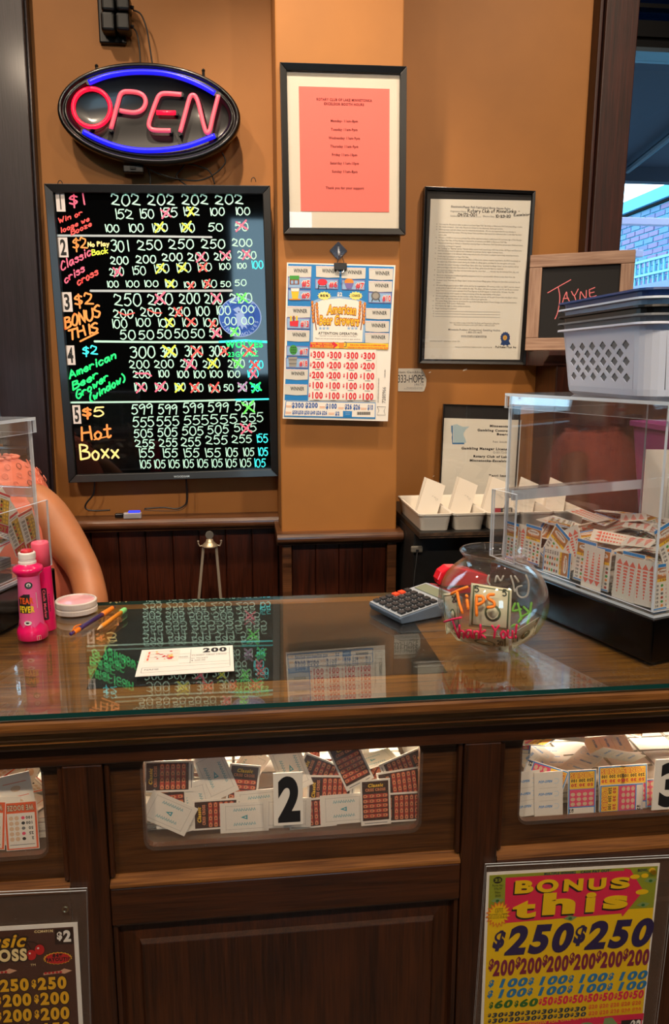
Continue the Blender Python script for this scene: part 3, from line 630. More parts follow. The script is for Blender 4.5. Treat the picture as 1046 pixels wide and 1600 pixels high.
t = thing('inline_switch', 'small black inline switch hanging under the neon sign', 'switch', on_y(209, 265, 2.345)); m = MB(); m.box(-0.028, 0.028, -0.012, 0.01, -0.010, 0.010, BLACKP); m.build('switch_body', t, bevel=0.003); m = MB(); m.box(-0.008, 0.008, -0.016, -0.0125, -0.003, 0.004, INK); m.build('rocker', t, bevel=0.001)
cable('power_cable', 'black cable looping from the switch to the right under the neon sign', [(229, 262), (245, 270), (275, 279), (310, 282), (335, 272), (352, 254), (347, 238)], 2.36)
cable('power_cable', 'black cable drooping from the neon sign behind the menu board top', [(292, 252), (284, 264), (276, 276), (292, 290)], 2.365)
cable('power_cable', 'black cable curving from the neon sign right end to the board', [(294, 256), (312, 260), (328, 268), (336, 288)], 2.367)
cable('power_cable', 'straight black cable dropping from the switch behind the board', [(232, 266), (235, 278), (235, 296)], 2.37)

# ---------------------------------------------------------------- LED writing board
BY = 2.334
B = Sheet('menu_board', 'tall black LED writing board with five hand-lettered prize lists', 'board', [(71, 289), (425, 291), (433, 744), (108, 753)], BY, (60, 280, 2.753))
FRB = mat('board_frame_black', '121214', 0.36, coat=0.2); GLB = mat('board_glass_black', '040506', 0.04, coat=0.0, spec=0.6)
hw, hh, fw = B.w / 2, B.h / 2, 0.022
def mitred(mb, hw, hh, fw, y0, y1, mt, slope=0.0):
    for a, b, c, d in (((-hw, -hh), (hw, -hh), (hw - fw, -hh + fw), (-hw + fw, -hh + fw)), ((hw, hh), (-hw, hh), (-hw + fw, hh - fw), (hw - fw, hh - fw)), ((hw, -hh), (hw, hh), (hw - fw, hh - fw), (hw - fw, -hh + fw)), ((-hw, hh), (-hw, -hh), (-hw + fw, -hh + fw), (-hw + fw, hh - fw))):
        q = [a, b, c, d]; V = [(p[0], y0 + (slope if i > 1 else 0), p[1]) for i, p in enumerate(q)] + [(p[0], y1, p[1]) for p in q]
        yield V, [(0, 1, 2, 3), (7, 6, 5, 4), (0, 4, 5, 1), (1, 5, 6, 2), (2, 6, 7, 3), (3, 7, 4, 0)]
def frame_bars(parent, hw, hh, fw, y0, y1, mt, slope=0.0, bevel=0.0015):
    for V, Fc in mitred(None, hw, hh, fw, y0, y1, mt, slope):
        m = MB(); m.add(V, Fc, mt); m.build('frame_bar', parent, bevel=bevel)
frame_bars(B.o, hw, hh, fw, -0.014, 0.034, FRB, 0.004)
m = MB(); m.box(-hw + fw, hw - fw, 0.002, 0.025, -hh + fw, hh - fw, GLB); m.build('writing_panel', B.o)
ES = 0.5
def chalk(n, c, e=ES): return mat('glow_marker_' + n, c, 0.6, emit=c, es=e)
MW = chalk('mint', 'AEDCCB'); MC = chalk('cyan_and_edge_light', '3CE6EA', 0.75); MR = chalk('red', 'F05450'); MP = chalk('pink', 'E86684'); MY = chalk('yellow', 'D2E24A'); MG = chalk('green', '20E07C', 0.7); MO = chalk('orange', 'F2944C'); MLG = chalk('lime', '5CE858', 0.7); MGY = chalk('grey', 'A8B4B8', 0.35); MPU = chalk('purple', 'A884B0'); MCR = chalk('cream', 'F0DC90')
D0 = -0.0012   # just proud of the black panel
def nums(items, wd=6.5):
    wd *= 0.76
    """(text, u0, u1, baseline v, height)"""
    for t, u0, u1, v, h in items:
        B.H(t, u0 + 3, v, h, MC if u0 > 885 else MW, D0, u1 - 3, v - (u1 - u0) * 0.01, wd)  # writing at the right end coloured cyan to stand for edge light
def cross(u, v, mt, s=20, wd=7.5):
    j = lambda: rnd.uniform(-4, 4)
    B.ln([(u - s + j(), v - s * 0.8 + j()), (u + s + j(), v + s * 0.8 + j())], wd, mt, D0 + 0.0003, True); B.ln([(u + s * 0.8 + j(), v - s + j()), (u - s * 0.8 + j(), v + s + j())], wd, mt, D0 + 0.0004, True)
nums([('202', 312, 440, 112, 47), ('202', 468, 588, 111, 45), ('202', 615, 732, 109, 43), ('202', 758, 883, 107, 40)], 7.5)
nums([('152', 320, 410, 170, 40), ('150', 428, 500, 167, 38), ('155', 515, 600, 163, 40), ('152', 615, 695, 156, 34), ('100', 730, 803, 155, 32), ('100', 840, 913, 152, 30), ('100', 280, 350, 226, 30), ('100', 380, 455, 226, 32), ('100', 482, 558, 226, 34), ('100', 602, 675, 226, 34), ('50', 730, 797, 222, 32), ('50', 845, 905, 220, 34)])
cross(550, 145, MP); cross(655, 138, MY, 18); cross(520, 208, MY); cross(640, 205, MY); cross(873, 200, MP, 22)
B.ln([(80, 242), (420, 244), (745, 249)], 9, MGY, D0, True)
nums([('301', 312, 388, 310, 46), ('250', 425, 535, 304, 42), ('250', 560, 670, 300, 40), ('250', 700, 805, 297, 38), ('200', 832, 922, 288, 30), ('200', 308, 390, 365, 32), ('200', 418, 508, 360, 32), ('200', 532, 622, 351, 32), ('200', 642, 735, 350, 34), ('200', 755, 832, 348, 32), ('200', 857, 940, 342, 32)], 7)
cross(700, 332, MP); cross(805, 327, MP); cross(897, 322, MP)
nums([('200', 305, 370, 415, 32), ('150', 397, 465, 410, 34), ('150', 490, 565, 402, 34), ('150', 585, 660, 398, 36), ('150', 675, 748, 393, 32), ('100', 770, 830, 388, 26), ('100', 848, 898, 383, 22), ('100', 912, 970, 384, 32), ('100', 288, 348, 464, 25), ('100', 368, 436, 463, 25), ('100', 448, 518, 463, 26), ('100', 537, 600, 463, 26), ('100', 618, 680, 465, 24), ('100', 695, 770, 466, 30), ('50', 783, 830, 462, 22), ('50', 845, 897, 458, 26)], 6)
cross(340, 395, MP); cross(525, 383, MY, 18); cross(620, 380, MY); cross(708, 378, MR, 17); cross(568, 448, MY, 18); cross(655, 455, MR, 14); cross(728, 450, MR, 16)
B.ln([(225, 480), (520, 481), (832, 479)], 10, MGY, D0, True)
nums([('250', 325, 445, 545, 50), ('250', 470, 580, 540, 46), ('200', 605, 697, 535, 42), ('200', 715, 795, 535, 42), ('200', 822, 922, 532, 38)], 7.5)
cross(525, 512, MP, 24, 9); cross(765, 512, MP, 22, 8); cross(878, 512, MLG, 20, 8)
nums([('200', 322, 410, 597, 36), ('200', 438, 530, 590, 36), ('200', 560, 655, 588, 36), ('100', 670, 740, 586, 36), ('100', 757, 830, 582, 36), ('00', 872, 930, 574, 30)], 7)
B.ln([(345, 572), (375, 585), (412, 575)], 6, MR, D0 + 0.0003, True); B.ln([(470, 560), (500, 575), (530, 575)], 6, MR, D0 + 0.0003, True); cross(602, 570, MR, 20)
nums([('100', 308, 385, 640, 36), ('100', 410, 485, 632, 34), ('100', 505, 590, 634, 34), ('100', 610, 688, 632, 34), ('100', 700, 775, 632, 34), ('00', 800, 855, 626, 32), ('00', 873, 930, 624, 30)], 6.5)
cross(565, 617, MY); cross(655, 614, MR, 18); cross(750, 620, MR, 15)
nums([('50', 352, 420, 690, 38), ('50', 432, 500, 688, 36), ('50', 510, 575, 685, 36), ('50', 585, 648, 684, 36), ('50', 655, 718, 682, 36), ('50', 735, 790, 677, 34), ('50', 825, 872, 673, 32)], 7)
cross(765, 660, MP, 20, 9); cross(843, 658, MLG, 18, 8)
# section headings
B.H('$1', 135, 112, 46, MP, D0, 192, 108, 7); B.H('Win or', 88, 190, 22, MR, D0, 188, 152, 5); B.H('loose we', 97, 230, 21, MR, D0, 218, 178, 5); B.H('Booze', 142, 240, 22, MR, D0, 228, 200, 5)
B.H('$2', 150, 302, 45, MO, D0, 210, 296, 6.5); B.H('No Play', 214, 290, 19, MCR, D0, 303, 286, 5); B.H('Back', 232, 327, 25, MY, D0, 298, 318, 5); B.H('Classic', 100, 392, 38, MP, D0, 225, 326, 6); B.H('criss', 115, 447, 34, MP, D0, 198, 396, 6); B.H('cross', 170, 458, 32, MR, D0, 256, 408, 6)
B.H('$2', 160, 546, 50, MO, D0, 236, 535, 8); B.H('BONUS', 117, 644, 48, MO, D0, 266, 590, 9); B.H('THIS', 132, 692, 42, MO, D0, 255, 656, 9); B.ln([(180, 697), (256, 660)], 8, MO, D0, True)
B.crop = (60, 520, 2.753)
B.ln([(242, 37), (500, 40), (760, 40), (890, 36), (985, 38)], 9, MW, D0, True); B.ln([(780, 39), (890, 33), (988, 40)], 10, MC, D0 + 0.0002, True)  # cyan stretch paints the edge light onto the divider
nums([('300', 395, 505, 106, 46), ('300', 525, 600, 104, 42), ('300', 630, 710, 102, 44), ('300', 735, 810, 101, 42), ('00', 870, 940, 98, 34)], 7.5)
cross(565, 78, MY, 24, 9); cross(680, 78, MR, 22, 8); cross(800, 78, MR, 18, 7); cross(905, 75, MR, 24, 8)
# green block lettering beside the prizes
x0, z0 = B.L(806, 66); x1, _ = B.L(968, 66); hgt = B.L(806, 36)[1] - z0
B.mb.text('WOLVES', x0, z0, hgt, MG, D0 + 0.0002, w=x1 - x0, bold=0.05); x0, z0 = B.L(815, 104); B.mb.text('23', x0, z0, hgt * 0.7, MG, D0 + 0.0001, bold=0.03)
B.H('GAME', 850, 103, 20, MG, D0 + 0.0001, 945, 100, 5)
nums([('200', 390, 480, 152, 33), ('200', 497, 585, 150, 32), ('200', 610, 685, 149, 32), ('200', 707, 785, 150, 32), ('200', 815, 890, 150, 32), ('200', 905, 970, 151, 32), ('200', 405, 485, 193, 30), ('100', 510, 565, 190, 28), ('100', 590, 650, 193, 28), ('100', 660, 722, 193, 30), ('100', 730, 795, 191, 28), ('100', 805, 870, 191, 28), ('100', 893, 950, 192, 30)], 6.5)
cross(650, 134, MP, 22, 9); cross(750, 132, MY, 20, 8); cross(858, 132, MLG, 20, 8); cross(935, 140, MR, 20, 8); B.ln([(420, 175), (470, 175), (485, 185)], 8, MP, D0 + 0.0003, True); cross(925, 178, MP, 18, 8)
nums([('100', 405, 470, 251, 34), ('100', 495, 560, 248, 32), ('100', 580, 635, 248, 30), ('100', 650, 712, 252, 30), ('100', 725, 785, 254, 30), ('50', 797, 842, 250, 28), ('50', 858, 900, 250, 28), ('50', 915, 955, 250, 28)], 6.5)
cross(440, 236, MP); cross(525, 232, MP, 21, 8); cross(608, 234, MY, 18, 8); cross(675, 238, MR, 20, 8); cross(760, 238, MR, 20); cross(880, 232, MPU, 18, 8); cross(936, 232, MG, 20, 9)
B.ln([(135, 300), (560, 296), (990, 285)], 8, MW, D0, True); B.ln([(850, 288), (990, 285)], 8, MC, D0 + 0.0002, True)  # right end of this divider painted cyan for edge light too
B.H('$2', 192, 96, 36, MC, D0, 254, 92, 6); B.H('American', 135, 197, 34, MG, D0, 332, 110, 7.5); B.H('Beer', 150, 247, 34, MG, D0, 256, 192, 7.5); B.H('Grower', 165, 286, 34, MG, D0, 300, 202, 7.5); B.H('(window)', 222, 298, 34, MG, D0, 372, 206, 7.5)
nums([('599', 400, 495, 350, 42), ('599', 515, 600, 350, 42), ('599', 622, 712, 345, 42), ('599', 730, 820, 342, 40), ('599', 845, 935, 335, 40)], 7)
cross(903, 318, MLG, 26, 8)
nums([('555', 405, 500, 405, 42), ('555', 508, 608, 402, 42), ('555', 625, 735, 396, 40), ('555', 740, 858, 392, 38), ('555', 872, 970, 384, 38), ('505', 410, 495, 450, 34), ('505', 512, 600, 446, 36), ('505', 618, 712, 441, 36), ('505', 728, 820, 434, 34), ('505', 842, 940, 426, 34)], 6.5); cross(893, 412, MP, 22, 8)
nums([('255', 415, 502, 492, 32), ('255', 518, 600, 490, 34), ('255', 612, 700, 488, 36), ('255', 718, 815, 480, 36), ('255', 830, 920, 474, 32), ('155', 932, 990, 472, 34), ('155', 422, 500, 536, 38), ('155', 525, 600, 536, 36), ('155', 616, 693, 535, 36), ('155', 708, 785, 534, 36), ('105', 798, 860, 532, 36), ('105', 875, 930, 530, 34), ('105', 940, 990, 528, 32)], 6.5)
nums([('105', 430 + i * 61.5, 487 + i * 61.5, 582 - i * 0.7, 34) for i in range(9)], 6)
B.H('$', 192, 362, 40, MO, D0, 225, 362, 9); B.H('5', 240, 362, 40, MCR, D0, 280, 360, 7); B.H('Hot', 188, 464, 56, MO, D0, 312, 448, 9); B.H('Boxx', 183, 545, 62, MCR, D0, 345, 536, 9)
B.ln([(240, 460), (300, 445)], 5, MO, D0 + 0.0002, True)
tag(B.mb.build('marker_writing', B.o), kind='stuff')
# number tags
NT = mat('number_tag_white', 'E8E2E2', 0.5)
for t, cr, q in (('1', 280, (72, 53, 117, 139)), ('2', 280, (83, 250, 130, 336)), ('3', 280, (98, 486, 148, 570)), ('4', 520, (116, 55, 160, 138)), ('5', 520, (145, 312, 185, 391))):
    B.crop = (60, cr, 2.753); x0, z1 = B.L(q[0], q[1]); x1, z0 = B.L(q[2], q[3]); m = MB(); m.box(0, x1 - x0, 0.0008, 0.0019, 0, z1 - z0, NT)
    m.text(t, (x1 - x0) / 2, (z1 - z0) * 0.10, (z1 - z0) * 0.8, INK, -0.0004, w=(x1 - x0) * (0.45 if t == '1' else 0.7), al='c', bold=0.03, res=4)
    o = m.build('number_tag', B.o, (x0, 0, z0)); o['label'] = 'white tag with a black %s on the board' % t
# round blue team sticker with a howling wolf
B.crop = (60, 280, 2.753); B.mb = MB(); LB = chalk('sticker_blue', '1C4FA8', 0.35); LG = chalk('sticker_grey', '8AA6D8', 0.35); LN = chalk('sticker_navy', '0C2A78', 0.3)
B.D(868, 593, 92, 86, LG, -0.0018, 40); B.D(868, 593, 88, 82, LB, -0.0017, 40); B.D(868, 593, 62, 57, LN, -0.0016, 36); B.D(868, 593, 60, 55, LB, -0.0015, 36)
cx, cz = B.L(868, 593); rr = B.L(868 + 75, 593)[0] - cx
def ring_text(mb, t, cx, cz, r, h, a0, a1, mt, d, inner=False):
    for i, ch in enumerate(t):
        a = R(a0 + (a1 - a0) * (i + 0.5) / len(t)); x, z = cx + r * math.cos(a), cz + r * math.sin(a)
        mb.text(ch, x, z, h, mt, d, al='c', bold=0.02, ang=(a + R(90) if inner else a - R(90)))
ring_text(B.mb, 'MINNESOTA', cx, cz, rr * 0.9, rr * 0.2, 155, 25, LG, -0.0014); ring_text(B.mb, 'TIMBERWOLVES', cx, cz, rr * 1.08, rr * 0.2, 190, 350, LG, -0.0014, True)
B.P([(838, 560), (850, 553), (862, 548), (868, 556), (880, 566), (886, 585), (893, 606), (908, 628), (893, 626), (900, 645), (884, 632), (878, 648), (868, 628), (856, 640), (855, 618), (846, 630), (848, 606), (852, 590), (843, 580), (858, 578), (846, 568)], LG, -0.0013)
B.P([(858, 566), (868, 570), (862, 574)], LN, -0.0012)
B.mb.build('round_sticker', B.o)['label'] = 'round blue team sticker with a grey howling wolf'
m = MB(); m.text('WOODSAM', 0.0, -hh + 0.006, 0.006, MGY, 0.0148, al='c', bold=0.01); m.build('maker_name', B.o, (0.02, 0, 0))
for u in (99, 400):
    p = on_y(u, 290, 2.372); m = MB(); c = [(p.x - B.c.x + 0.006 * math.cos(R(a)) * (1.1), 0.03, p.z - B.c.z + 0.004 + 0.012 * math.sin(R(a))) for a in range(0, 181, 20)]; m.tube(c, 0.0012, INK, 6); m.build('hanging_ring', B.o)
cable('board_cable', 'black cable drooping from the board bottom to the wainscot cap, left side', [(148, 752), (146, 772), (134, 788), (136, 796), (150, 798), (172, 797)], 2.345, 0.0025)
cable('board_cable', 'black cable from the board bottom right to the small controller', [(291, 748), (292, 772), (290, 788), (276, 795), (255, 793), (226, 795)], 2.345, 0.0025)
cable('thin_cable', 'thin black cable looping over the wainscot cap under the board', [(292, 750), (294, 776), (290, 792), (275, 798), (240, 798), (225, 797)], 2.335, 0.0011)
pq = on_y(207, 797, 2.34); t = thing('led_controller', 'small clear controller with a blue light on the wainscot cap', 'controller', (pq.x, 2.340, CAPZ + 0.0005))
m = MB(); m.box(-0.026, 0.026, -0.010, 0.010, 0, 0.017, clear('frosted_case', (0.7, 0.7, 0.75), 0.06, 0.2, 0.35, (0.7, 0.7, 0.75))); m.build('case', t, bevel=0.002); m = MB(); m.box(-0.020, 0.020, -0.007, 0.007, 0.003, 0.012, BLACKP); m.build('circuit_board', t)
m = MB(); m.box(-0.052, -0.027, -0.007, 0.007, 0.002, 0.016, BLACKP); m.build('plug', t, bevel=0.003); m = MB(); m.box(-0.012, 0.022, -0.004, 0.010, 0.0175, 0.022, mat('blue_led', '2030FF', 0.4, emit='2038FF', es=1.2)); m.build('light_bar', t, bevel=0.001)

# ---------------------------------------------------------------- framed pink hours notice
FBK = mat('picture_frame_black', '0D0D0F', 0.33, coat=0.25); PICG = clear('picture_glass', (0.985, 0.985, 0.985), 0.04)
PK = mat('salmon_paper', 'F87A70', 0.75); PKI = mat('maroon_ink', '7A2A2C', 0.8)
Hn = Sheet('hours_notice', 'black framed salmon paper with booth hours, white mat, on the pillar', 'picture', [(440, 97), (639, 103), (632, 367), (441, 365)], 2.1185, (420, 80, 4.548))
hw, hh = Hn.w / 2, Hn.h / 2
frame_bars(Hn.o, hw, hh, 0.0170, -0.0, 0.0240, FBK, 0.005)
m = MB(); m.box(-hw + 0.015, hw - 0.015, 0.012, 0.02, -hh + 0.015, hh - 0.015, mat('mat_board', 'E4DCCC', 0.8)); m.build('mat_board', Hn.o)
a = Hn.L(216, 238); b = Hn.L(862, 1138); m = MB(); m.box(a[0], b[0], 0.0112, 0.0118, b[1], a[1], PK); m.build('salmon_paper', Hn.o)
for t, u0, u1, v, h in (('ROTARY CLUB OF LAKE MINNETONKA', 342, 740, 340, 19), ('EXCELSIOR BOOTH HOURS', 396, 684, 372, 19), ('Monday- 11am-8pm', 443, 640, 494, 19), ('Tuesday 11am-9pm', 446, 637, 555, 19), ('Wednesday 11am-9pm', 430, 655, 616, 19), ('Thursday 11am-9pm', 441, 643, 676, 19), ('Friday 11am-10pm', 452, 635, 736, 19), ('Saturday 11am-10pm', 440, 647, 796, 19), ('Sunday 11am-8pm', 453, 637, 856, 19), ('Thank you for your support', 408, 682, 973, 19)):
    Hn.T(t, u0, v, h, PKI, -0.0108, u1, bold=0.03)
Hn.mb.build('printing', Hn.o)
m = MB(); m.box(-hw + 0.0152, hw - 0.0152, 0.0058, 0.0078, -hh + 0.0152, hh - 0.0152, PICG); m.build('picture_glass', Hn.o)

# ---------------------------------------------------------------- framed house rules
Ru = Sheet('house_rules', 'tall black frame with a page of small-print house rules on the ochre wall', 'picture', [(665, 293), (838, 296), (822, 572), (655, 566)], 2.3695, (640, 280, 4.981))
hw, hh = Ru.w / 2, Ru.h / 2
frame_bars(Ru.o, hw, hh, 0.0088, 0.0, 0.0265, FBK, 0.003, 0.001)
m = MB(); m.box(-hw + 0.0078, hw - 0.0078, 0.010, 0.022, -hh + 0.0078, hh - 0.0078, mat('black_backing', '141214', 0.6)); m.build('backing', Ru.o)
m = MB(); q = [Ru.L(172, 148), Ru.L(955, 162), Ru.L(868, 1405), Ru.L(122, 1400)]; m.prism([q[3], q[2], q[1], q[0]], 0.0092, 0.0098, mat('rules_paper', 'E8E4D8', 0.8), 'Y'); m.build('rules_page', Ru.o)
d = -0.0088
Ru.T('Electronic/Paper Pull-Tab/Linked Bingo House Rules', 330, 216, 17, GREYINK, d, 796, bold=0.03)
Ru.T('Organization Name:', 325, 250, 13, GREYINK, d, 452); Ru.T('License #', 325, 286, 13, GREYINK, d, 382); Ru.T('Effective Date:', 580, 290, 13, GREYINK, d, 672)
Ru.H('Rotary Club of Minnetonka -', 462, 254, 26, INK, d, 865, 258, 4); Ru.H('Excelsior', 822, 284, 20, INK, d, 945, 278, 4); Ru.H('04172-001', 385, 284, 22, INK, d, 528, 284, 4.5); Ru.H('10-23-20', 678, 292, 18, INK, d, 795, 292, 4.5)
Ru.ln([(385, 288), (568, 290)], 1.5, GREYINK, d); Ru.ln([(678, 294), (798, 296)], 1.5, GREYINK, d)
LINES = [(345, 'You must be 18 years or older to play or purchase Paper Pull-Tab tickets or Electronic Pull-Tab/Linked Bingo credits.', 890, 1), (365, 'No checks accepted - Cash only. Players are limited to one electronic device per person.', 738, 1), (386, 'Winning paper pull-tab tickets must be redeemed immediately. We are not responsible for any missing or', 838, 1), (407, 'unredeemed Pull-Tab tickets. Winning tickets from a previous deal cannot be redeemed after a new deal has been', 884, 0), (428, 'put in play.', 298, 0),
 (449, 'Winners of $100 or more on a pull-tab Play will be required to show a valid picture ID and must sign a Prize Receipt', 884, 1), (470, 'for Paper Pull-Tabs. A Prize Receipt is required for all winners over $600 on Electronic Pull-Tabs.', 770, 0), (491, 'Anyone presenting an altered or fraudulent winning Paper or Electronic Pull-Tab will be prosecuted. Defaced tickets', 893, 1), (514, 'cannot be exchanged if opened.', 410, 0), (533, 'No "holding" or "Sharing" games. Pull-tab sellers cannot hold unsold open Pull-Tab tickets. All Paper and Electronic', 884, 1), (552, 'Pull-Tab tickets must be opened and redeemed on premises during regular business hours.', 738, 0), (573, 'Inside information is not allowed. Sellers may not provide information to players concerning remaining winners.', 862, 1), (596, 'Credit play is prohibited on Paper Pull-Tabs.', 470, 0),
 (615, 'In the event of a power or communication failure all Electronic winners must be reported to the POS immediately to', 874, 1), (637, 'be cashed out. If the failure occurs during the middle of a Bingo game, purchase for the next game will not be', 832, 0), (660, 'refunded. Any player winning a Linked Bingo Game after they "activated the Bingo Game" on the machine will be', 860, 0), (681, 'paid according to the rules listed above for that one Bingo game once the failure is resolved.', 740, 0), (703, 'Any electronic device that does not have active play for more than ____ minutes may be removed from play and', 860, 1), (718, 'used by the seller.', 355, 0), (743, 'Electronic devices are considered gambling equipment and it is a prosecutable offense to take them from the', 832, 1), (760, 'premises or damage them.', 370, 0), (782, 'A player must "Activate the Bingo Game" at the start of each Bingo game. All buys are final when activated by the', 872, 1), (800, 'player.', 252, 0),
 (822, 'All Linked Bingo payouts below $600 will be paid by the organization. All winning credits over $600 must be cleared', 868, 1), (842, 'at the point of sale and will not be available for play. The player will have to present a valid ID and fill out a Linked', 858, 0), (863, 'Bingo Prize Form and receive payment from Prize Express via ACH request or check within 10 hours. Any fees', 825, 0), (884, 'associated with the ACH request or check processing will be the responsibility of the player.', 722, 0), (905, 'All winning Bingos must have the last number called. All prize payouts will be split if more than one player wins a', 848, 1), (924, 'game. Only one winning pattern per card that is allowed per game per.', 615, 0), (944, 'The Linked Bingo Game may be terminated for any of the following reasons: Power Outage, Loss of Communication', 846, 1), (962, 'and any server, POS System Malfunction.', 442, 0), (982, 'We reserve the right to refuse service to anyone.', 482, 1), (1002, 'Illegal Gambling is prohibited.', 375, 1)]
RLI = mat('rules_ink', '7C7870', 0.8)
for v, t, u1, bul in LINES:
    s0 = 238 - (v - 345) * 0.048
    Ru.T(t, s0, v + 6, 11.5, RLI, d, u1)
    if bul: Ru.D(s0 - 18, v, 3.2, 3.2, RLI, d, 8)
for v in (1026, 1046, 1067):
    Ru.ln([(206, v), (714, v + 8)], 2, GREYINK, d); Ru.D(193, v - 2, 3, 3, RLI, d, 8)
Ru.T('You may obtain a copy of the Pull-Tab Rules and Statutes by calling the', 318, 1120, 11, RLI, d, 708); Ru.T('Minnesota Commission at 651-539-1900 or 1-800-627-3529', 352, 1137, 11, RLI, d, 672)
Ru.T('Minnesota Problem (Compulsive) Gambling Hotline', 308, 1176, 15, GREYINK, d, 715, bold=0.01); Ru.T('1-800-333-4673', 448, 1198, 14, GREYINK, d, 573); Ru.T('www.mnph.org/gambling', 408, 1224, 14, GREYINK, d, 608, bold=0.01); Ru.ln([(408, 1229), (608, 1232)], 1.5, GREYINK, d)
Ru.T('Linked Bingo Paper/EPT - Allied Games - October 2020', 165, 1262, 9, RLI, d, 400); Ru.T('Website: WWW.PULLTABPLUS.COM  763-577-6138', 362, 1310, 10, RLI, d, 650)
RB = mat('ribbon_blue', '1E3C74', 0.6); GOLD = mat('ribbon_gold', 'D8A84A', 0.5)
Ru.P([(728, 1262), (716, 1288), (734, 1290), (744, 1298), (752, 1288), (775, 1296), (782, 1286), (796, 1288), (782, 1255)], RB, d); Ru.S(754, 1232, 39, 34, 14, RB, d - 0.0001 + 0.0002, 1.12); Ru.D(752, 1233, 17, 20, GOLD, d + 0.0003); Ru.T('1', 747, 1243, 20, mat('seal_red', 'A8341E', 0.6), d + 0.0004, 758, bold=0.03)
Ru.H('Pulltabs Plus Inc', 678, 1312, 15, INK, d, 838, 1314, 3)
Ru.mb.build('printing', Ru.o)
m = MB(); m.box(-hw + 0.0079, hw - 0.0079, 0.005, 0.007, -hh + 0.0079, hh - 0.0079, PICG); m.build('picture_glass', Ru.o)

# ---------------------------------------------------------------- torn helpline sticker
Hs = Sheet('helpline_sticker', 'curled white helpline sticker half hidden by the pillar edge', 'sticker', [(560, 577), (663, 577), (663, 611), (560, 611)], 2.3985, (610, 560, 4.184))
m = MB(); ol = [(-120, 66), (200, 66), (213, 78), (228, 108), (237, 140), (234, 178), (222, 212), (212, 217), (-120, 212)]
m.prism([Hs.L(*p) for p in reversed(ol)], -0.0006, 0, mat('sticker_white', 'D8D2C4', 0.5), 'Y'); m.build('sticker', Hs.o)
Hs.P([(200, 66), (213, 78), (228, 108), (234, 130), (206, 96)], mat('sticker_underside', '8E8A82', 0.6), 0.0012)
d = 0.0009; Hs.T('Help for Problem Gambling', -96, 97, 15, INK, d, 212); Hs.T('1-800-333-HOPE', -58, 158, 50, INK, d, 220, bold=0.0); Hs.T('(4673)', 158, 178, 16, GREYINK, d, 220); Hs.T('Minnesota Dept of Health', 108, 194, 7, GREYINK, d, 212); Hs.T('Alcohol and Gambling Enforcement', 90, 202, 7, GREYINK, d, 212)
Hs.mb.build('printing', Hs.o)

# ---------------------------------------------------------------- licence frame standing on the shelf
Li = Sheet('licence_frame', 'black framed white licence with a blue state outline, standing behind the white bins', 'picture', [(692, 639), (812, 641), (808, 789), (688, 786)], 2.360, (610, 560, 4.184), tilt=R(-2.5))
hw, hh = Li.w / 2, Li.h / 2
Li.o.location.z = 1.0675 + hh + 0.0050; Li.c = Vector(Li.o.location)
frame_bars(Li.o, hw, hh, 0.004, 0.0, 0.012, FBK, 0.001, 0.0005)
m = MB(); m.box(-hw + 0.0038, hw - 0.0038, 0.006, 0.011, -hh + 0.0038, hh - 0.0038, mat('black_backing')); m.build('backing', Li.o)
a = Li.L(350, 390); b = Li.L(824, 935); m = MB(); m.box(a[0], b[0], 0.0048, 0.0055, b[1], a[1], mat('licence_paper', 'E0DCD0', 0.8)); m.build('licence_page', Li.o)
d = -0.0045; SB = mat('state_blue', '2C6EA4', 0.6); SBL = mat('state_pale_blue', 'A9C2CC', 0.6)
Li.P([(404, 440), (414, 440), (414, 552), (488, 552), (488, 562), (410, 562), (406, 515), (410, 500), (404, 480)], SB, d); Li.P([(416, 436), (444, 430), (450, 436), (480, 448), (523, 446), (500, 466), (484, 490), (484, 505), (494, 525), (502, 552), (418, 552)], SBL, d + 0.0001)
for t, v, u0, u1, h, bo in (('Minnesota', 450, 655, 782, 16, .05), ('Gambling Control', 477, 574, 782, 16, .05), ('Board', 504, 700, 782, 16, .05), ('has issued', 551, 675, 782, 14, 0), ('Gambling Manager License', 596, 467, 782, 17, .05), ('G-00172-001', 622, 675, 782, 15, 0), ('Rotary Club of Lake', 648, 545, 782, 16, .05), ('Minnetonka-Excelsior', 675, 521, 782, 16, .05), ('Terri Imme', 774, 645, 782, 16, .05), ('to be held', 820, 670, 782, 13, 0)):
    Li.T(t, u0, v, h, INK if bo else GREYINK, d, u1, bold=bo)
Li.mb.build('printing', Li.o)
m = MB(); m.box(-hw + 0.0041, hw - 0.0041, 0.002, 0.0032, -hh + 0.0041, hh - 0.0041, PICG); m.build('picture_glass', Li.o)

# ---------------------------------------------------------------- small name chalkboard leaning on the sill
jl = Vector((0.808, 2.148)); ja = R(-30); ju = Vector((math.cos(ja), math.sin(ja)))
jw = 0.299; jh = 0.284
jb = thing('name_chalkboard', 'small chalkboard in a pinkish wooden frame with a pink handwritten name, on the sill', 'chalkboard', (0.8645, 2.3485, 1.5399), (R(-4), 0, ja))
JW = wood('raw_pine_frame', '80604E', 'B0907A', 'X', 0.6, 0.0, fine=0.6); JW2 = wood('raw_pine_frame_upright', '7C5C4A', 'AC8C76', 'Z', 0.6, 0.0, fine=0.6)
jf = 0.0375
for x0, x1, z0, z1, mt in ((0, jw, 0, jf, JW), (0, jw, jh - jf, jh, JW), (0, jf, jf + 0.0003, jh - jf - 0.0003, JW2), (jw - jf, jw, jf + 0.0003, jh - jf - 0.0003, JW2)):
    m = MB(); m.box(x0, x1, -0.018, 0, z0, z1, mt); m.build('frame_bar', jb, bevel=0.002)
m = MB(); m.box(jf - 0.003, jw - jf + 0.003, -0.009, -0.003, jf - 0.003, jh - jf + 0.003, mat('slate_black', '0A090C', 0.8)); m.build('slate', jb)
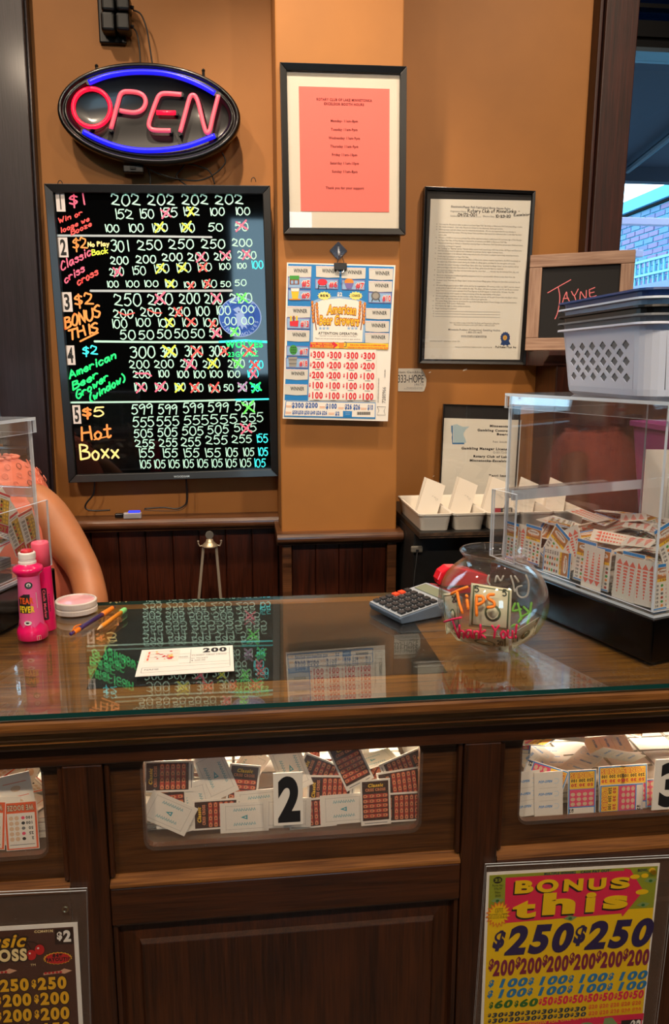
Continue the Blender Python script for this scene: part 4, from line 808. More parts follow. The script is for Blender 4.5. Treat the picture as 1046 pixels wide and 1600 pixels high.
m = MB(); CHP = mat('pink_chalk', 'E07A80', 0.9)
def jpt(u, v):   # crop [780,380] x3.93 -> local x,z on the slate
    u0 = 780 + u / 3.932; v0 = 380 + v / 3.932; r = ray(u0, v0); M = jb.matrix_basis if False else Matrix.Translation(jb.location) @ Euler(jb.rotation_euler).to_matrix().to_4x4(); I = M.inverted(); o = I @ Vector((0, 0, CAMZ)); dd = I.to_3x3() @ r
    t = (-0.0095 - o.y) / dd.y; return (o.x + dd.x * t, o.z + dd.z * t)
for P in ([(300, 305), (370, 265), (442, 225)], [(364, 268), (374, 320), (372, 370), (360, 430), (345, 465)], [(390, 370), (400, 335), (416, 300), (420, 330), (436, 360)], [(396, 340), (428, 338)], [(446, 296), (464, 322), (488, 282)], [(464, 322), (474, 352)], [(498, 350), (502, 300), (512, 310), (534, 338), (538, 290)], [(556, 288), (562, 330), (598, 322)], [(556, 286), (590, 272)], [(560, 306), (586, 300)]):
    m.ribbon(crom([jpt(*p) for p in P], 5), 0.0026, CHP, 0.0096)
m.build('chalk_writing', jb)

# ---------------------------------------------------------------- prize poster hanging on the pillar
Be = Sheet('prize_poster', 'blue and white printed prize poster with red dollar rows, clipped on the pillar', 'poster', [(449, 412), (618, 416), (607, 658), (443, 655)], 2.1185, (430, 370, 4.184))
m = MB(); a = [Be.L(78, 168), Be.L(788, 186), Be.L(738, 1206), Be.L(50, 1188)]; m.prism([a[3], a[2], a[1], a[0]], 0, 0.0014, WHITE, 'Y'); m.build('poster_card', Be.o)
BLU = mat('print_blue', '1B7FC8', 0.55); LBL = mat('print_light_blue', '8FB4DC', 0.55); DBL = mat('print_dark_blue', '2A5CA8', 0.55); RED = mat('print_red', 'D8283A', 0.55); YEL = mat('print_yellow', 'F2C22A', 0.55); ORG = mat('print_orange', 'E88A2C', 0.55); SIL = mat('scratch_silver', 'D2D0C8', 0.5); PUR = mat('print_purple', '7A6AA8', 0.55); BRN = mat('print_brown', '8A4A24', 0.6); LPK = mat('print_pale_pink', 'F0D0D8', 0.6); GRN = mat('print_green', '3E9A3C', 0.6); PYEL = mat('print_pale_yellow', 'F4E680', 0.6)
d = 0.0003
Be.P([(86, 176), (778, 196), (742, 736), (78, 706)], BLU, d); Be.P([(78, 706), (228, 700), (216, 1072), (62, 1068)], BLU, 1.5 * d)
Be.P([(238, 425), (300, 398), (420, 388), (540, 402), (598, 430), (584, 690), (232, 690)], LBL, 2 * d); Be.P([(252, 440), (310, 412), (420, 402), (532, 416), (584, 445), (570, 688), (248, 688)], WHITE, 3 * d)
def slot(u, v, w, h, kind, num=None, icon=None):
    sk = 0.026 * w
    if kind == 'W':
        Be.P([(u - 4, v), (u + w + 3, v + sk), (u + w, v + h + sk), (u + w * 0.5, v + h + sk * 0.5 + 4), (u - 3, v + h)], SIL, 4 * d); Be.ln([(u - 2, v + 4)] + [(u + w * t / 10, v + 4 + sk * t / 10 + (4 if t % 2 else -3)) for t in range(1, 11)], 4, LPK, 5 * d)
        Be.T('WINNER', u + w * 0.24, v + h * 0.62, h * 0.36, INK, 5 * d, u + w * 0.86, bold=0.02)
    else:
        Be.P([(u - 4, v), (u + w + 3, v + sk), (u + w, v + h + sk), (u - 3, v + h)], PUR, 4 * d); Be.P([(u, v + 5), (u + w - 2, v + 5 + sk), (u + w - 4, v + h + sk - 4), (u, v + h - 4)], LBL, 5 * d)
        icon(u + w * 0.3, v + h * 0.35); Be.T('#' + num, u + w * 0.60, v + h * 0.85, h * 0.55, WHITE, 7 * d, u + w * 0.97, bold=0.03, over=0.07); Be.T('#' + num, u + w * 0.60, v + h * 0.85, h * 0.55, RED, 8 * d, u + w * 0.97, bold=0.03)
def ic_bar(u, v): Be.R(u - 36, v - 34, u + 26, v - 8, GRN, 6 * d); Be.R(u - 36, v - 8, u + 26, v + 24, BRN, 6 * d); Be.R(u - 28, v - 2, u - 12, v + 20, LBL, 7 * d); Be.R(u - 4, v - 2, u + 16, v + 20, LBL, 7 * d)
def ic_grill(u, v): Be.D(u, v, 32, 22, RED, 6 * d); Be.ln([(u - 22, v + 14), (u - 28, v + 46)], 6, INK, 6 * d); Be.ln([(u + 22, v + 14), (u + 28, v + 46)], 6, INK, 6 * d); Be.ln([(u - 24, v + 30), (u + 24, v + 30)], 5, INK, 6 * d)
def ic_bowl(u, v): Be.D(u, v - 8, 30, 22, ORG, 6 * d); Be.P([(u - 30, v), (u + 30, v), (u + 16, v + 36), (u - 16, v + 36)], PUR, 7 * d)
def ic_beer(u, v): Be.P([(u - 28, v - 30), (u + 28, v - 30), (u + 18, v + 36), (u - 18, v + 36)], YEL, 6 * d); Be.P([(u - 28, v - 32), (u + 28, v - 32), (u + 24, v - 12), (u - 24, v - 12)], WHITE, 7 * d); Be.R(u - 36, v + 36, u + 34, v + 44, ORG, 6 * d)
def ic_keg(u, v): Be.D(u, v, 30, 30, GREYINK, 6 * d); Be.D(u, v, 20, 20, mat('icon_grey', '9A968E', 0.6), 7 * d); Be.ln([(u - 20, v + 20), (u - 26, v + 38)], 6, INK, 6 * d); Be.ln([(u + 20, v + 20), (u + 26, v + 38)], 6, INK, 6 * d)
def ic_pack(u, v): Be.P([(u - 28, v), (u + 30, v - 6), (u + 26, v + 34), (u - 26, v + 30)], RED, 7 * d); [Be.R(u + k, v - 36, u + k + 12, v + 4, c, 6 * d) for k, c in ((-26, YEL), (-8, BRN), (12, YEL))]
def ic_hop(u, v): Be.D(u, v + 4, 26, 32, GRN, 6 * d); [Be.D(u - 12 + 12 * (k % 3), v - 12 + 16 * (k // 3), 6, 6, mat('print_dark_green', '2A6A2C', 0.6), 7 * d, 8) for k in range(9)]
def ic_tub(u, v): Be.P([(u - 30, v - 28), (u + 28, v - 28), (u + 22, v + 36), (u - 24, v + 36)], mat('icon_grey'), 6 * d); Be.ln([(u - 28, v - 10), (u + 26, v - 10)], 5, GREYINK, 7 * d); Be.ln([(u - 26, v + 16), (u + 24, v + 16)], 5, GREYINK, 7 * d)
slot(86, 190, 150, 70, 'W'); slot(272, 190, 148, 72, 'W'); slot(438, 200, 152, 70, 'W'); slot(618, 205, 152, 72, 'W'); slot(616, 288, 148, 68, 'W')
slot(88, 262, 146, 74, 'N', '5', ic_bar); slot(266, 274, 146, 66, 'N', '6', ic_grill); slot(440, 280, 146, 66, 'N', '7', ic_bowl); slot(88, 346, 144, 66, 'N', '9', ic_beer); slot(614, 362, 146, 70, 'N', '10', ic_keg)
slot(82, 452, 148, 72, 'W'); slot(78, 608, 146, 72, 'W'); slot(80, 528, 146, 72, 'N', '13', ic_pack); slot(78, 712, 140, 66, 'N', '17', ic_hop); slot(74, 790, 142, 66, 'N', '18', ic_tub); slot(70, 864, 144, 66, 'W'); slot(66, 962, 144, 68, 'W')
slot(598, 466, 154, 68, 'W'); slot(594, 548, 150, 70, 'W'); slot(592, 626, 150, 66, 'W')
for u, t in ((322, '85%'), (528, '2 CHANCES')): Be.S(u, 386, 46, 36, 12, PYEL, 4 * d, 0.6); Be.T(t, u - 28, 392, 16, INK, 5 * d, u + 28, bold=0.03)
Be.T('$2', 405, 388, 26, WHITE, 4 * d, 440, bold=0.05)
# wheat ears either side
for sx, u0 in ((1, 258), (-1, 572)):
    Be.ln([(u0 + sx * 12, 610), (u0, 520), (u0 - sx * -2, 440)], 7, BRN, 4 * d)
    for k in range(6):
        for s2 in (-1, 1): x, z = Be.L(u0 + s2 * 15 + sx * k * 1.5, 436 + k * 24 + s2 * 5); Be.mb.disc(x, z, 0.0036, 0.0058, BRN, 5 * d, 8); Be.mb.disc(x, z + 0.0006, 0.0026, 0.0046, ORG, 5.5 * d, 8)
for dd_, c, ov in ((4, BRN, 0.07), (5, ORG, 0.03), (6, YEL, -0.005)):
    Be.mb.text('American', *Be.L(340, 508), (Be.L(340, 448)[1] - Be.L(340, 508)[1]), c, dd_ * d, w=Be.L(530, 508)[0] - Be.L(340, 508)[0], bold=0.02, over=ov, shear=0.15, arch=0.003)
    Be.mb.text('Beer Growers', *Be.L(286, 578), (Be.L(286, 516)[1] - Be.L(286, 578)[1]), c, dd_ * d, w=Be.L(548, 578)[0] - Be.L(286, 578)[0], bold=0.02, over=ov, shear=0.15, arch=0.002)
for u in (296, 320, 344, 482, 506, 530): Be.S(u, 598, 13, 5, 5, LBL, 4 * d)
Be.T('ATTENTION OPERATOR:', 282, 638, 17, INK, 4 * d, 542, bold=0.02); Be.T('Operator to post each open window on this flare.', 290, 650, 8, GREYINK, 4 * d, 535); Be.T('Players are not permitted to touch, scratch or open windows.', 262, 668, 9, GREYINK, 4 * d, 560)
Be.P([(230, 688), (742, 698), (740, 738), (228, 726)], YEL, 6 * d); Be.P([(230, 690), (380, 692), (380, 684), (412, 708), (380, 732), (380, 724), (228, 722)], RED, 7 * d); Be.T('FIND THIS SYMBOL', 234, 704, 11, YEL, 8 * d, 374, bold=0.04); Be.T('& OPEN A WINDOW', 244, 719, 11, YEL, 8 * d, 384, bold=0.04)
Be.P([(414, 682), (452, 682), (448, 728), (418, 726)], ORG, 8 * d); Be.P([(412, 678), (456, 678), (452, 692), (414, 692)], WHITE, 9 * d); Be.ln([(452, 686), (466, 690), (464, 716), (450, 720)], 5, GREYINK, 8 * d)
Be.T('PICK A PULL WINDOW IF A 15 OPEN WIN CARD', 490, 712, 10, RED, 7 * d, 724, bold=0.03); Be.T('WINDOW TO WIN ONE OF THE FOLLOWING SEAL PRIZES', 474, 729, 10, RED, 7 * d, 740, bold=0.03)
Be.R(224, 738, 660, 1068, WHITE, 7 * d)
for r, row in enumerate(('300 300 300 300', '200 200 200 200', '200 200 100 100', '100 100 100 100', '100 100 100 100')):
    for k, t in enumerate(row.split()):
        u = 230 + k * 110 - r * 3; v = 792 + r * 66.5 + k * 2.6
        Be.T('$', u, v - 12, 24, RED, 8 * d, u + 13, bold=0.05); Be.T(t, u + 15, v, 44, RED, 8 * d, u + 95, bold=0.06); Be.ln([(u + 34, v + 8), (u + 70, v + 9)], 3, INK, 8 * d)
x, z = Be.L(722, 1088); Be.mb.text('7280966', x, z, 0.0095, GREYINK, 3 * d, w=0.045, ang=R(90)); x, z = Be.L(676, 1085); Be.mb.text('||||||||||||||||||||||||||||||||', x, z, 0.003, GREYINK, 3 * d, w=0.068, ang=R(90)); x, z = Be.L(722, 920); Be.mb.text('FORM# 2842', x, z, 0.0035, GREYINK, 3 * d, w=0.022, ang=R(90))
Be.ln([(668, 1110), (724, 1112), (712, 1138), (722, 1166), (666, 1164), (680, 1136), (668, 1110)], 3, GREYINK, 3 * d)
Be.P([(70, 1072), (658, 1084), (656, 1190), (58, 1176)], BLU, 3 * d); Be.P([(74, 1076), (654, 1088), (652, 1180), (64, 1168)], WHITE, 4 * d)
for t, u0, u1, v in (('$300', 108, 188, 1118), ('$200', 196, 280, 1118), ('$100', 330, 404, 1124), ('$26', 455, 502, 1128), ('$26', 510, 556, 1130), ('$10', 604, 640, 1132)): Be.T(t, u0, v, 34, DBL, 5 * d, u1, bold=0.06)
for t, u0, u1, v in (('$50', 112, 148, 1160), ('$50', 150, 186, 1161), ('$50', 190, 226, 1162), ('$40', 230, 264, 1162), ('$26', 268, 302, 1163), ('$26', 306, 340, 1164), ('$2', 392, 422, 1168)): Be.T(t, u0, v, 26, DBL, 5 * d, u1, bold=0.06)
for u, v in ((70, 1110), (290, 1116), (412, 1122), (560, 1126), (68, 1152), (350, 1158)): Be.ln([(u, v - 6), (u + 38, v - 5)], 3, ORG, 5 * d); Be.ln([(u, v + 2), (u + 36, v + 3)], 3, ORG, 5 * d)
Be.P([(444, 1138), (504, 1140), (502, 1178), (444, 1176)], BLU, 5 * d); Be.ln([(460, 1150), (490, 1151)], 3, LBL, 6 * d); Be.ln([(460, 1160), (490, 1161)], 3, LBL, 6 * d)
for k in range(22): Be.R(536 + k * 4, 1144, 538 + k * 4 + (k % 3) * 0.7, 1164, INK, 5 * d)
Be.mb.build('printing', Be.o)
# adhesive hook and binder clip
p = on_y(529, 392, YP - 0.002); hk = thing('adhesive_hook', 'clear diamond-shaped adhesive hook on the pillar above the poster', 'hook', p)
m = MB(); m.xf = Matrix.Rotation(R(45), 4, 'Y'); m.box(-0.0175, 0.0175, -0.003, 0.0012, -0.0175, 0.0175, clear('smoky_hook', (0.45, 0.55, 0.72), 0.06, 0.05, 0.25, (0.3, 0.36, 0.5))); m.xf = None; m.build('hook_base', hk, bevel=0.002)
m = MB(); m.tube([(0, -0.004, 0.010), (0, -0.007, -0.004), (0, -0.012, -0.012), (0, -0.017, -0.010), (0, -0.018, -0.004)], 0.0026, clear('smoky_hook2', (0.8, 0.85, 0.9), 0.2, 0.1, 0.4, (0.8, 0.85, 0.95)), 8); m.build('hook_arm', hk, smooth=True)
p2 = on_y(532, 417, 2.1185); cl = thing('binder_clip', 'black binder clip gripping the top of the prize poster', 'clip', (p2.x, 2.1185, p2.z))
m = MB(); m.prism([(-0.0075, -0.0095), (0.0085, -0.0095), (0.010, 0.010), (-0.006, 0.010)], -0.017, 0.017, BLACKP, 'X')
o = m.build('clip_body', cl, bevel=0.002)
m = MB(); m.tube([(-0.009, -0.008, 0.010), (-0.006, -0.010, 0.018), (-0.003, -0.012, 0.027), (0.003, -0.012, 0.027), (0.006, -0.010, 0.018), (0.009, -0.008, 0.010)], 0.0011, mat('steel_wire', '9A9CA0', 0.25, 1.0), 6); m.tube([(-0.009, -0.008, -0.010), (-0.005, -0.011, -0.017), (0.005, -0.011, -0.017), (0.009, -0.008, -0.010)], 0.0011, mat('steel_wire'), 6); m.build('wire_handle', cl)

# ---------------------------------------------------------------- black shelf cabinet with white bins (right, by the pillar)
SHM = mat('black_laminate', '0F0D0C', 0.45, noise=0.2, nscale=30); WORN = mat('worn_chipboard_edge', '3C2A1C', 0.8, noise=0.9, nscale=60); CABM = mat('cabinet_black', '050506', 0.6)
sh = thing('shelf_cabinet', 'black laminate shelf cabinet with a worn front edge, right of the pillar', 'cabinet', (0.68, 2.17, 0))
sx0, sy0 = 0.68, 2.17
m = MB(); m.box(0.443 - sx0, 0.917 - sx0, 1.925 - sy0, 2.398 - sy0, 1.0515, 1.0660, SHM); m.build('shelf_top', sh, bevel=0.001)
m = MB(); m.box(0.443 - sx0, 0.917 - sx0, 1.9228 - sy0, 1.9248 - sy0, 1.0565, 1.0655, WORN); m.box(0.443 - sx0, 0.917 - sx0, 1.9228 - sy0, 1.9248 - sy0, 1.0515, 1.0535, WORN); m.build('worn_edge', sh)
m = MB(); m.box(0.441 - sx0, 0.917 - sx0, 1.98 - sy0, 2.39 - sy0, 0.0, 1.0510, CABM); m.build('cabinet_body', sh)
jk = thing('wall_jack', 'small grey jack box with a thin wire on the black cabinet', 'jack', (0.448, 1.9795, 1.0105))
m = MB(); m.box(-0.016, 0.016, -0.012, 0, -0.009, 0.009, mat('jack_grey', '6E6A62', 0.5)); m.build('jack_box', jk, bevel=0.004, seg=3); m = MB(); m.box(-0.004, 0.004, -0.014, -0.0125, -0.005, 0.001, INK); m.build('socket', jk)
m = MB(); m.tube(crom([(0, -0.013, -0.004), (-0.003, -0.016, -0.03), (-0.007, -0.012, -0.08), (-0.010, -0.01, -0.16)], 4), 0.0007, mat('thin_grey_wire', '4A4A4C', 0.5), 5); m.build('wire', jk)
BINP = mat('white_bin_plastic', 'DDD6CA', 0.42); PAP = mat('slip_paper', 'D9D0C2', 0.8); PAP2 = mat('slip_paper_grey', 'C6BEB2', 0.8); PENC = mat('pencil_grey', '8C8880', 0.8)
def rr_ring(hx, hy, r, z, k=4):
    P = []
    for cx, cyy, a in ((hx - r, hy - r, 0), (-hx + r, hy - r, 90), (-hx + r, -hy + r, 180), (hx - r, -hy + r, 270)):
        for i in range(k): P.append((cx + r * math.cos(R(a + 90 * i / (k - 1))), cyy + r * math.sin(R(a + 90 * i / (k - 1))), z))
    return P
def rings_mesh(m, rings, mt, cap0=True, cap1=True):
    n = len(rings[0]); V = sum(rings, []); Fc = [(j * n + i, j * n + (i + 1) % n, (j + 1) * n + (i + 1) % n, (j + 1) * n + i) for j in range(len(rings) - 1) for i in range(n)]
    if cap0: Fc.append(tuple(range(n - 1, -1, -1)))
    if cap1: Fc.append(tuple((len(rings) - 1) * n + i for i in range(n)))
    m.add(V, Fc, mt)
def white_bin(x, y, label, sticker=False):
    t = thing('white_bin', label, 'bin', (x, y, 1.0665), group=None)
    m = MB(); bx, by = 0.0455, 0.148
    rings_mesh(m, [rr_ring(bx - 0.009, by - 0.009, 0.010, 0), rr_ring(bx - 0.003, by - 0.003, 0.011, 0.040), rr_ring(bx, by, 0.012, 0.0405), rr_ring(bx + 0.0005, by + 0.0005, 0.012, 0.046), rr_ring(bx - 0.004, by - 0.004, 0.011, 0.0465), rr_ring(bx - 0.0055, by - 0.0055, 0.010, 0.040), rr_ring(bx - 0.0105, by - 0.0105, 0.009, 0.0025)], BINP)
    m.build('bin_body', t, bevel=0)
    if sticker:
        m = MB(); y0 = -by + 0.0062; m.box(-0.026, 0.026, y0, y0 + 0.0006, 0.006, 0.036, INK); m.box(-0.0255, -0.006, y0 - 0.0003, y0 + 0.0003, 0.024, 0.035, mat('sticker_red', 'B81E30', 0.5))
        for k in range(12): m.box(0.0 + k * 0.0019, 0.0009 + k * 0.0019 + (k % 3) * 0.0002, y0 - 0.0003, y0 + 0.0003, 0.024, 0.034, CREAM)
        for k in range(4): m.box(-0.024, 0.018 - (k % 2) * 0.006, y0 - 0.0003, y0 + 0.0003, 0.009 + k * 0.0033, 0.0102 + k * 0.0033, GREYINK)
        m.build('price_sticker', t, (0, 0.0, 0), (R(-8.5), 0, 0))['label'] = 'black and red bar code sticker'
    return t
binx = [(0.4900, 2.088), (0.5825, 2.088), (0.6750, 2.086), (0.7675, 2.086), (0.8600, 2.086)]
binl = ['white plastic bin of paper slips next to the pillar, leftmost of the row', 'white plastic bin of paper slips, second from the pillar', 'white plastic bin with a black and red bar code sticker on its front', 'white plastic bin of slips seen through the acrylic box, fourth from the pillar', 'white plastic bin of slips farthest right in the row, seen through the acrylic box']
for i, (x, y) in enumerate(binx): white_bin(x, y, binl[i], i == 2)
# folded slips standing in the bins
def slips(x, y, a, lean, n, lab, w_=0.058, h_=0.115, mk=True):
    a = min(a, 24)
    for k in range(n):
        q = MB(); q.box(-w_ / 2, w_ / 2, 0, 0.0022, 0, h_, PAP if k % 2 == 0 else PAP2)
        if mk and k == 0:
            for P in hand_paths('rx', w_ * 0.02, h_ * 0.60, 0.006, 0.010): q.ribbon(P, 0.0006, PENC, 0.0004)
            for P in hand_paths('17', w_ * 0.18, h_ * 0.55, 0.006, 0.009): q.ribbon(P, 0.0006, PENC, 0.0004)
        o = q.build('paper_slip', None, (x - 0.0078, y + 0.0165 * k, 1.0707 + w_ / 2 * math.sin(R(a))), (R(-lean), R(a - 2 * k), 0))
        tag(o, lab if k == 0 else lab.replace('front-most', 'rear'), 'paper')
slips(0.4885, 2.025, 24, 26, 2, 'front-most folded paper slip in the bin nearest the pillar')
slips(0.5815, 2.025, 24, 26, 2, 'front-most folded paper slip in the second bin from the pillar')
slips(0.674, 2.025, 24, 24, 2, 'front-most folded paper slip in the bin with the bar code sticker')
slips(0.7675, 2.035, 40, 30, 1, 'folded paper slip leaning in the fourth bin from the pillar', mk=False)
slips(0.859, 2.035, 30, 34, 1, 'folded paper slip leaning in the rightmost bin', mk=False)

# ---------------------------------------------------------------- metal easel behind the counter
STL = mat('brushed_steel', '9C9080', 0.4, 0.35); e_ = on_y(328, 850, 2.29)
es = thing('display_easel', 'folded grey metal easel with a round finial standing against the wainscot', 'easel', (e_.x, 2.29, 0))
def ez(v): return on_y(328, v, 2.29).z
def exx(u, v): return on_y(u, v, 2.29).x - e_.x
m = MB(); m.lathe([(0.001, ez(832)), (0.0, ez(832))], STL) if False else None
m.tube([(0, -0.002, ez(836)), (0, 0.002, ez(836))], 0.0126, mat('finial_grey', '6A6660', 0.5, 0.5), 18); m.build('finial', es, bevel=0.001)
m = MB(); m.lathe([(0.0095, ez(842)), (0.012, ez(846)), (0.020, ez(850)), (0.025, ez(852.5)), (0.024, ez(854)), (0.004, ez(854))], mat('easel_cap', 'B8A68C', 0.35, 0.6)); m.build('cap', es, smooth=True)
for s in (-1, 1):
    m = MB(); m.tube([(s * 0.022, 0, ez(852)), (s * 0.030, 0, ez(853)), (s * 0.034, 0, ez(849)), (s * 0.0345, 0, ez(846))], 0.0022, STL, 8); m.ball((s * 0.0345, 0, ez(845.5)), 0.0032, STL, 8, 6); m.build('hook', es)
    m = MB(); x0 = s * 0.019; x1 = exx(309 if s < 0 else 346, 932); m.prism([(x0 - 0.004, ez(854)), (x0 + 0.004, ez(854)), (x1 + 0.005 + (x1 - x0) * 4, 0.0), (x1 - 0.005 + (x1 - x0) * 4, 0.0)], -0.006, 0.006, STL, 'Y'); m.build('leg', es, bevel=0.001)

# ---------------------------------------------------------------- attendant behind the counter
SKIN = mat('skin', 'AC6E48', 0.5, noise=0.06, nscale=25, sss=0.12); SHIRT = mat('salmon_shirt', 'E0765C', 0.75, noise=0.05, nscale=60, bump=0.2); HAIR = mat('grey_hair', 'B4AFA8', 0.6, noise=0.25, nscale=90, bump=0.4)
pe = thing('person', 'seated woman in a sleeveless salmon lace-edged top behind the counter, bare arm hanging', 'person', (-0.70, 2.00, 0.0))
po_ = Vector(pe.location)
def skin_mesh(name, pts, edges, mt, parent, sub=2, root=0):
    me = bpy.data.meshes.new(name); me.from_pydata([tuple(Vector(p[:3]) - po_) for p in pts], edges, []); o = bpy.data.objects.new(name, me); C.objects.link(o)
    md = o.modifiers.new('skin', 'SKIN'); md.use_smooth_shade = True; md.branch_smoothing = 0.4
    for i, p in enumerate(pts):
        sv = me.skin_vertices[0].data[i]; r = p[3]; sv.radius = r if isinstance(r, tuple) else (r, r); sv.use_root = (i == root)
    o.modifiers.new('sub', 'SUBSURF').levels = sub; o.modifiers['sub'].render_levels = sub
    me.materials.append(mt); o.parent = parent; return o
def P3(u, v, y): p = on_y(u, v, y); return (p.x, p.y, p.z)
PX = -0.715
pts = [(PX, 2.020, 0.72, (0.15, 0.11)), (PX, 2.020, 0.92, (0.15, 0.11)), (PX, 2.010, 1.10, (0.14, 0.10)), (PX, 2.010, 1.20, (0.11, 0.075)), (PX, 2.005, 1.27, (0.055, 0.055)), (PX, 1.990, 1.325, (0.050, 0.052)), (PX, 1.980, 1.39, (0.078, 0.096)), (PX, 1.985, 1.46, (0.074, 0.092)),
       (*P3(64, 782, 1.970), 0.052), (*P3(94, 832, 1.940), 0.056), (*P3(134, 893, 1.880), 0.041), (*P3(147, 955, 1.800), 0.042), (-0.42, 1.760, 0.80, 0.030), (-0.44, 1.740, 0.74, (0.036, 0.020)),
       (PX - 0.20, 2.000, 1.20, 0.060), (PX - 0.25, 1.960, 1.08, 0.056), (PX - 0.28, 1.900, 0.94, 0.046), (PX - 0.24, 1.800, 0.84, 0.038), (PX - 0.18, 1.740, 0.78, 0.030), (PX - 0.15, 1.710, 0.75, (0.036, 0.02)),
       (PX + 0.10, 2.010, 0.70, 0.095), (PX + 0.12, 1.800, 0.68, 0.075), (PX + 0.12, 1.780, 0.42, 0.055), (PX + 0.12, 1.780, 0.09, 0.038), (PX + 0.12, 1.725, 0.045, (0.04, 0.03)),
       (PX - 0.10, 2.010, 0.70, 0.095), (PX - 0.12, 1.800, 0.68, 0.075), (PX - 0.12, 1.780, 0.42, 0.055), (PX - 0.12, 1.780, 0.09, 0.038), (PX - 0.12, 1.725, 0.045, (0.04, 0.03))]
eds = [(0, 1), (1, 2), (2, 3), (3, 4), (4, 5), (5, 6), (6, 7), (3, 8), (8, 9), (9, 10), (10, 11), (11, 12), (12, 13), (3, 14), (14, 15), (15, 16), (16, 17), (17, 18), (18, 19), (0, 20), (20, 21), (21, 22), (22, 23), (23, 24), (0, 25), (25, 26), (26, 27), (27, 28), (28, 29)]
def finger(base, tip, side):
    b = len(pts); n = 3
    pts.extend([(base[0] + (tip[0] - base[0]) * k / n, base[1] + (tip[1] - base[1]) * k / n - (0.004 if k == 1 else 0), base[2] + (tip[2] - base[2]) * k / n, 0.0085 - 0.001 * k) for k in range(1, n + 1)])
    eds.extend([(side, b), (b, b + 1), (b + 1, b + 2)])
for k, (dx, ln_) in enumerate(((-0.026, 0.062), (-0.009, 0.072), (0.009, 0.068), (0.025, 0.056))):
    finger((-0.44 + dx, 1.735, 0.725), (-0.443 + dx * 1.25, 1.715, 0.725 - ln_), 13); finger((PX - 0.15 + dx, 1.705, 0.742), (PX - 0.14 + dx * 1.25, 1.605, 0.742 - ln_ * 0.7), 19)
finger((-0.475, 1.740, 0.75), (-0.495, 1.715, 0.705), 13); finger((PX - 0.115, 1.705, 0.755), (PX - 0.09, 1.615, 0.725), 19)
skin_mesh('body', pts, eds, SKIN, pe)
# face: eyes, brows, nose, lips, ears
m = MB(); m.xf = Matrix.Translation((-0.015, 0, 0)); hx, hy, hz = 0.0, -0.028, 1.385
m.ball((hx, hy - 0.086, hz - 0.004), (0.011, 0.016, 0.022), SKIN, 10, 8); m.build('nose', pe, smooth=True)
for s in (-1, 1):
    m = MB(); m.xf = Matrix.Translation((-0.015, 0, 0)); m.ball((s * 0.029, hy - 0.0655, hz + 0.022), (0.012, 0.010, 0.0065), mat('eye_white', 'DCD8D0', 0.3), 12, 8); m.ball((s * 0.029, hy - 0.0725, hz + 0.022), (0.0052, 0.0042, 0.0052), mat('eye_iris', '3A2A1C', 0.2), 10, 6); m.build('eye', pe, smooth=True)
    m = MB(); m.xf = Matrix.Translation((-0.015, 0, 0)); m.tube(crom([(s * 0.018, hy - 0.078, hz + 0.038), (s * 0.032, hy - 0.077, hz + 0.042), (s * 0.046, hy - 0.066, hz + 0.037)], 3), 0.003, HAIR, 6); m.build('eyebrow', pe)
    m = MB(); m.xf = Matrix.Translation((-0.015, 0, 0)); m.ball((s * 0.074, hy + 0.012, hz + 0.010), (0.008, 0.018, 0.030), SKIN, 10, 8); m.build('ear', pe, smooth=True)
m = MB(); m.xf = Matrix.Translation((-0.015, 0, 0)); m.ball((0, hy - 0.074, hz - 0.042), (0.022, 0.010, 0.007), mat('lips', '9A4A44', 0.4), 12, 6); m.build('mouth', pe, smooth=True)
# hair: a shell over the back and sides of the head, ending at the jaw
m = MB(); m.xf = Matrix.Translation((-0.015, -0.01, 1.40)); V = []; Fc = []; nu, nv = 24, 12
for j in range(nv + 1):
    for i in range(nu + 1):
        ph = R(-38 + 256 * i / nu); th = j / nv; zz = 0.112 - 0.225 * th ** 1.3; rr_ = math.sqrt(max(0.0, 1 - (max(zz, -0.02) / 0.118) ** 2)) * (1 + 0.06 * math.sin(i * 2.3 + j)); V.append((0.088 * rr_ * math.cos(ph), 0.102 * rr_ * math.sin(ph) - 0.002, zz))
for j in range(nv):
    for i in range(nu): k = j * (nu + 1) + i; Fc.append((k, k + 1, k + nu + 2, k + nu + 1))
m.add(V, Fc, HAIR); o = m.build('hair', pe, smooth=True); sd = o.modifiers.new('solid', 'SOLIDIFY'); sd.thickness = 0.014; sd.offset = 1
# shirt: torso tube with straps, ragged lace along the neckline
m = MB(); lv = [(0.66, 0.225, 0.165, 2.015), (0.78, 0.270, 0.175, 2.010), (0.90, 0.280, 0.180, 2.000), (1.00, 0.262, 0.176, 1.990), (1.10, 0.232, 0.168, 1.985), (1.165, 0.208, 0.142, 1.995), (1.21, 0.186, 0.112, 2.002), (1.245, 0.165, 0.088, 2.005), (1.268, 0.120, 0.068, 2.005)]
rings = []
for z, rx, ry, yy in lv:
    rings.append([(0.01 + (PX + 0.70) + rx * math.cos(2 * math.pi * i / 40) * (1 + 0.012 * math.sin(i * 3 + z * 30)), yy - 2.00 + ry * math.sin(2 * math.pi * i / 40) * (1 + 0.02 * math.sin(i * 2.2 + z * 14)), z) for i in range(40)])
rings_mesh(m, rings, SHIRT, False, False); o = m.build('sleeveless_top', pe, smooth=True); o.modifiers.new('solid', 'SOLIDIFY').thickness = 0.004
LACE = mat('salmon_lace', 'E88A72', 0.8); LACED = mat('lace_dark', '8A4436', 0.9)  # darker colour for part of the lace rings
m = MB()
for i in range(30):
    a = 2 * math.pi * i / 30; r1 = (0.120 + 0.006, 0.068 + 0.006); c = (0.01 + (PX + 0.70) + r1[0] * math.cos(a), 0.005 + r1[1] * math.sin(a), 1.270); m.ball(c, (0.008, 0.0025, 0.0045), LACE, 8, 5)
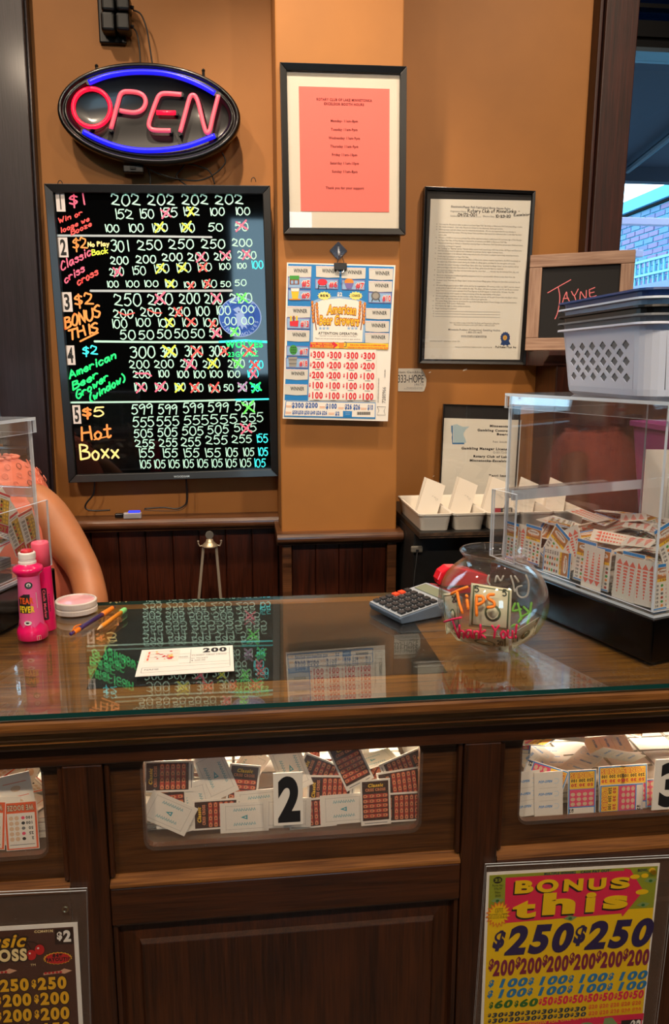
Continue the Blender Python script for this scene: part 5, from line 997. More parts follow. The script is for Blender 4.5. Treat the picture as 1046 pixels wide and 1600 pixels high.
for rw, (z, rx, ry) in enumerate(((1.252, 0.160, 0.086), (1.232, 0.178, 0.101), (1.212, 0.190, 0.114))):
    for i in range(26):
        a = 2 * math.pi * (i + 0.5 * (rw % 2)) / 26; c = Vector((0.01 + (PX + 0.70) + rx * math.cos(a), 0.004 + ry * math.sin(a), z)); n = Vector((math.cos(a), math.sin(a), 0.5)).normalized(); t_ = Vector((-math.sin(a), math.cos(a), 0)); b_ = n.cross(t_)
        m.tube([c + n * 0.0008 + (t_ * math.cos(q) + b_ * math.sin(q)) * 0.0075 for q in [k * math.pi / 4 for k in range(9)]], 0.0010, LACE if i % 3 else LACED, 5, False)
m.build('lace_trim', pe, smooth=True)
m = MB()
for s in (-1, 1):
    pass
DEN = mat('dark_trousers', '1C2230', 0.8)
tl = [(0.10, 2.01, 0.70, 0.108), (0.12, 1.80, 0.68, 0.088), (0.12, 1.78, 0.42, 0.068), (0.12, 1.78, 0.12, 0.056)]
tp_ = [(PX, 2.015, 0.70, (0.12, 0.125))] + [(PX + x, y, z, r) for x, y, z, r in tl] + [(PX - x, y, z, r) for x, y, z, r in tl]
skin_mesh('trousers', tp_, [(0, 1), (1, 2), (2, 3), (3, 4), (0, 5), (5, 6), (6, 7), (7, 8)], DEN, pe)
st = thing('stool', 'dark wooden stool under the seated attendant', 'stool', (PX, 2.04, 0)); m = MB(); m.lathe([(0.0, 0.515), (0.17, 0.515), (0.18, 0.525), (0.18, 0.542), (0.17, 0.550), (0.0, 0.550)], WAIN); m.build('seat', st)
for a in range(4):
    m = MB(); c_, s_ = math.cos(R(45 + 90 * a)), math.sin(R(45 + 90 * a)); m.tube([(0.12 * c_, 0.12 * s_, 0.515), (0.17 * c_, 0.17 * s_, 0)], 0.016, WAIN, 8); m.build('leg', st)

# ---------------------------------------------------------------- acrylic ticket boxes
def slab(m, x0, x1, y0, y1, z0, z1, thin): m.box(x0, x1, y0, y1, z0, z1, ACR, ACRE, thin)
BASEM = mat('box_base_black', '030304', 0.14, spec=0.4)
def ticket_box(N, a, La, Lb, label, top, flap=None):
    """N = near corner on the counter, a = heading of the long left/right side; local x along b (to the right), y along a"""
    b = Vector((a[1], -a[0])); th = math.atan2(b[1], b[0])
    t = thing('ticket_box', label, 'acrylic box', (N[0], N[1], 1.0155), (0, 0, th))
    zb = 0.078; zt = top - 1.0155; tk = 0.005
    m = MB(); m.box(-0.018, Lb + 0.018, -0.018, La + 0.018, 0, zb - 0.004, BASEM); m.build('black_base', t, bevel=0.003)
    m = MB(); m.box(-0.010, Lb + 0.010, -0.010, La + 0.010, zb - 0.0035, zb + 0.0015, ACR, ACRE, 'Z'); m.build('floor_panel', t)
    q = MB(); slab(q, 0, Lb, 0, tk, zb + 0.002, zt - 0.006, 'Y'); q.build('side_panel', t)
    q = MB(); slab(q, 0, Lb, La - tk, La, zb + 0.002, zt - 0.006, 'Y'); q.build('side_panel', t)
    q = MB(); slab(q, 0, tk, tk + 0.0003, La - tk - 0.0003, zb + 0.002, zt - 0.006, 'X'); q.build('side_panel', t)
    q = MB(); slab(q, Lb - tk, Lb, tk + 0.0003, La - tk - 0.0003, zb + 0.002, zt - 0.006, 'X'); q.build('side_panel', t)
    l = MB(); l.box(-0.006, Lb + 0.006, -0.006, La + 0.006, zt - 0.0055, zt, ACR, ACRE, 'Z')
    l.box(-0.006, Lb + 0.006, -0.006, -0.002, zt - 0.030, zt - 0.006, ACR, ACRE, 'Y'); l.box(-0.006, Lb + 0.006, La + 0.002, La + 0.006, zt - 0.030, zt - 0.006, ACR, ACRE, 'Y')
    l.box(-0.006, -0.002, -0.0015, La + 0.0015, zt - 0.030, zt - 0.006, ACR, ACRE, 'X'); l.box(Lb + 0.002, Lb + 0.006, -0.0015, La + 0.0015, zt - 0.030, zt - 0.006, ACR, ACRE, 'X')
    l.build('lid', t)
    return t, zb
N_r = Vector((0.663, 1.150)); a_r = Vector((-0.129, 0.384)).normalized(); Lr = 0.405; Wr = 0.385
rb, zb_r = ticket_box(N_r, a_r, Lr, Wr, 'large clear acrylic box of pull-tab tickets on a black base, right end of counter', 1.442)
# low outer guard panels and the slot bar at the rear
m = MB(); slab(m, 0.012, Wr - 0.012, Lr - 0.012, Lr - 0.0055, 0.205, 0.226, 'Z'); m.box(0.012, Wr - 0.10, Lr + 0.0005, Lr + 0.018, 0.208, 0.228, clear('frosted_bar', (0.75, 0.75, 0.78), 0.15, 0.2, 0.18, (0.9, 0.88, 0.85))); m.build('slot_bar', rb, bevel=0.002)
m = MB(); slab(m, -0.012, -0.007, Lr - 0.05, Lr + 0.03, zb_r + 0.002, 0.225, 'X'); m.box(-0.0065, 0.03, Lr + 0.024, Lr + 0.029, zb_r + 0.002, 0.225, ACR, ACRE, 'Y'); m.build('guard_panel', rb)
N_l = on_z(66, 887, 1.0935); a_l = Vector((0.10, -0.385)).normalized()
bL = Vector((0.949, -0.316)); aL = Vector((0.316, 0.949))
# the left box: its back right corner is at N_l; local origin at its front left corner
Ll, Wl = 0.38, 0.38
corner = Vector((N_l.x, N_l.y)); org = corner - aL * Ll - Vector((aL[1], -aL[0])) * Wl
lb, zb_l = ticket_box(org, aL, Ll, Wl, 'clear acrylic ticket box at the left end of the counter by the attendant', 1.398)
m = MB(); slab(m, Wl + 0.006, Wl + 0.011, Ll - 0.30, Ll + 0.02, zb_l + 0.002, 0.215, 'X'); m.build('guard_panel', lb)
m = MB(); m.box(0.06, Wl - 0.012, Ll + 0.002, Ll + 0.018, 0.222, 0.242, clear('frosted_bar')); m.build('slot_bar', lb, bevel=0.002)

# ---------------------------------------------------------------- stack of perforated baskets on the right box
BASK = [mat('basket_white_daylit', 'D2DCF2', 0.42), mat('basket_grey', '6A7078', 0.45), mat('basket_black', '08080A', 0.4), mat('basket_pale_blue', 'C8DAF2', 0.42), mat('basket_navy', '1B4688', 0.4)]  # white basket's colour is tinted blue to stand for window daylight
def basket_mesh(mt, name):
    hxB, hyB, hxT, hyT, h, rc = 0.118, 0.158, 0.130, 0.172, 0.118, 0.034
    bm = bmesh.new()
    def wall(W0, W1, hole_rows):
        """flat panel in (s,z): half width W0 at bottom, W1 at top with diamond holes"""
        ed = []
        def loop(P):
            v = [bm.verts.new((p[0], 0, p[1])) for p in P]; e = [bm.edges.new((v[i], v[(i + 1) % len(v)])) for i in range(len(v))]; ed.extend(e); return v
        n0 = len(bm.verts); vs_ = loop([(-W0, 0.016), (W0, 0.016), (W1, h), (-W1, h)])
        for s_, z_, dx, dz in hole_rows: vs_ += loop([(s_ - dx, z_), (s_, z_ - dz), (s_ + dx, z_), (s_, z_ + dz)])
        bmesh.ops.triangle_fill(bm, edges=ed, use_beauty=True, use_dissolve=False); return vs_
    def place(vs_, f):
        for v in vs_: v.co = Vector(f(v.co.x, v.co.z))
    rowsY = []; nY = 6; sp = 0.0420
    for r in range(5):
        cnt = nY if r % 2 == 0 else nY - 1
        for k in range(cnt): rowsY.append(((k - (cnt - 1) / 2) * sp, 0.034 + r * 0.0135, 0.0128, 0.0084))
    rowsX = []; nX = 5; sp2 = 0.0350
    for r in range(5):
        cnt = nX if r % 2 == 0 else nX - 1
        for k in range(cnt): rowsX.append(((k - (cnt - 1) / 2) * sp2, 0.034 + r * 0.0135, 0.0108, 0.0088))
    tp = lambda z: z / h
    for sgn in (-1, 1):
        q = wall(hyB - rc, hyT - rc, rowsY); place(q, lambda s, z: (sgn * (hxB + (hxT - hxB) * tp(z)), s, z))
        q = wall(hxB - rc, hxT - rc, rowsX); place(q, lambda s, z: (s, sgn * (hyB + (hyT - hyB) * tp(z)), z))
    def ring(z, ex, r):
        return rr_ring(hxB + (hxT - hxB) * tp(z) + ex, hyB + (hyT - hyB) * tp(z) + ex, r, z, 6)
    def corners(z0, z1):
        A, Bq = ring(z0, 0, rc), ring(z1, 0, rc)
        for c in range(4):
            for i in range(5):
                k = c * 6 + i; bm.faces.new([bm.verts.new(p) for p in (A[k], A[k + 1], Bq[k + 1], Bq[k])])
    corners(0.016, h)
    def strip(A, Bq):
        n = len(A)
        for i in range(n): bm.faces.new([bm.verts.new(p) for p in (A[i], A[(i + 1) % n], Bq[(i + 1) % n], Bq[i])])
    r0 = ring(0.016, 0, rc); r1 = [(p[0] * 0.985, p[1] * 0.988, 0.006) for p in r0]; r2 = [(p[0] * 0.93, p[1] * 0.945, 0.0) for p in r0]
    strip(r1, r0); strip(r2, r1); bm.faces.new([bm.verts.new(p) for p in r2])
    rt = ring(h, 0, rc); ro = [(p[0] * 1.02, p[1] * 1.016, h + 0.002) for p in rt]; ro2 = [(p[0] * 1.075, p[1] * 1.058, h + 0.004) for p in rt]; ro3 = [(p[0] * 1.08, p[1] * 1.062, h + 0.0005) for p in rt]
    strip(rt, ro); strip(ro, ro2); strip(ro2, ro3)
    bmesh.ops.remove_doubles(bm, verts=bm.verts[:], dist=0.0002); bmesh.ops.recalc_face_normals(bm, faces=bm.faces[:])
    me = bpy.data.meshes.new(name); bm.to_mesh(me); bm.free(); me.materials.append(mt); return me
blab = ['white perforated basket at the bottom of the stack on the acrylic box', 'dark grey perforated basket, second from the bottom of the stack', 'black perforated basket in the middle of the stack', 'pale blue perforated basket, second from the top of the stack', 'navy blue perforated basket on top of the stack']
for k in range(5):
    o = bpy.data.objects.new('basket', basket_mesh(BASK[k], 'basket')); C.objects.link(o); o.location = (0.752, 1.338, 1.4435 + k * 0.0128)
    sd = o.modifiers.new('solid', 'SOLIDIFY'); sd.thickness = 0.0011; sd.offset = -1
    tag(o, blab[k], 'basket', 'nested baskets on the acrylic box')
# purple tub with a leaning sheet behind the right box
PT = mat('purple_tub', '9A4C88', 0.35); tb = thing('purple_tub', 'purple plastic tub on the counter end behind the acrylic box', 'tub', (1.30, 2.04, 0.0))
m = MB(); rings_mesh(m, [rr_ring(0.13, 0.12, 0.02, 1.02), rr_ring(0.16, 0.15, 0.025, 1.320), rr_ring(0.168, 0.158, 0.025, 1.321), rr_ring(0.168, 0.158, 0.025, 1.335), rr_ring(0.158, 0.148, 0.02, 1.335), rr_ring(0.126, 0.116, 0.02, 1.025)], PT); m.build('tub_body', tb)
m = MB(); m.box(-0.2, 0.2, -0.17, 0.17, 0.0, 1.0195, CABM)
o = m.build('black_stand', None, (1.30, 2.04, 0)); tag(o, 'plain black stand under the purple tub', 'stand')
sl = on_y(1010, 850, 1.87); m = MB(); m.box(-0.055, 0.16, 0, 0.002, 0, 0.26, WHITE)
for k in range(16): m.ribbon([(0.0 + k * 0.010, 0.05 + rnd.uniform(0, 0.02)), (0.0015 + k * 0.010, 0.20 + rnd.uniform(-0.02, 0.03))], 0.0007, INK if k % 3 else GREYINK, 0.0004)
tag(m.build('paper_sheet', None, (sl.x + 0.04, 1.877, 1.021), (R(-3), R(1.5), 0)), 'white ruled paper sheet leaning on the purple tub', 'paper')

# ---------------------------------------------------------------- pull-tab tickets
TW, TH, TT = 0.050, 0.078, 0.0011
TWH = mat('ticket_white', 'E6E0D4', 0.6); TGR = mat('ticket_edge_grey', 'B4AEA4', 0.7); TBR = mat('ticket_brown', '33170F', 0.55); TRD = mat('ticket_candy_red', 'A83A28', 0.55); TOR = mat('ticket_candy_orange', 'D8865A', 0.55); TTE = mat('ticket_teal', '2E9AA8', 0.6); TPI = mat('ticket_pink', 'E2486E', 0.55); TRE = mat('ticket_red', 'CC2430', 0.55); TSA = mat('ticket_salmon', 'E86E5A', 0.6); TGO = mat('ticket_gold', 'C49A38', 0.55); TYE = mat('ticket_yellow', 'F4C430', 0.55); TBL = mat('ticket_blue', '2486D0', 0.55); TOG = mat('ticket_orange_red', 'E25A28', 0.55); TTA = mat('ticket_tan', 'D8B898', 0.6); TLB = mat('ticket_pale_blue', 'A6CCE8', 0.6)
def ticket_mesh(kind):
    m = MB(); hw, hh, t = TW / 2, TH / 2, TT / 2; m.box(-hw, hw, -t, t, -hh, hh, TWH); d = t + 0.00008; e = 0.00006
    if kind == 'classic':
        m.rect(-hw + .003, hw - .003, -hh + .008, hh - .003, TBR, d); m.text('Classic', 0, hh - .013, .006, TYE, d + 2 * e, w=.026, al='c', bold=.04, shear=.2); m.text('CRISS CROSS', 0, hh - .020, .005, TOR, d + 2 * e, w=.034, al='c', bold=.05)
        for r in range(5):
            z = hh - .028 - r * .0085
            m.rect(-hw + .005, hw - .005, z - .0034, z + .0034, TRD, d + e)
            for c in range(4): x = -.0165 + c * .011; m.flat([(x - .004, z - .0022), (x + .001, z - .0026), (x + .0042, z), (x + .001, z + .0026), (x - .004, z + .0022)], TOR, d + 2 * e); m.disc(x - .001, z, .0012, .0012, TBR, d + 3 * e, 6)
        m.rect(-hw + .006, hw - .006, -hh + .003, -hh + .0042, GREYINK, d)
    elif kind == 'bonus':
        m.rect(-hw + .001, hw - .001, -hh + .001, hh - .001, TBL, d); m.rect(-hw + .003, hw - .003, hh - .012, hh - .0015, TWH, d + e); m.text('$2', hw - .011, hh - .010, .006, INK, d + 2 * e, bold=.05)
        m.rect(-hw + .003, hw - .003, -hh + .034, hh - .014, TPI, d + e)
        for r in range(3):
            for c in range(4): m.disc(-.016 + c * .0107, hh - .0185 - r * .0085, .0042, .0034, TTA, d + 2 * e, 8)
        m.rect(-hw + .003, hw - .003, -hh + .003, -hh + .033, TYE, d + e)
        for k, (tx, c) in enumerate((('50 30 20', TRE), ('250 200 100', INK))): m.text(tx, 0, -hh + .0235 - k * .008, .0055, c, d + 2 * e, w=.040, al='c', bold=.05)
        m.text('BONUS', 0, -hh + .0045, .009, TRE, d + 2 * e, w=.041, al='c', bold=.03, over=.06); m.text('BONUS', 0, -hh + .0045, .009, TYE, d + 3 * e, w=.041, al='c', bold=.03)
    elif kind == 'beer':
        m.rect(-hw + .001, hw - .001, hh - .006, hh - .0008, TBL, d); m.rect(-hw + .001, hw - .001, -hh + .0008, -hh + .003, TBL, d)
        m.rect(-hw + .003, hw - .003, hh - .026, hh - .007, mat('ticket_amber', 'B8783E', 0.6), d); m.disc(0, hh - .015, .018, .006, TWH, d + e, 14); m.text('American', 0, hh - .015, .004, BRN, d + 2 * e, w=.026, al='c', bold=.06); m.text('Beer Growers', 0, hh - .021, .004, ORG, d + 2 * e, w=.030, al='c', bold=.06)
        m.rect(-hw + .003, hw - .003, hh - .0305, hh - .0255, TYE, d + 2 * e); m.text('3 WAYS', 0, hh - .0297, .0035, BRN, d + 3 * e, w=.022, al='c', bold=.05)
        for r in range(6):
            for c in range(4):
                x, z = -.0175 + c * .0117, hh - .037 - r * .0068
                if c == 0: m.text(('300', '200', '100', '50', '25', '10')[r], x, z - .002, .004, INK, d, w=.008, al='c', bold=.04)
                else: m.disc(x, z, .0034, .0026, (TRD, GRN, ORG, GREYINK)[(r + c) % 4], d, 6)
    elif kind == 'hot':
        m.rect(-hw + .0008, hw - .0008, hh - .005, hh - .0008, TRE, d); m.rect(-hw + .002, hw - .002, -hh + .001, -hh + .016, TRE, d); m.text('HOT', 0, -hh + .003, .010, TGO, d + e, w=.036, al='c', bold=.07)
        m.rect(-.004, hw - .003, -hh + .017, hh - .012, TGO, d); m.rect(-hw + .006, hw - .010, hh - .009, hh - .008, GREYINK, d)
        for r in range(6):
            z = hh - .018 - r * .0075; m.text(('599', '555', '505', '255', '155', '105')[r], -.014, z - .003, .005, INK, d, w=.012, al='c', bold=.04); m.disc(.0, z, .0028, .0026, (INK, TRE)[r % 2], d + e, 8)
            for c in range(2): m.disc(.009 + c * .008, z, .0030, .0027, TYE, d + e, 8)
    elif kind == 'booze':
        m.rect(-hw + .001, hw - .001, -hh + .001, hh - .001, TOG, d); m.rect(-hw + .004, hw - .004, -hh + .018, hh - .003, TWH, d + e); m.rect(-hw + .006, hw - .006, hh - .009, hh - .008, GREYINK, d + 2 * e)
        for r in range(5):
            z = hh - .018 - r * .0085; m.text(('2', '25', '50', '100', '100')[r], -.018, z - .0025, .0048, INK, d + 2 * e, bold=.04); m.disc(-.003, z, .003, .0028, (INK, TPI, GREYINK)[r % 3], d + 2 * e, 7)
            for c in range(2): m.disc(.0065 + c * .0085, z, .0036, .0036, TTA, d + 2 * e, 8)
        m.text('WE BOOZE', 0, -hh + .005, .009, INK, d + 2 * e, w=.040, al='c', bold=.04, over=.06); m.text('WE BOOZE', 0, -hh + .005, .009, TTA, d + 3 * e, w=.040, al='c', bold=.04)
    # back
    m.xf = Matrix.Rotation(math.pi, 4, 'Z')
    if kind == 'classic':
        for x in (-.013, .011):
            for k in range(9): m.ribbon([(x + .001 * (k % 2), -.018 + k * .004), (x + .0045, -.0165 + k * .004), (x - .0005, -.015 + k * .004)], .0011, TTE, d, False)
        m.flat([(-.004, -.005), (.004, -.005), (0, .006)], TTE, d); m.flat([(-.0015, -.003), (.0015, -.003), (0, .001)], TWH, d + e)
        for s in (-1, 1): m.rect(-hw + .004, hw - .004, s * .030 - .0003, s * .030 + .0003, TGR, d); m.rect(s * .0195 - .0003, s * .0195 + .0003, -.030, .030, TGR, d)
    elif kind == 'bonus':
        for k in range(3):
            z = -.022 + k * .022; m.text('POP-OPEN', -.018, z - .002, .0045, TBL, d, w=.024, bold=.06, shear=.3); m.ribbon([(.010, z - .004), (.016, z - .004), (.018, z), (.016, z + .004), (.010, z + .004)], .0008, TLB, d, False)
            if k: m.rect(-.016, .014, z - .0115, z - .011, TGR, d)
    elif kind == 'beer':
        for c in range(3):
            x = -.0145 + c * .0145
            for k in range(9):
                z = -.028 + k * .0055; w_ = .0012 + .0042 * k / 8; m.flat([(x - w_, z), (x + w_, z), (x + w_ * .8, z + .0036), (x - w_ * .8, z + .0036)], TSA, d)
            m.flat([(x - .0072, .022), (x + .0072, .022), (x, .032)], TSA, d)
    elif kind == 'hot':
        for k in range(3): m.rect(-.018, .018, -.026 + k * .022, -.025 + k * .022, TSA, d); m.text('OPEN', 0, -.020 + k * .022, .005, TSA, d, w=.02, al='c', bold=.04)
    else:
        for k in range(3): m.rect(-.018, .018, -.026 + k * .022, -.025 + k * .022, TOG, d); m.disc(0, -.016 + k * .022, .008, .005, TTA, d, 10)
    m.xf = None
    return m.mesh('pull_tab_ticket')
TK = {k: ticket_mesh(k) for k in ('classic', 'bonus', 'beer', 'hot', 'booze')}
FRONT = {'classic': 'brown ticket with red candy rows', 'bonus': 'blue-edged pink and yellow ticket', 'beer': 'blue-topped icon grid ticket', 'hot': 'red-edged ticket with a gold grid', 'booze': 'orange ticket with a circle grid'}
BACK = {'classic': 'white ticket back with teal marks', 'bonus': 'white ticket back with blue lettering', 'beer': 'white ticket back with salmon arrows', 'hot': 'white ticket back with red tab lines', 'booze': 'white ticket back with orange tab lines'}
def put_ticket(kind, M, label, group):
    o = bpy.data.objects.new('pull_tab_ticket', TK[kind]); C.objects.link(o); o.matrix_world = M; return tag(o, label, 'ticket', group)
def on_plane(u, v, p0, n):
    r = ray(u, v); o = Vector((0, 0, CAMZ)); return o + r * ((p0 - o).dot(n) / r.dot(n))
def standing(kind, face, u, v, roll, p0, n, lean, lab, group, zmin=0.0):
    c = on_plane(u, v, p0, n); low = abs(TH / 2 * math.cos(R(roll))) + abs(TW / 2 * math.sin(R(roll))); c.z = max(c.z, zmin + low + 0.0008); n = n.normalized(); x = Vector((0, 0, 1)).cross(-n).normalized() * -1
    x = n.cross(Vector((0, 0, 1))).normalized() * -1
    zz = Vector((0, 0, 1)); Mb = Matrix((x, -n, zz)).transposed()
    M = Mb @ Euler((R(-lean), 0, 0)).to_matrix() @ Euler((0, R(-roll), 0)).to_matrix()
    if face == 'b': M = M @ Euler((0, 0, math.pi)).to_matrix()
    o = put_ticket(kind, Matrix.Translation(c) @ M.to_4x4(), lab, group); STOOD.setdefault(lab, []).append((u, o)); return o
STOOD = {}
class Heap:
    def __init__(s, x0, x1, y0, y1, h0, cell=0.005):
        s.x0, s.y0, s.c = x0, y0, cell; s.x1, s.y1 = x1, y1; s.nx = int((x1 - x0) / cell) + 1; s.ny = int((y1 - y0) / cell) + 1
        s.h = [[h0(x0 + i * cell, y0 + j * cell) for j in range(s.ny)] for i in range(s.nx)]
    def drop(s, cx, cy, yaw, tx, ty, flip):
        """returns matrix of a ticket lying with tilt tx,ty; its front faces up unless flipped"""
        M = Matrix.Rotation(yaw, 3, 'Z') @ Matrix.Rotation(tx, 3, 'X') @ Matrix.Rotation(ty, 3, 'Y')
        S_ = []; 
        for a in range(9):
            for b in range(13):
                p = M @ Vector(((a / 8 - .5) * TW, (b / 12 - .5) * TH, 0)); px, py = cx + p.x, cy + p.y
                if not (s.x0 <= px <= s.x1 and s.y0 <= py <= s.y1): return None
                i, j = int((px - s.x0) / s.c), int((py - s.y0) / s.c); S_.append((i, j, p.z))
        z = max(s.h[i][j] - pz for i, j, pz in S_) + TT * 0.9
        top = max(z + pz for _, _, pz in S_)
        return M, z, top, S_
    def commit(s, z, S_):
        for i, j, pz in S_: s.h[i][j] = max(s.h[i][j], z + pz + TT * 0.6)
    def fill(s, n, target, kind, frame, labf, labb, group, slope=None, tilt=16, tries=40, pback=0.5):
        k = 0
        for _ in range(n * tries):
            if k >= n: break
            cx, cy = rnd.uniform(s.x0 + .02, s.x1 - .02), rnd.uniform(s.y0 + .02, s.y1 - .02); yaw = rnd.uniform(0, 2 * math.pi); f = rnd.random() < pback
            r = s.drop(cx, cy, yaw, R(rnd.gauss(0, tilt)), R(rnd.gauss(0, tilt)), f)
            if r is None: continue
            M, z, top, S_ = r
            if top > target(cx, cy): continue
            s.commit(z, S_); k += 1
            # lying: ticket mesh stands in xz with its front to -y; lay it front up
            L_ = Euler((R(-90), 0, 0)).to_matrix()
            if f: L_ = L_ @ Euler((0, 0, math.pi)).to_matrix()
            put_ticket(kind, frame @ (Matrix.Translation((cx, cy, z)) @ (M @ L_).to_4x4()), labb if f else labf, group)
        return k
def bed(x0, x1, y0, y1, z0, z1, frame, label, parent=None):
    """the lower layers nobody can count: many loose flat tickets in one object"""
    m = MB(); z = z0 + .001
    while z < z1:
        y = y0
        while y + .05 < y1 + .001:
            x = x0
            while x + .078 < x1 + .001:
                if True:
                    a = rnd.uniform(-.06, .06); m.xf = Matrix.Translation((x + .039, y + .025, z)) @ Matrix.Rotation(a, 4, 'Z'); m.box(-.036, .036, -.0225, .0225, 0, .0018, TWH if rnd.random() < .7 else TGR)
                x += .0785
            y += .0505
        z += .0026
    m.xf = None; o = m.build('ticket_pile', None); o.matrix_world = frame; tag(o, label, 'tickets', kind='stuff'); return o
UP = Vector((0, 0, 1)); I4 = Matrix.Identity(4)
def bin_fill(idx, kind, n, win, seed, title, ztop=0.846):
    rnd.seed(seed); h0, h1, z0, z1 = cut[idx]; x0, x1 = h0 - 0.026, h1 + 0.026
    bed(x0 + .002, x1 - .002, 1.168, 1.41, 0.7445, 0.780, I4, 'lower layers of %s tickets piled behind %s' % (title, win))
    H = Heap(x0 + .003, x1 - .003, 1.164, 1.300, lambda x, y: 0.783)
    H.fill(n, lambda x, y: ztop + 0.4 * max(0, min(y - 1.165, .06)) + rnd.uniform(0, .014), kind, I4, FRONT[kind] + ' lying in the pile behind ' + win, BACK[kind] + ' lying in the pile behind ' + win, 'loose tickets behind ' + win, tilt=18, tries=160)
bin_fill(1, 'classic', 110, 'window plate 2', 11, 'brown candy')
bin_fill(2, 'bonus', 80, 'window plate 3', 12, 'blue and yellow')
bin_fill(0, 'booze', 50, 'the leftmost window', 13, 'orange')
def front_row(rows, kind, crop, win, y0=1.136):
    for k, (cu, cv, roll, face, layer) in enumerate(rows):
        p0 = Vector((0, y0 + layer * 0.0030, 0)); standing(kind, face, crop[0] + cu / crop[2], crop[1] + cv / crop[2], roll, p0, Vector((0, -1, 0)), 5 + layer, (FRONT if face == 'f' else BACK)[kind] + ' at pane of ' + win, 'tickets standing at the pane of ' + win, 0.7445)
front_row([(195, 262, 62, 'b', 1), (200, 235, 2, 'f', 3), (270, 240, 12, 'b', 3), (195, 155, 88, 'f', 5), (336, 265, 90, 'f', 2), (415, 274, 90, 'b', 1), (458, 238, 92, 'b', 3), (540, 262, 88, 'b', 1), (614, 262, 92, 'f', 2), (705, 250, 91, 'b', 2), (798, 230, 1, 'f', 1), (878, 244, 90, 'f', 2), (668, 196, 86, 'f', 4), (872, 178, 96, 'f', 4), (725, 118, 24, 'f', 6), (410, 190, -8, 'f', 5), (330, 150, 22, 'b', 6), (550, 130, 20, 'b', 6), (885, 135, -70, 'f', 6), (640, 150, 66, 'f', 6)], 'classic', c6, 'window plate 2')
c7 = (760, 1100, 3.657)
front_row([(355, 545, 1, 'b', 1), (545, 540, 180, 'f', 1), (770, 565, -90, 'f', 0), (720, 500, 180, 'f', 3), (840, 500, 180, 'f', 3), (230, 560, 4, 'b', 2), (330, 430, 70, 'f', 4), (960, 520, 90, 'f', 3)], 'bonus', c7, 'window plate 3')
c8 = (0, 1130, 3.404)
front_row([(115, 545, 181, 'f', 1), (20, 520, 178, 'b', 2), (95, 400, 190, 'b', 4), (-60, 545, 176, 'f', 1), (-140, 540, 182, 'f', 1)], 'booze', c8, 'the leftmost window')
# right acrylic box
def box_fill(t, zb, W, L, kind, n, where, seed, target, floor_h, spread):
    rnd.seed(seed); bpy.context.view_layer.update(); F = t.matrix_world.copy()
    bed(.012, W - .012, .012, L - .012, zb + .003, floor_h - .004, F, 'lower layers of tickets in %s' % where)
    H = Heap(.014, W - .014, .014, L - .014, lambda x, y: floor_h)
    k = H.fill(n, target, kind, F, FRONT[kind] + ' lying in ' + where, BACK[kind] + ' lying in ' + where, 'loose tickets in ' + where, tilt=20)
box_fill(rb, zb_r, Wr, Lr, 'beer', 85, 'the right acrylic box', 21, lambda x, y: zb_r + .050 + .026 * math.sin(min(max(x / Wr, 0), 1) * math.pi) + rnd.uniform(0, .03), zb_r + .030, 0)
Fr = rb.matrix_world.copy(); nL = (Fr.to_3x3() @ Vector((-1, 0, 0))); nF = (Fr.to_3x3() @ Vector((0, -1, 0)))
c9 = (760, 580, 3.657)
for cu, cv, roll, face, lay in [(140, 965, 0, 'f', 0), (206, 1010, 2, 'b', 1.5), (266, 990, 0, 'f', 0.4), (402, 1110, -88, 'f', 0.2), (395, 1000, -28, 'f', 2), (565, 1085, 0, 'f', 1), (605, 1185, 180, 'b', 0), (650, 1130, 3, 'f', 2), (790, 1225, 0, 'b', 0.2), (835, 1165, 2, 'f', 1.2), (500, 1010, 30, 'b', 2.5), (905, 1235, 4, 'b', 0.8)]:
    standing('beer', face, c9[0] + cu / c9[2], c9[1] + cv / c9[2], roll, Fr @ Vector((0.0072 + lay * 0.0028, 0, 0)), nL, 3 + lay, (FRONT if face == 'f' else BACK)['beer'] + ' at left pane of right acrylic box', 'tickets standing at the left pane of the right box', 1.0155 + zb_r + 0.002)
for cu, cv, roll, face, lay in [(1018, 1235, 0, 'f', 0.5), (1090, 1230, 2, 'b', 0.3), (1180, 1225, -2, 'f', 0.5), (1050, 1000, 20, 'f', 3)]:
    standing('beer', face, c9[0] + cu / c9[2], c9[1] + cv / c9[2], roll, Fr @ Vector((0, 0.0072 + lay * 0.0028, 0)), nF, 4 + lay, (FRONT if face == 'f' else BACK)['beer'] + ' at front pane of right acrylic box', 'tickets standing at the front pane of the right box', 1.0155 + zb_r + 0.002)
# left acrylic box
box_fill(lb, zb_l, Wl, Ll, 'hot', 34, 'the left acrylic box', 31, lambda x, y: zb_l + .05 + .06 * max(0, 1 - abs(x - .30) / .2) + rnd.uniform(0, .02), zb_l + .028, 0)
Fl = lb.matrix_world.copy(); nR = Fl.to_3x3() @ Vector((1, 0, 0)); c10 = (0, 580, 3.636)
for cu, cv, roll, face, lay in [(95, 925, 14, 'f', 1.5), (168, 900, 8, 'f', 0.6), (5, 800, -24, 'f', 3.5), (36, 792, 28, 'b', 5)]:
    standing('hot', face, c10[0] + cu / c10[2], c10[1] + cv / c10[2], roll, Fl @ Vector((Wl - 0.0085 - lay * 0.0032, 0, 0)), nR, 6 + lay, (FRONT if face == 'f' else BACK)['hot'] + ' at the pane of left acrylic box', 'tickets standing at the pane of the left box', 1.0155 + zb_l + 0.002)
ORD = ('second', 'third', 'fourth', 'fifth', 'sixth', 'seventh', 'eighth', 'ninth', 'tenth', 'eleventh', 'twelfth', 'thirteenth', 'fourteenth')
for lab, L_ in STOOD.items():
    if len(L_) > 1:
        for k, (u, o) in enumerate(sorted(L_, key=lambda q: q[0])): o['label'] = lab + (', leftmost' if k == 0 else ', %s from left' % ORD[k - 1])
rnd.seed(5)

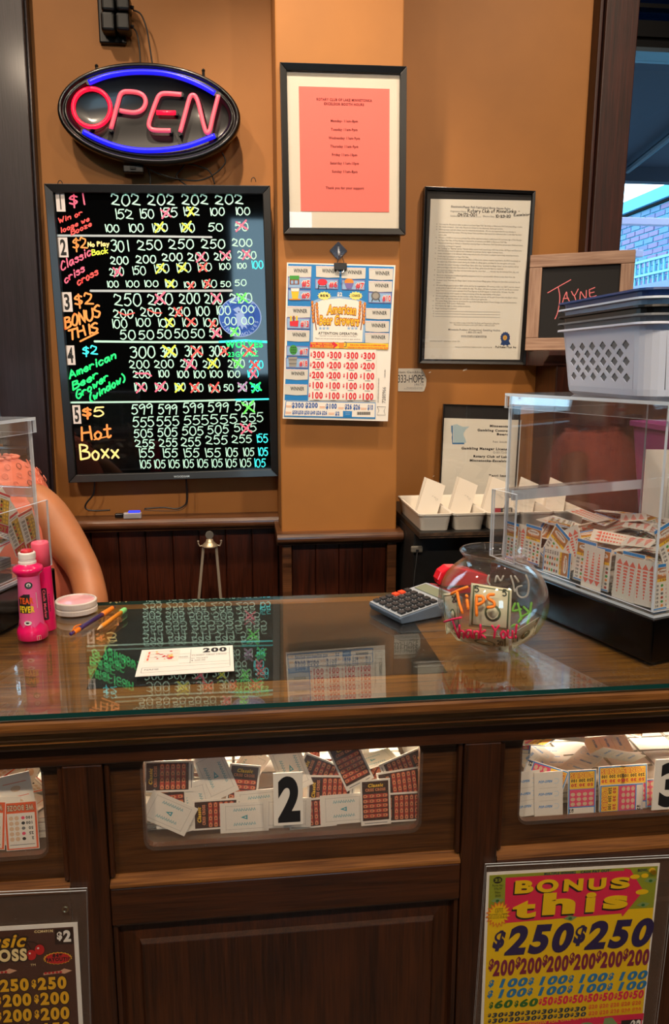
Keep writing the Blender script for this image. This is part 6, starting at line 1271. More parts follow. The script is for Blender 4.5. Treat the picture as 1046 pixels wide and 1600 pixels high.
# ---------------------------------------------------------------- tip bowl with bills
bc = on_z(768, 1006, 1.0152); BRX, BRZ, BZC = 0.0955, 0.086, 0.081
bw = thing('tip_bowl', 'round clear fish bowl tip jar with orange and pink hand lettering', 'bowl', (bc.x, bc.y, 1.0153)); bc = Vector(bw.location)
GLS = clear('bowl_glass', (0.97, 0.975, 0.975), 0.06, 0.0, 0.012, (0.9, 0.9, 0.9))  # pale diffuse share paints some brightness into the bowl glass
prof = [(0.0, 0.004), (0.040, 0.004), (0.043, 0.0)]
prof = [(0.0, 0.0), (0.042, 0.0)]
for k in range(1, 19):
    z = -0.075 + (0.147 - 0.0) * k / 19 - 0.0; z = -BRZ * 0.90 + (BRZ * 0.90 + BRZ * 0.78) * k / 18; prof.append((BRX * math.sqrt(1 - (z / BRZ) ** 2), z + BZC))
zt0 = prof[-1][1]; prof += [(0.0555, zt0 + 0.004), (0.0535, zt0 + 0.009), (0.0545, zt0 + 0.013), (0.0585, zt0 + 0.017), (0.060, zt0 + 0.019)]
inn = [(max(r - 0.0032, 0.0), z + (0.0032 if i < 3 else 0)) for i, (r, z) in enumerate(prof)]
m = MB(); m.lathe(prof + [(0.0605, zt0 + 0.0205), (0.0595, zt0 + 0.022), (0.0575, zt0 + 0.0205)] + inn[::-1], GLS, n=56, closed=True); m.build('bowl_glass', bw, smooth=True)
def on_bowl(u, v, far=False, k=1.0):
    r = ray(u, v).normalized(); o = Vector((0, 0, CAMZ)) - (bc + Vector((0, 0, BZC))); S_ = Vector((1 / (BRX * k), 1 / (BRX * k), 1 / (BRZ * k)))
    a = Vector((r.x * S_.x, r.y * S_.y, r.z * S_.z)); b = Vector((o.x * S_.x, o.y * S_.y, o.z * S_.z)); A, B_, Cc = a.dot(a), 2 * a.dot(b), b.dot(b) - 1; D_ = max(B_ * B_ - 4 * A * Cc, 0.0)
    t = (-B_ + (1 if far else -1) * math.sqrt(D_)) / (2 * A); return Vector((0, 0, CAMZ)) + r * t - bc
cB = (560, 820, 3.269); bpx = lambda p: (cB[0] + p[0] / cB[2], cB[1] + p[1] / cB[2])
def bowl_ink(strokes, mt, name, r=0.0016, far=False, lab=None):
    m = MB()
    for P in strokes:
        Q = [on_bowl(*bpx(p), far, 1.008 if not far else 1.006) for p in crom(P, 4)]; m.tube(Q, r, mt, 6)
        for q in (Q[0], Q[-1]): m.ball(q, r, mt, 6, 4)
    o = m.build(name, bw, smooth=True)
    if lab: o['label'] = lab
OI = mat('orange_marker_ink', 'FF8A28', 0.6); PI_ = mat('pink_marker_ink', 'EE2E62', 0.6); WI = mat('white_marker_ink', 'DCD8D0', 0.7); GI = mat('green_marker_ink', '7CC840', 0.6)
bowl_ink([[(478, 352), (515, 334), (557, 318)], [(506, 342), (516, 395), (532, 448)], [(556, 385), (562, 428)], [(553, 362), (556, 366)], [(606, 362), (604, 410), (606, 462)], [(604, 366), (634, 366), (640, 392), (608, 410)], [(692, 356), (668, 358), (664, 376), (692, 394), (694, 416), (664, 422)]], OI, 'orange_lettering', 0.0026, lab='orange hand lettering reading Tips')
st_ = [[(440, 496), (480, 484), (526, 474)], [(482, 486), (496, 530), (512, 572)]]
for P in hand_paths('hank You!', 516, -578, 62, 292, R(0.5), 0.3, 4): st_.append([(x, -y) for x, y in P][::2] + [(P[-1][0], -P[-1][1])])
bowl_ink(st_, PI_, 'pink_lettering', 0.0019, lab='pink hand lettering reading Thank You')
bowl_ink([[(668, 258), (662, 285), (672, 305)], [(708, 262), (700, 290)], [(712, 262), (728, 285), (742, 262)], [(780, 262), (792, 300), (800, 340), (812, 322)], [(800, 262), (820, 290)], [(858, 258), (872, 300), (866, 355), (840, 372), (816, 356), (812, 322), (836, 312)]], WI, 'white_lettering', 0.0018, True, 'white lettering on the far side, seen mirrored')
bowl_ink([[(886, 400), (878, 450), (866, 505)], [(876, 450), (846, 420)], [(872, 452), (838, 470), (820, 496)], [(802, 402), (790, 440), (832, 432)], [(816, 402), (826, 440), (834, 482)], [(786, 520), (800, 512), (818, 520)]], GI, 'green_lettering', 0.0024, True, 'green lettering on the far side, seen mirrored')
BILL = mat('bill_paper', 'E4DEBC', 0.75, noise=0.06, nscale=80); BGR = mat('bill_green_ink', '5A6A4A', 0.7); BDK = mat('bill_dark_ink', '2E382C', 0.7); BYE = mat('bill_pale_yellow', 'DAD6A0', 0.7)
def bill(name, label, quad, num, k=0.90, n=10, sag=0.0):
    """a banknote lying against the inside of the bowl; quad: photo points tl,tr,br,bl (bowl crop)"""
    base = on_bowl(*bpx(quad[0]), False, k); m = MB()
    def P(s, t, up=0.0):
        a = Vector(quad[0]).lerp(Vector(quad[1]), s); b = Vector(quad[3]).lerp(Vector(quad[2]), s); q = a.lerp(b, t); q.y += sag * math.sin(math.pi * s)
        return on_bowl(q.x, q.y, False, k + up) if False else on_bowl(*bpx((q.x, q.y)), False, k + up)
    def grid(s0, s1, t0, t1, up, mt, nn=n):
        V = [P(s0 + (s1 - s0) * i / nn, t0 + (t1 - t0) * j / nn, up) for j in range(nn + 1) for i in range(nn + 1)]
        m.add(V, [(j * (nn + 1) + i, j * (nn + 1) + i + 1, (j + 1) * (nn + 1) + i + 1, (j + 1) * (nn + 1) + i) for j in range(nn) for i in range(nn)], mt)
    grid(0, 1, 0, 1, 0, BILL)
    for (s0, s1, t0, t1) in ((.05, .95, .045, .07), (.05, .95, .93, .955), (.05, .09, .05, .95), (.91, .95, .05, .95)): grid(s0, s1, t0, t1, .004, BGR, 6)
    for (s0, t0) in num[1]:
        for Q in hand_paths(num[0], 0, 0, 1, None, 0, 0, 3):
            pts_ = [P(s0 + x * num[2], t0 - y * num[3], .012) for x, y in Q]; m.tube(pts_, 0.0011, BDK, 5)
    for i in range(20):   # oval portrait
        pass
    V = [P(.56 + .2 * math.cos(2 * math.pi * i / 20), .62 + .2 * math.sin(2 * math.pi * i / 20), .006) for i in range(20)]; m.add(V, [tuple(range(20))], BGR)
    V = [P(.56 + .11 * math.cos(2 * math.pi * i / 16), .60 + .13 * math.sin(2 * math.pi * i / 16), .010) for i in range(16)]; m.add(V, [tuple(range(16))], BILL)
    m.xf = None
    o = m.build(name, None, bc, smooth=True); o.modifiers.new('solid', 'SOLIDIFY').thickness = 0.0002; tag(o, label, 'money'); return o
bill('banknote', 'five dollar bill standing upright inside the tip bowl', [(578, 296), (786, 330), (776, 545), (566, 520)], ('5', [(.10, .19), (.78, .18)], .16, .15), 0.84)
bill('banknote', 'twenty dollar bill curled at the left inside the tip bowl', [(432, 352), (506, 346), (520, 520), (450, 560)], ('20', [(.62, .26)], .20, .16), 0.90, sag=0)
bill('banknote', 'bill curled along the bottom front of the tip bowl', [(470, 545), (770, 575), (770, 655), (505, 590)], ('20', [(.80, .6)], .06, .3), 0.91)
bill('banknote', 'folded greenish bill lying at the right inside the tip bowl', [(780, 560), (925, 470), (900, 560), (790, 640)], ('1', [(.2, .7)], .1, .3), 0.87)

# ---------------------------------------------------------------- calculator
k1 = on_z(626, 968, 1.026); k0 = on_z(580, 945, 1.026); ka = math.atan2(k0.y - k1.y, k0.x - k1.x) - R(90)
ca_ = thing('calculator', 'grey desk calculator with dark keys and two orange-red keys, left of the tip bowl', 'calculator', (k1.x, k1.y, 1.0155), (0, 0, ka)); CLW, CLL = 0.150, 0.112
CALG = mat('calculator_grey', '9AA2AC', 0.4); CALB = mat('calculator_blue_grey', '5C6C80', 0.4); KEYM = mat('key_charcoal', '24262A', 0.35); KEYR = mat('key_orange_red', 'E8451C', 0.4)
m = MB(); m.prism([(0.004, 0), (CLW - 0.002, 0.0), (CLW, 0.030), (CLW - 0.004, 0.034), (0.0, 0.0135), (0.0, 0.0095)], 0, CLL, CALB, 'Y'); m.build('lower_case', ca_, bevel=0.002)
sl_ = math.atan2(0.0205, CLW - 0.004)
fc = MB(); fc.box(0.001, CLW - 0.008, 0.002, CLL - 0.002, 0, 0.0016, CALG); fco = fc.build('face_plate', ca_, (0, 0, 0.0140), (0, -sl_, 0), bevel=0.0006)
km = MB(); km.prism([(-0.0072, -0.0055), (0.0072, -0.0055), (0.0072, 0.0055), (-0.0072, 0.0055)], 0, 0.0042, KEYM, 'Z'); kme = None
for r in range(5):
    for c in range(6):
        red = (r == 4 and c in (3, 4))
        q = MB(); q.box(-0.0058, 0.0058, -0.0075, 0.0075, 0.0017, 0.0062, KEYR if red else KEYM)
        o = q.build('key', fco, (0.012 + c * 0.0150, 0.013 + r * 0.0215, 0), bevel=0.0012)
        if red: o['label'] = 'orange-red key'
m = MB(); m.box(0.106, 0.134, 0.010, CLL - 0.010, 0.0017, 0.004, mat('lcd_grey', '7C8470', 0.15)); m.build('display', fco, bevel=0.001)
# red plastic stapler behind the bowl
sp0 = on_z(690, 931, 1.0155); sp_ = thing('stapler', 'glossy red plastic stapler-like tool behind the tip bowl', 'stapler', (sp0.x - 0.012, sp0.y + 0.02, 1.0155), (0, 0, R(6))); sp_.scale = (0.86, 0.9, 1); REDP = mat('glossy_red_plastic', 'D8182C', 0.18, coat=0.5)
m = MB(); m.prism([(0.008, 0.023), (0.004, 0.034), (0.012, 0.050), (0.030, 0.060), (0.055, 0.059), (0.095, 0.050), (0.14, 0.036), (0.150, 0.024), (0.148, 0.016), (0.02, 0.018)], -0.019, 0.019, REDP, 'Y'); m.build('upper_arm', sp_, bevel=0.006, seg=3)
m = MB(); m.prism([(-0.006, 0.0), (0.152, 0.0), (0.152, 0.0155), (0.03, 0.012), (0.016, 0.016), (-0.004, 0.019), (-0.008, 0.012)], -0.020, 0.020, mat('dark_red_plastic', 'B01430', 0.22, coat=0.4), 'Y'); m.build('base', sp_, bevel=0.003)

# ---------------------------------------------------------------- left side of the counter top
def wrap(mb, rf):
    out = []
    for x, y, z in mb.v: r = rf(z) - y; a = x / rf(z); out.append((r * math.sin(a), -r * math.cos(a), z))
    mb.v = out
HPK = mat('hot_pink_plastic', 'EC1468', 0.28, coat=0.4); LPKP = mat('pink_label', 'E85C98', 0.4); CORP = mat('coral_pink_cap', 'F0607C', 0.4); CAPW_ = mat('white_cap', 'E8E4E0', 0.35); REDT = mat('red_tip', 'C8202C', 0.4)
bp = on_z(52, 996, 1.0155); top = on_y(46, 861, bp.y).z - 1.0155; bt = thing('dauber_bottle', 'hot pink bingo dauber bottle with a white cap at the left of the counter', 'bottle', (bp.x, bp.y, 1.0155)); kk = top / 142.0
zz = lambda v: (1003 - v) * kk
rp = [(0.024, 0.0), (0.0262, 0.002), (0.0265, zz(990)), (0.0250, zz(985)), (0.0215, zz(980)), (0.0203, zz(972)), (0.0198, zz(950)), (0.0190, zz(925)), (0.0183, zz(908)), (0.0186, zz(900)), (0.0205, zz(897)), (0.0258, zz(892)), (0.0262, zz(889)), (0.0245, zz(885)), (0.0160, zz(881.5)), (0.0150, zz(880))]
m = MB(); m.lathe(rp, HPK, n=40); m.build('bottle_body', bt, smooth=True)
def rfun(z):
    for (r0, z0), (r1, z1) in zip(rp, rp[1:]):
        if z0 <= z <= z1 and z1 > z0: return r0 + (r1 - r0) * (z - z0) / (z1 - z0)
    return rp[-1][0]
m = MB(); m.lathe([(0.0152, zz(881)), (0.0152, zz(877)), (0.0140, zz(876)), (0.0140, zz(872.5)), (0.0148, zz(872)), (0.0148, zz(864)), (0.0138, zz(862.5)), (0.0115, zz(862)), (0.0110, zz(864)), (0.0, zz(864))], CAPW_, n=32); m.build('screw_cap', bt, smooth=False); m = MB(); m.lathe([(0.0108, zz(863.8)), (0.0105, zz(860)), (0.0085, zz(858)), (0.0, zz(857.5))], REDT, n=24); m.build('dauber_tip', bt, smooth=True)
m = MB()
for j in range(12):      # light pink label band, zigzag lower edge, wrapped round the bottle
    z0 = zz(974) + (zz(899) - zz(974)) * j / 12; z1 = zz(974) + (zz(899) - zz(974)) * (j + 1) / 12
    for i in range(30): x0, x1 = -0.03 + i * 0.002, -0.03 + (i + 1) * 0.002; m.flat([(x0, z0 - (abs((i % 10) - 5) * 0.0016 if j == 0 else 0)), (x1, z0 - (abs(((i + 1) % 10) - 5) * 0.0016 if j == 0 else 0)), (x1, z1), (x0, z1)], LPKP, 0.0004)
BALLG = mat('ball_green', '1E4038', 0.4); TORG = mat('bottle_orange', 'E85A1E', 0.5); TYL = mat('bottle_yellow', 'F0D028', 0.5)
X0 = -0.0115
m.disc(0.004, zz(912), 0.0062, 0.0062, BALLG, 0.0016, 16); m.disc(0.004, zz(911.5), 0.0034, 0.0034, CAPW_, 0.0018, 12); m.text('8', 0.004, zz(914), 0.0045, INK, 0.0022, al='c', bold=.03)
[m.rect(X0 - .006 + k * .0028, X0 - .006 + (k + 1) * .0028, zz(957), zz(932 - min(k, 4) * 1.4), INK, 0.0007) for k in range(8)]
m.text('TEAR', X0 + .009, zz(942), 0.0115, TORG, 0.0011, w=.0245, al='c', bold=.07); m.text('FEVER', X0 + .009, zz(956), 0.0120, TYL, 0.0012, w=.0265, al='c', bold=.07)
m.disc(-0.001, zz(972.5), 0.0062, 0.0042, CAPW_, 0.0016, 16); m.disc(-0.0015, zz(972.5), 0.003, 0.0016, INK, 0.0019, 8)
for k in range(5): m.ribbon([(-0.018, zz(989) - k * 0.0028 - .001), (0.010 - (k % 2) * .004, zz(989) - k * 0.0028 - .001)], 0.0006, LPKP, 0.0006, False)
for k in range(3): m.ribbon([(0.0165 + k * 0.0, zz(950)), (0.0155, zz(925))], 0.0012, CAPW_, 0.0008, False)
m.rect(0.0135, 0.0205, zz(1001), zz(993.5), CAPW_, 0.0006); m.rect(0.0140, 0.0168, zz(1000.5), zz(994), HPK, 0.0008); m.rect(0.0174, 0.0200, zz(1000.5), zz(994), REDT, 0.0008)
wrap(m, rfun); m.build('label', bt)
# chalk marker
mp = on_z(75, 983, 1.0155); mt_ = on_y(70, 846, mp.y).z - 1.0155; mk = thing('chalk_marker', 'thick hot pink chalk marker standing upright beside the dauber bottle', 'marker', (mp.x, mp.y, 1.0155), (R(0), R(-1.2), 0)); q = mt_ / 144.0; r_ = 0.0158
m = MB(); m.lathe([(r_ * .96, 0.0), (r_, 0.002), (r_, q * 103), (r_ * .97, q * 105)], HPK, n=32); m.build('barrel', mk, smooth=True)
m = MB(); m.lathe([(r_ * .99, q * 105.3), (r_ * .985, q * 141), (r_ * .9, q * 144), (r_ * .62, q * 144), (r_ * .58, q * 139), (0, q * 139)], CORP, n=32); m.build('cap', mk, smooth=True)
m = MB(); m.flat(rrect(-0.0015, 0.0080, q * 20, q * 72, 0.0025, 4), INK, 0.0010); m.text('Chalk Marker', 0.0012, q * 70, 0.0044, CORP, 0.0014, w=q * 47, ang=R(-90), bold=.02)
m.text('LIQUID', 0.0105, q * 62, 0.0022, INK, 0.0005, w=q * 30, ang=R(-90), bold=.02); m.text('CHALK PEN', -0.0050, q * 60, 0.0020, INK, 0.0005, w=q * 30, ang=R(-90)); wrap(m, lambda z: r_); m.build('label', mk)
# low jar with a pink top
jp = on_z(120, 955, 1.0155); jr = thing('moistener_jar', 'low white jar with a pink top behind the chalk marker', 'jar', (jp.x, jp.y, 1.0155)); JW_ = mat('jar_white', 'DCD4CE', 0.4); JP = mat('jar_pink', 'EFA8B0', 0.3, coat=0.3)
m = MB(); m.lathe([(0.0, 0.0), (0.038, 0.0), (0.0405, 0.002), (0.0405, 0.010), (0.0385, 0.0112), (0.0385, 0.013), (0.0400, 0.0142), (0.0400, 0.0235), (0.0385, 0.0252), (0.0365, 0.0252), (0.0355, 0.0225), (0.0, 0.0225)], JW_, n=48); m.build('jar_body', jr, smooth=False); m = MB(); m.lathe([(0.0352, 0.0226), (0.034, 0.0238), (0.0, 0.0244)], JP, n=40); m.build('pink_top', jr, smooth=True)
# pens
def rod(name, label, cat, A, Bp, parts, r):
    a = on_z(*A, 1.0155 + r); b = on_z(*Bp, 1.0155 + r); d = (b - a); Lh = d.length; ang = math.atan2(d.y, d.x); t = thing(name, label, cat, (a.x, a.y, 1.0155 + r), (0, 0, ang))
    for pn, prof_, mt in parts:
        m = MB(); m.lathe([(rr, x * Lh) for rr, x in prof_], mt, n=16); m.build(pn, t, None, (0, R(90), 0), smooth=True)
    return t
PUP = mat('pen_purple', '3A2468', 0.3, coat=0.3); ORP = mat('pen_orange', 'F0801C', 0.35); PCO = mat('pencil_orange', 'F0921E', 0.4); PGR = mat('eraser_green', '7CCB7A', 0.6); PWD = mat('pencil_wood', 'E2C090', 0.7)
pn = rod('ballpoint_pen', 'purple ballpoint pen with orange clip and grip, left of the pencil', 'pen', (112, 990), (178, 949), [('barrel', [(.0038, .12), (.0046, .16), (.0048, .70)], PUP), ('grip', [(.0050, .70), (.0054, .73), (.0050, .96), (.0040, .97)], ORP), ('tip', [(.004, .97), (.0022, 1.0), (.0010, 1.03)], PUP), ('end_band', [(.0046, .045), (.0050, .05), (.0050, .155), (.0046, .16)], ORP), ('push_button', [(.003, -.02), (.0034, -.015), (.0034, .045)], PUP)], 0.0054)
m = MB(); m.tube(crom([(0.006, 0, 0.0048), (0.010, 0, 0.0088), (0.020, 0, 0.0085), (0.032, 0, 0.0062)], 4), 0.0014, ORP, 6); m.build('clip', pn)
rod('pencil', 'short orange pencil with a green eraser cap, right of the pen', 'pencil', (152, 984), (196, 952), [('barrel', [(.0040, .13), (.0042, .14), (.0042, .84)], PCO), ('point', [(.0006, .0), (.0012, .02), (.0040, .13)], PWD), ('eraser_cap', [(.0046, .835), (.0056, .85), (.0054, .96), (.0040, 1.0), (.0, 1.0)], PGR)], 0.0056)
# prize slip with a stapled ticket
f0, f1, f2, f3 = [on_z(*p, 1.0158) for p in ((213, 1057), (368, 1048), (362, 1008), (220, 1016))]
ctr = (f0 + f1 + f2 + f3) / 4; fa = math.atan2((f1 - f0).y, (f1 - f0).x); fwid = (f1 - f0).length; fhe = ((f2 - f1).length + (f3 - f0).length) / 2
pf = thing('prize_slip', 'white printed prize slip reading 200 lying on the glass', 'paper', (ctr.x, ctr.y, 1.0153), (0, 0, fa))
m = MB(); m.box(-fwid / 2, fwid / 2, -fhe / 2, fhe / 2, 0, 0.0004, WHITE); m.build('slip', pf)
m = MB(); w2_, h2_ = fwid / 2, fhe / 2
m.text('200', w2_ * .60, h2_ * .52, h2_ * .36, INK, 0.0006, w=w2_ * .54, al='c', bold=.10); m.text('CLASSIC CRISS CROSS', w2_ * .10, h2_ * .28, h2_ * .09, GREYINK, 0.0006, w=w2_ * .76); m.text('01 TICKET', w2_ * .10, h2_ * .06, h2_ * .09, GREYINK, 0.0006, w=w2_ * .36); m.text('$ 200.00', w2_ * .10, -h2_ * .10, h2_ * .09, GREYINK, 0.0006, w=w2_ * .3)
for P in ([(w2_ * .08, h2_ * .85), (w2_ * .08, -h2_ * .25)], [(w2_ * .08, h2_ * .40), (w2_ * .92, h2_ * .40)], [(w2_ * .92, h2_ * .85), (w2_ * .92, -h2_ * .6)], [(-w2_ * .25, h2_ * .5), (w2_ * .08, h2_ * .5)], [(-w2_ * .25, h2_ * .15), (w2_ * .08, h2_ * .15)], [(-w2_ * .15, -h2_ * .22), (w2_ * .92, -h2_ * .22)], [(-w2_ * .9, -h2_ * .42), (w2_ * .92, -h2_ * .42)], [(-w2_ * .9, -h2_ * .78), (w2_ * .92, -h2_ * .68)], [(-w2_ * .9, -h2_ * .42), (-w2_ * .9, -h2_ * .78)]): m.ribbon(P, 0.0005, INK, 0.0006, False)
m.text('WINNER', -w2_ * .22, h2_ * .22, h2_ * .09, GREYINK, 0.0006, w=w2_ * .25)
m.text('NAME', -w2_ * .85, -h2_ * .62, h2_ * .10, GREYINK, 0.0006, w=w2_ * .3)
m.build('printing', pf, None, (R(-90), 0, 0))
tt = thing('stapled_ticket', 'small opened ticket with red print lying on the prize slip', 'ticket', (ctr.x - fwid * .27 * math.cos(fa), ctr.y - fwid * .27 * math.sin(fa) + fhe * .20, 1.0159), (0, 0, fa - R(1)))
m = MB(); m.box(-.028, .028, -.024, .024, 0, 0.0009, TWH); m.build('card', tt)
m = MB()
for k in range(3): m.ribbon([(-.022, .022 - k * .0145), (.026, .022 - k * .0145)], 0.0005, GREYINK, 0.0011, False); m.rect(-.024, -.021, .009 - k * .0145, .020 - k * .0145, TSA, 0.0011)
for k in range(22): m.disc(rnd.uniform(-.012, .018), rnd.uniform(-.016, .019), rnd.uniform(.0015, .004), rnd.uniform(.001, .003), (TRE, TSA, TRE, TYE)[k % 4], 0.0012 + k * 0.00001, 7)
m.build('printing', tt, None, (R(-90), 0, 0))

# ---------------------------------------------------------------- acrylic sign holders on the counter front
HOLD = clear('holder_acrylic', (0.98, 0.97, 0.96), 0.04, 0.0, 0.004, (0.7, 0.6, 0.5)); HOLDB = clear('holder_back_acrylic', (0.9, 0.86, 0.82), 0.05, 0.05, 0.06, (0.5, 0.4, 0.34))
def holder(name, label, hc, sheet, crop):
    S_ = Sheet(name, label, 'sign', hc, 1.094, crop); hw, hh = S_.w / 2, S_.h / 2
    m = MB(); m.box(-hw, hw, -0.004, -0.002, -hh, hh, HOLD, ACRE, 'Y'); m.build('front_panel', S_.o)
    m = MB(); m.box(-hw, hw, 0.0022, 0.0042, -hh, hh, HOLDB, ACRE, 'Y'); m.build('back_panel', S_.o)
    m = MB(); P = [S_.L(*p) for p in sheet]; m.prism(P, 0.0, 0.0012, WHITE, 'Y'); m.build('poster_sheet', S_.o); return S_
Bo = holder('sign_holder', 'acrylic holder with a yellow and pink prize poster, lower right of the counter', [(752, 1352), (1052, 1338), (1008, 1780), (733, 1806)], [(14, 1560), (842, 1520), (998, 65), (72, 115)][::1], (740, 1330, 3.418))
d = 0.0003; BYL = mat('poster_yellow', 'F0C400', 0.55); BOL = mat('poster_olive', '8E9A22', 0.55); BPK = mat('poster_pink', 'E01E4E', 0.55); BNV = mat('poster_navy', '1C1450', 0.55); BMA = mat('poster_maroon', '7A1240', 0.55); BBL = mat('poster_blue', '1478B4', 0.55); BGN = mat('poster_green', '1E6A2C', 0.55); BTL = mat('poster_dark_teal', '16384A', 0.55); BRO = mat('poster_orange', 'E8702A', 0.55)
Bo.P([(86, 128), (986, 78), (838, 1505), (30, 1545)], BYL, d); Bo.P([(86, 128), (986, 78), (962, 300), (80, 352)], BOL, 2 * d)
Bo.P([(172, 140), (806, 102), (806, 90), (838, 95), (908, 210), (795, 348), (790, 330), (164, 382)], BPK, 3 * d)
Bo.T('MULTIPLE WINNERS', 376, 126, 14, BTL, 4 * d, 545, bold=.05); Bo.T('CASH PAY OUT*', 570, 117, 15, BTL, 4 * d, 735, bold=.05); Bo.T('BOWL', 876, 108, 16, BTL, 4 * d, 930, bold=.03); Bo.D(954, 100, 18, 14, YEL, 4 * d); Bo.D(862, 134, 26, 12, BYL, 4 * d); Bo.D(915, 128, 20, 12, BYL, 4 * d); Bo.D(900, 215, 34, 14, BYL, 4 * d)
Bo.D(130, 152, 24, 18, INK, 4 * d); Bo.T('22', 112, 160, 16, BOL, 5 * d, 148, bold=.05)
for k, t in enumerate(('Form No.', '7767P', 'Nov', '2020')): Bo.T(t, (100, 108, 114, 114)[k], 188 + k * 18, 12, INK, 4 * d, (160, 152, 144, 146)[k])
for u, v in ((945, 155), (905, 284), (128, 262), (516, 356)): Bo.P([(u - 36, v + 2), (u - 5, v - 16), (u + 38, v - 8), (u + 6, v + 14)], mat('poster_money', '7E9A62', 0.6), 4 * d); Bo.D(u, v, 10, 7, BGN, 5 * d, 10)
def shadowed(t, u, v, h, u1, dx, dy, bold, shear=0.0): Bo.T(t, u + dx, v + dy, h, INK, 5 * d, u1 + dx, bold=bold, shear=shear); Bo.T(t, u, v, h, BYL, 6 * d, u1, bold=bold, shear=shear)
for i, (ch, u0, u1) in enumerate((('B', 205, 322), ('O', 328, 456), ('N', 468, 592), ('U', 602, 712), ('S', 722, 838))): shadowed(ch, u0, 225 - i * 6.5, 70 - i * 2.5, u1, -8, 8, .09)
for i, (ch, u0, u1, h) in enumerate((('t', 205, 330, 102), ('h', 342, 560, 118), ('i', 578, 660, 112), ('s', 676, 832, 100))): shadowed(ch, u0, 356 - i * 16, h, u1, -6, 10, .09)
Bo.S(132, 334, 60, 40, 18, BYL, 6 * d, 1.15); Bo.S(132, 334, 68, 50, 18, BRO, 5 * d, 1.15); Bo.T('85%', 114, 325, 22, INK, 7 * d, 156, bold=.02, over=.06); Bo.T('PAYBACK!', 82, 356, 22, INK, 7 * d, 178, bold=.02, over=.06); Bo.T('85%', 114, 325, 22, BYL, 8 * d, 156, bold=.02); Bo.T('PAYBACK!', 82, 356, 22, BYL, 8 * d, 178, bold=.02)
Bo.T('$', 92, 520, 95, BNV, 4 * d, 160, bold=.10, shear=.2); Bo.T('250', 155, 556, 155, BNV, 4 * d, 512, bold=.10, shear=.2); Bo.T('$', 522, 492, 95, BNV, 4 * d, 592, bold=.10, shear=.2); Bo.T('250', 582, 526, 150, BNV, 4 * d, 936, bold=.10, shear=.2)
for i in range(6):
    u, v = 76 + i * 143.5, 650 - i * 11; Bo.T('$', u, v - 18, 58, BMA, 4 * d, u + 30, bold=.08, shear=.1); Bo.T('200', u + 24, v + 20 - 4, 84, BMA, 4 * d, u + 140, bold=.08, shear=.05)
for r, (u0, v0, st_, sl_2) in enumerate(((76, 722, 213, 12.5), (70, 778, 213, 13))):
    for i in range(4):
        u, v = u0 + i * st_, v0 - i * sl_2; Bo.T('$', u, v, 36, BBL, 4 * d, u + 30, bold=.07, shear=.2); Bo.T('100', u + 42, v + 6, 46, BBL, 4 * d, u + 205, bold=.08, shear=.2)
for i in range(2): u, v = 80 + i * 135, 836 - i * 8; Bo.T('$', u, v, 32, BGN, 4 * d, u + 24, bold=.06, shear=.1); Bo.T('60', u + 24, v + 3, 42, BGN, 4 * d, u + 124, bold=.08, shear=.15)
for i in range(7): u, v = 346 + i * 80.5, 818 - i * 6; Bo.T('$', u, v - 4, 28, BPK, 4 * d, u + 18, bold=.06, shear=.1); Bo.T('50', u + 16, v + 4, 44, BPK, 4 * d, u + 76, bold=.08, shear=.1)
for r, v0 in enumerate((888, 918)):
    for i in range(6): u, v = 74 + i * 88, v0 - i * 6.5; Bo.T('$', u, v - 5, 18, BTL, 4 * d, u + 20, bold=.06, shear=.1); Bo.T('30', u + 20, v - 1, 25, BTL, 4 * d, u + 84, bold=.08, shear=.15)
    for i in range(5): u, v = 612 + i * 58, v0 - 48 - i * 5 + r * 5; Bo.T('$20', u, v, 22, BRO, 4 * d, u + 50, bold=.06)
Bo.P([(66, 930), (910, 862), (905, 900), (60, 968)], BPK, 4 * d); Bo.T('PICK A PULL WINDOW FOR ONE OF THE FOLLOWING PRIZES', 90, 952, 14, BYL, 5 * d, 880, bold=.03, ang=R(3))
Bo.P([(52, 975), (900, 902), (842, 1460), (36, 1500)], BPK, 3 * d); Bo.P([(790, 900), (895, 892), (880, 990), (780, 1000)], INK, 5 * d); Bo.T('$2', 830, 960, 60, WHITE, 6 * d, 890, bold=.06)
Bo.P([(700, 888), (740, 884), (770, 920), (690, 926)], mat('poster_money'), 5 * d); Bo.D(600, 930, 40, 20, mat('poster_money'), 5 * d)
Bo.mb.build('printing', Bo.o)
Cl = holder('sign_holder', 'acrylic holder with a brown prize poster showing cherries, lower left of the counter', [(-175, 1406), (131, 1387), (152, 1800), (-140, 1820)], [(-440, 2250), (478, 2230), (412, 1060), (-520, 1112)], (0, 1130, 3.404))
CBR = mat('poster_brown', '4A2C22', 0.6); CYL = mat('poster_gold', 'E8B01C', 0.55); CCR = mat('poster_cream', 'F2DCA0', 0.55); CRD = mat('poster_cherry', 'C01E22', 0.5); CDK = mat('poster_dark_brown', '241410', 0.6)
Cl.P([(-495, 1132), (390, 1082), (452, 2200), (-418, 2222)], CBR, d); Cl.T('CCM491N', 182, 1115, 14, CCR, 2 * d, 284, bold=.04); Cl.P([(290, 1094), (386, 1089), (392, 1172), (294, 1176)], CDK, 2 * d); Cl.T('$', 302, 1150, 42, WHITE, 3 * d, 334, bold=.07); Cl.T('2', 336, 1162, 62, WHITE, 3 * d, 382, bold=.09)
for dd_, c, ov in ((2, CDK, .09), (3, CYL, 0.0)):
    Cl.T('Classic', -215, 1206, 72, c, dd_ * d, 134, bold=.03, over=ov, shear=.3)
    Cl.T('CRISS CROSS', -390, 1288, 66, CDK if dd_ == 2 else CCR, (dd_ + 2) * d, 150, bold=.06, over=ov)
Cl.T('TM', 162, 1290, 12, CCR, 3 * d, 192)
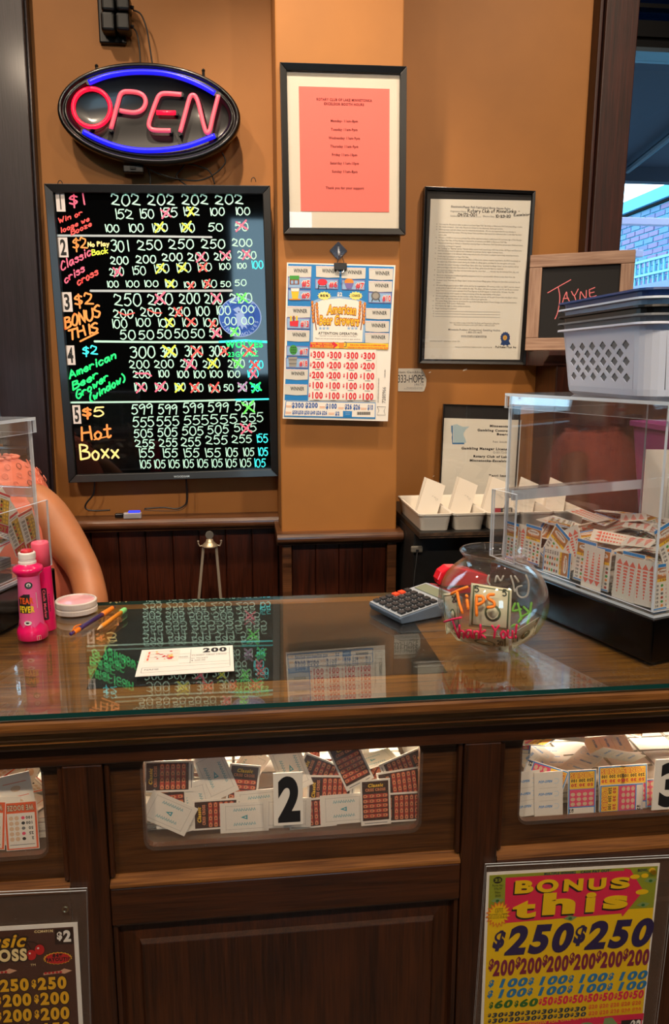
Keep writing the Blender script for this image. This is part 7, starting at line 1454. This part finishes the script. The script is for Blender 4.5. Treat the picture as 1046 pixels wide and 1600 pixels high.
for u, v in ((168, 1230), (212, 1202)): Cl.D(u, v, 29, 31, CDK, 3 * d); Cl.D(u, v, 26, 28, CRD, 4 * d); Cl.D(u - 8, v - 9, 6, 5, WHITE, 5 * d, 8)
Cl.ln([(168, 1205), (150, 1175), (138, 1160)], 6, CDK, 3 * d); Cl.ln([(210, 1178), (180, 1162), (138, 1158)], 6, CDK, 3 * d)
Cl.S(308, 1248, 78, 70, 22, YEL, 3 * d, .5); Cl.S(308, 1248, 72, 64, 22, CRD, 4 * d, .5); Cl.T('84%', 280, 1243, 20, INK, 5 * d, 338, bold=.06); Cl.T('PAYOUT!!!', 244, 1266, 20, INK, 5 * d, 380, bold=.06)
for u0 in (-60, 232): Cl.P([(u0, 1318 + 8), (u0 + 90, 1314), (u0 + 110, 1302), (u0 + 152, 1313), (u0 + 112, 1330), (u0 + 90, 1326), (u0, 1338)], mat('poster_candy', 'D8A888', 0.6), 3 * d); [Cl.D(u0 + 12 + k * 20, 1326 - k * 1.4, 8, 6, CRD, 4 * d, 8) for k in range(5)]
for r, (t, v0, u0) in enumerate((('250', 1422, 168), ('200', 1502, 182), ('200', 1584, 184), ('150', 1664, 190), ('150', 1744, 194))):
    for k in range(-2, 1):
        u = u0 + k * 200; v = v0 - k * 10.5; Cl.T('$', u, v - 18, 42, CYL, 3 * d, u + 28, bold=.06); Cl.T(t, u + 32, v - 4, 66, CDK, 2 * d, u + 190, bold=.07, over=.06); Cl.T(t, u + 32, v - 4, 66, CYL, 3 * d, u + 190, bold=.07)
Cl.mb.build('printing', Cl.o)
x, z = Cl.L(351, 979); m = MB(); m.tube([(x + 0.0042 * math.cos(R(a)), -0.0046, z + 0.0042 * math.sin(R(a))) for a in range(0, 361, 24)], 0.0012, mat('brass_ring', 'A89878', 0.3, 0.9), 6, False); m.build('eyelet', Cl.o)
x, z = Bo.L(954, 100); m = MB(); m.tube([(x, -0.0041, z), (x, -0.007, z)], 0.0045, mat('brass_screw', 'C8A030', 0.3, 0.8), 12); m.build('screw', Bo.o)
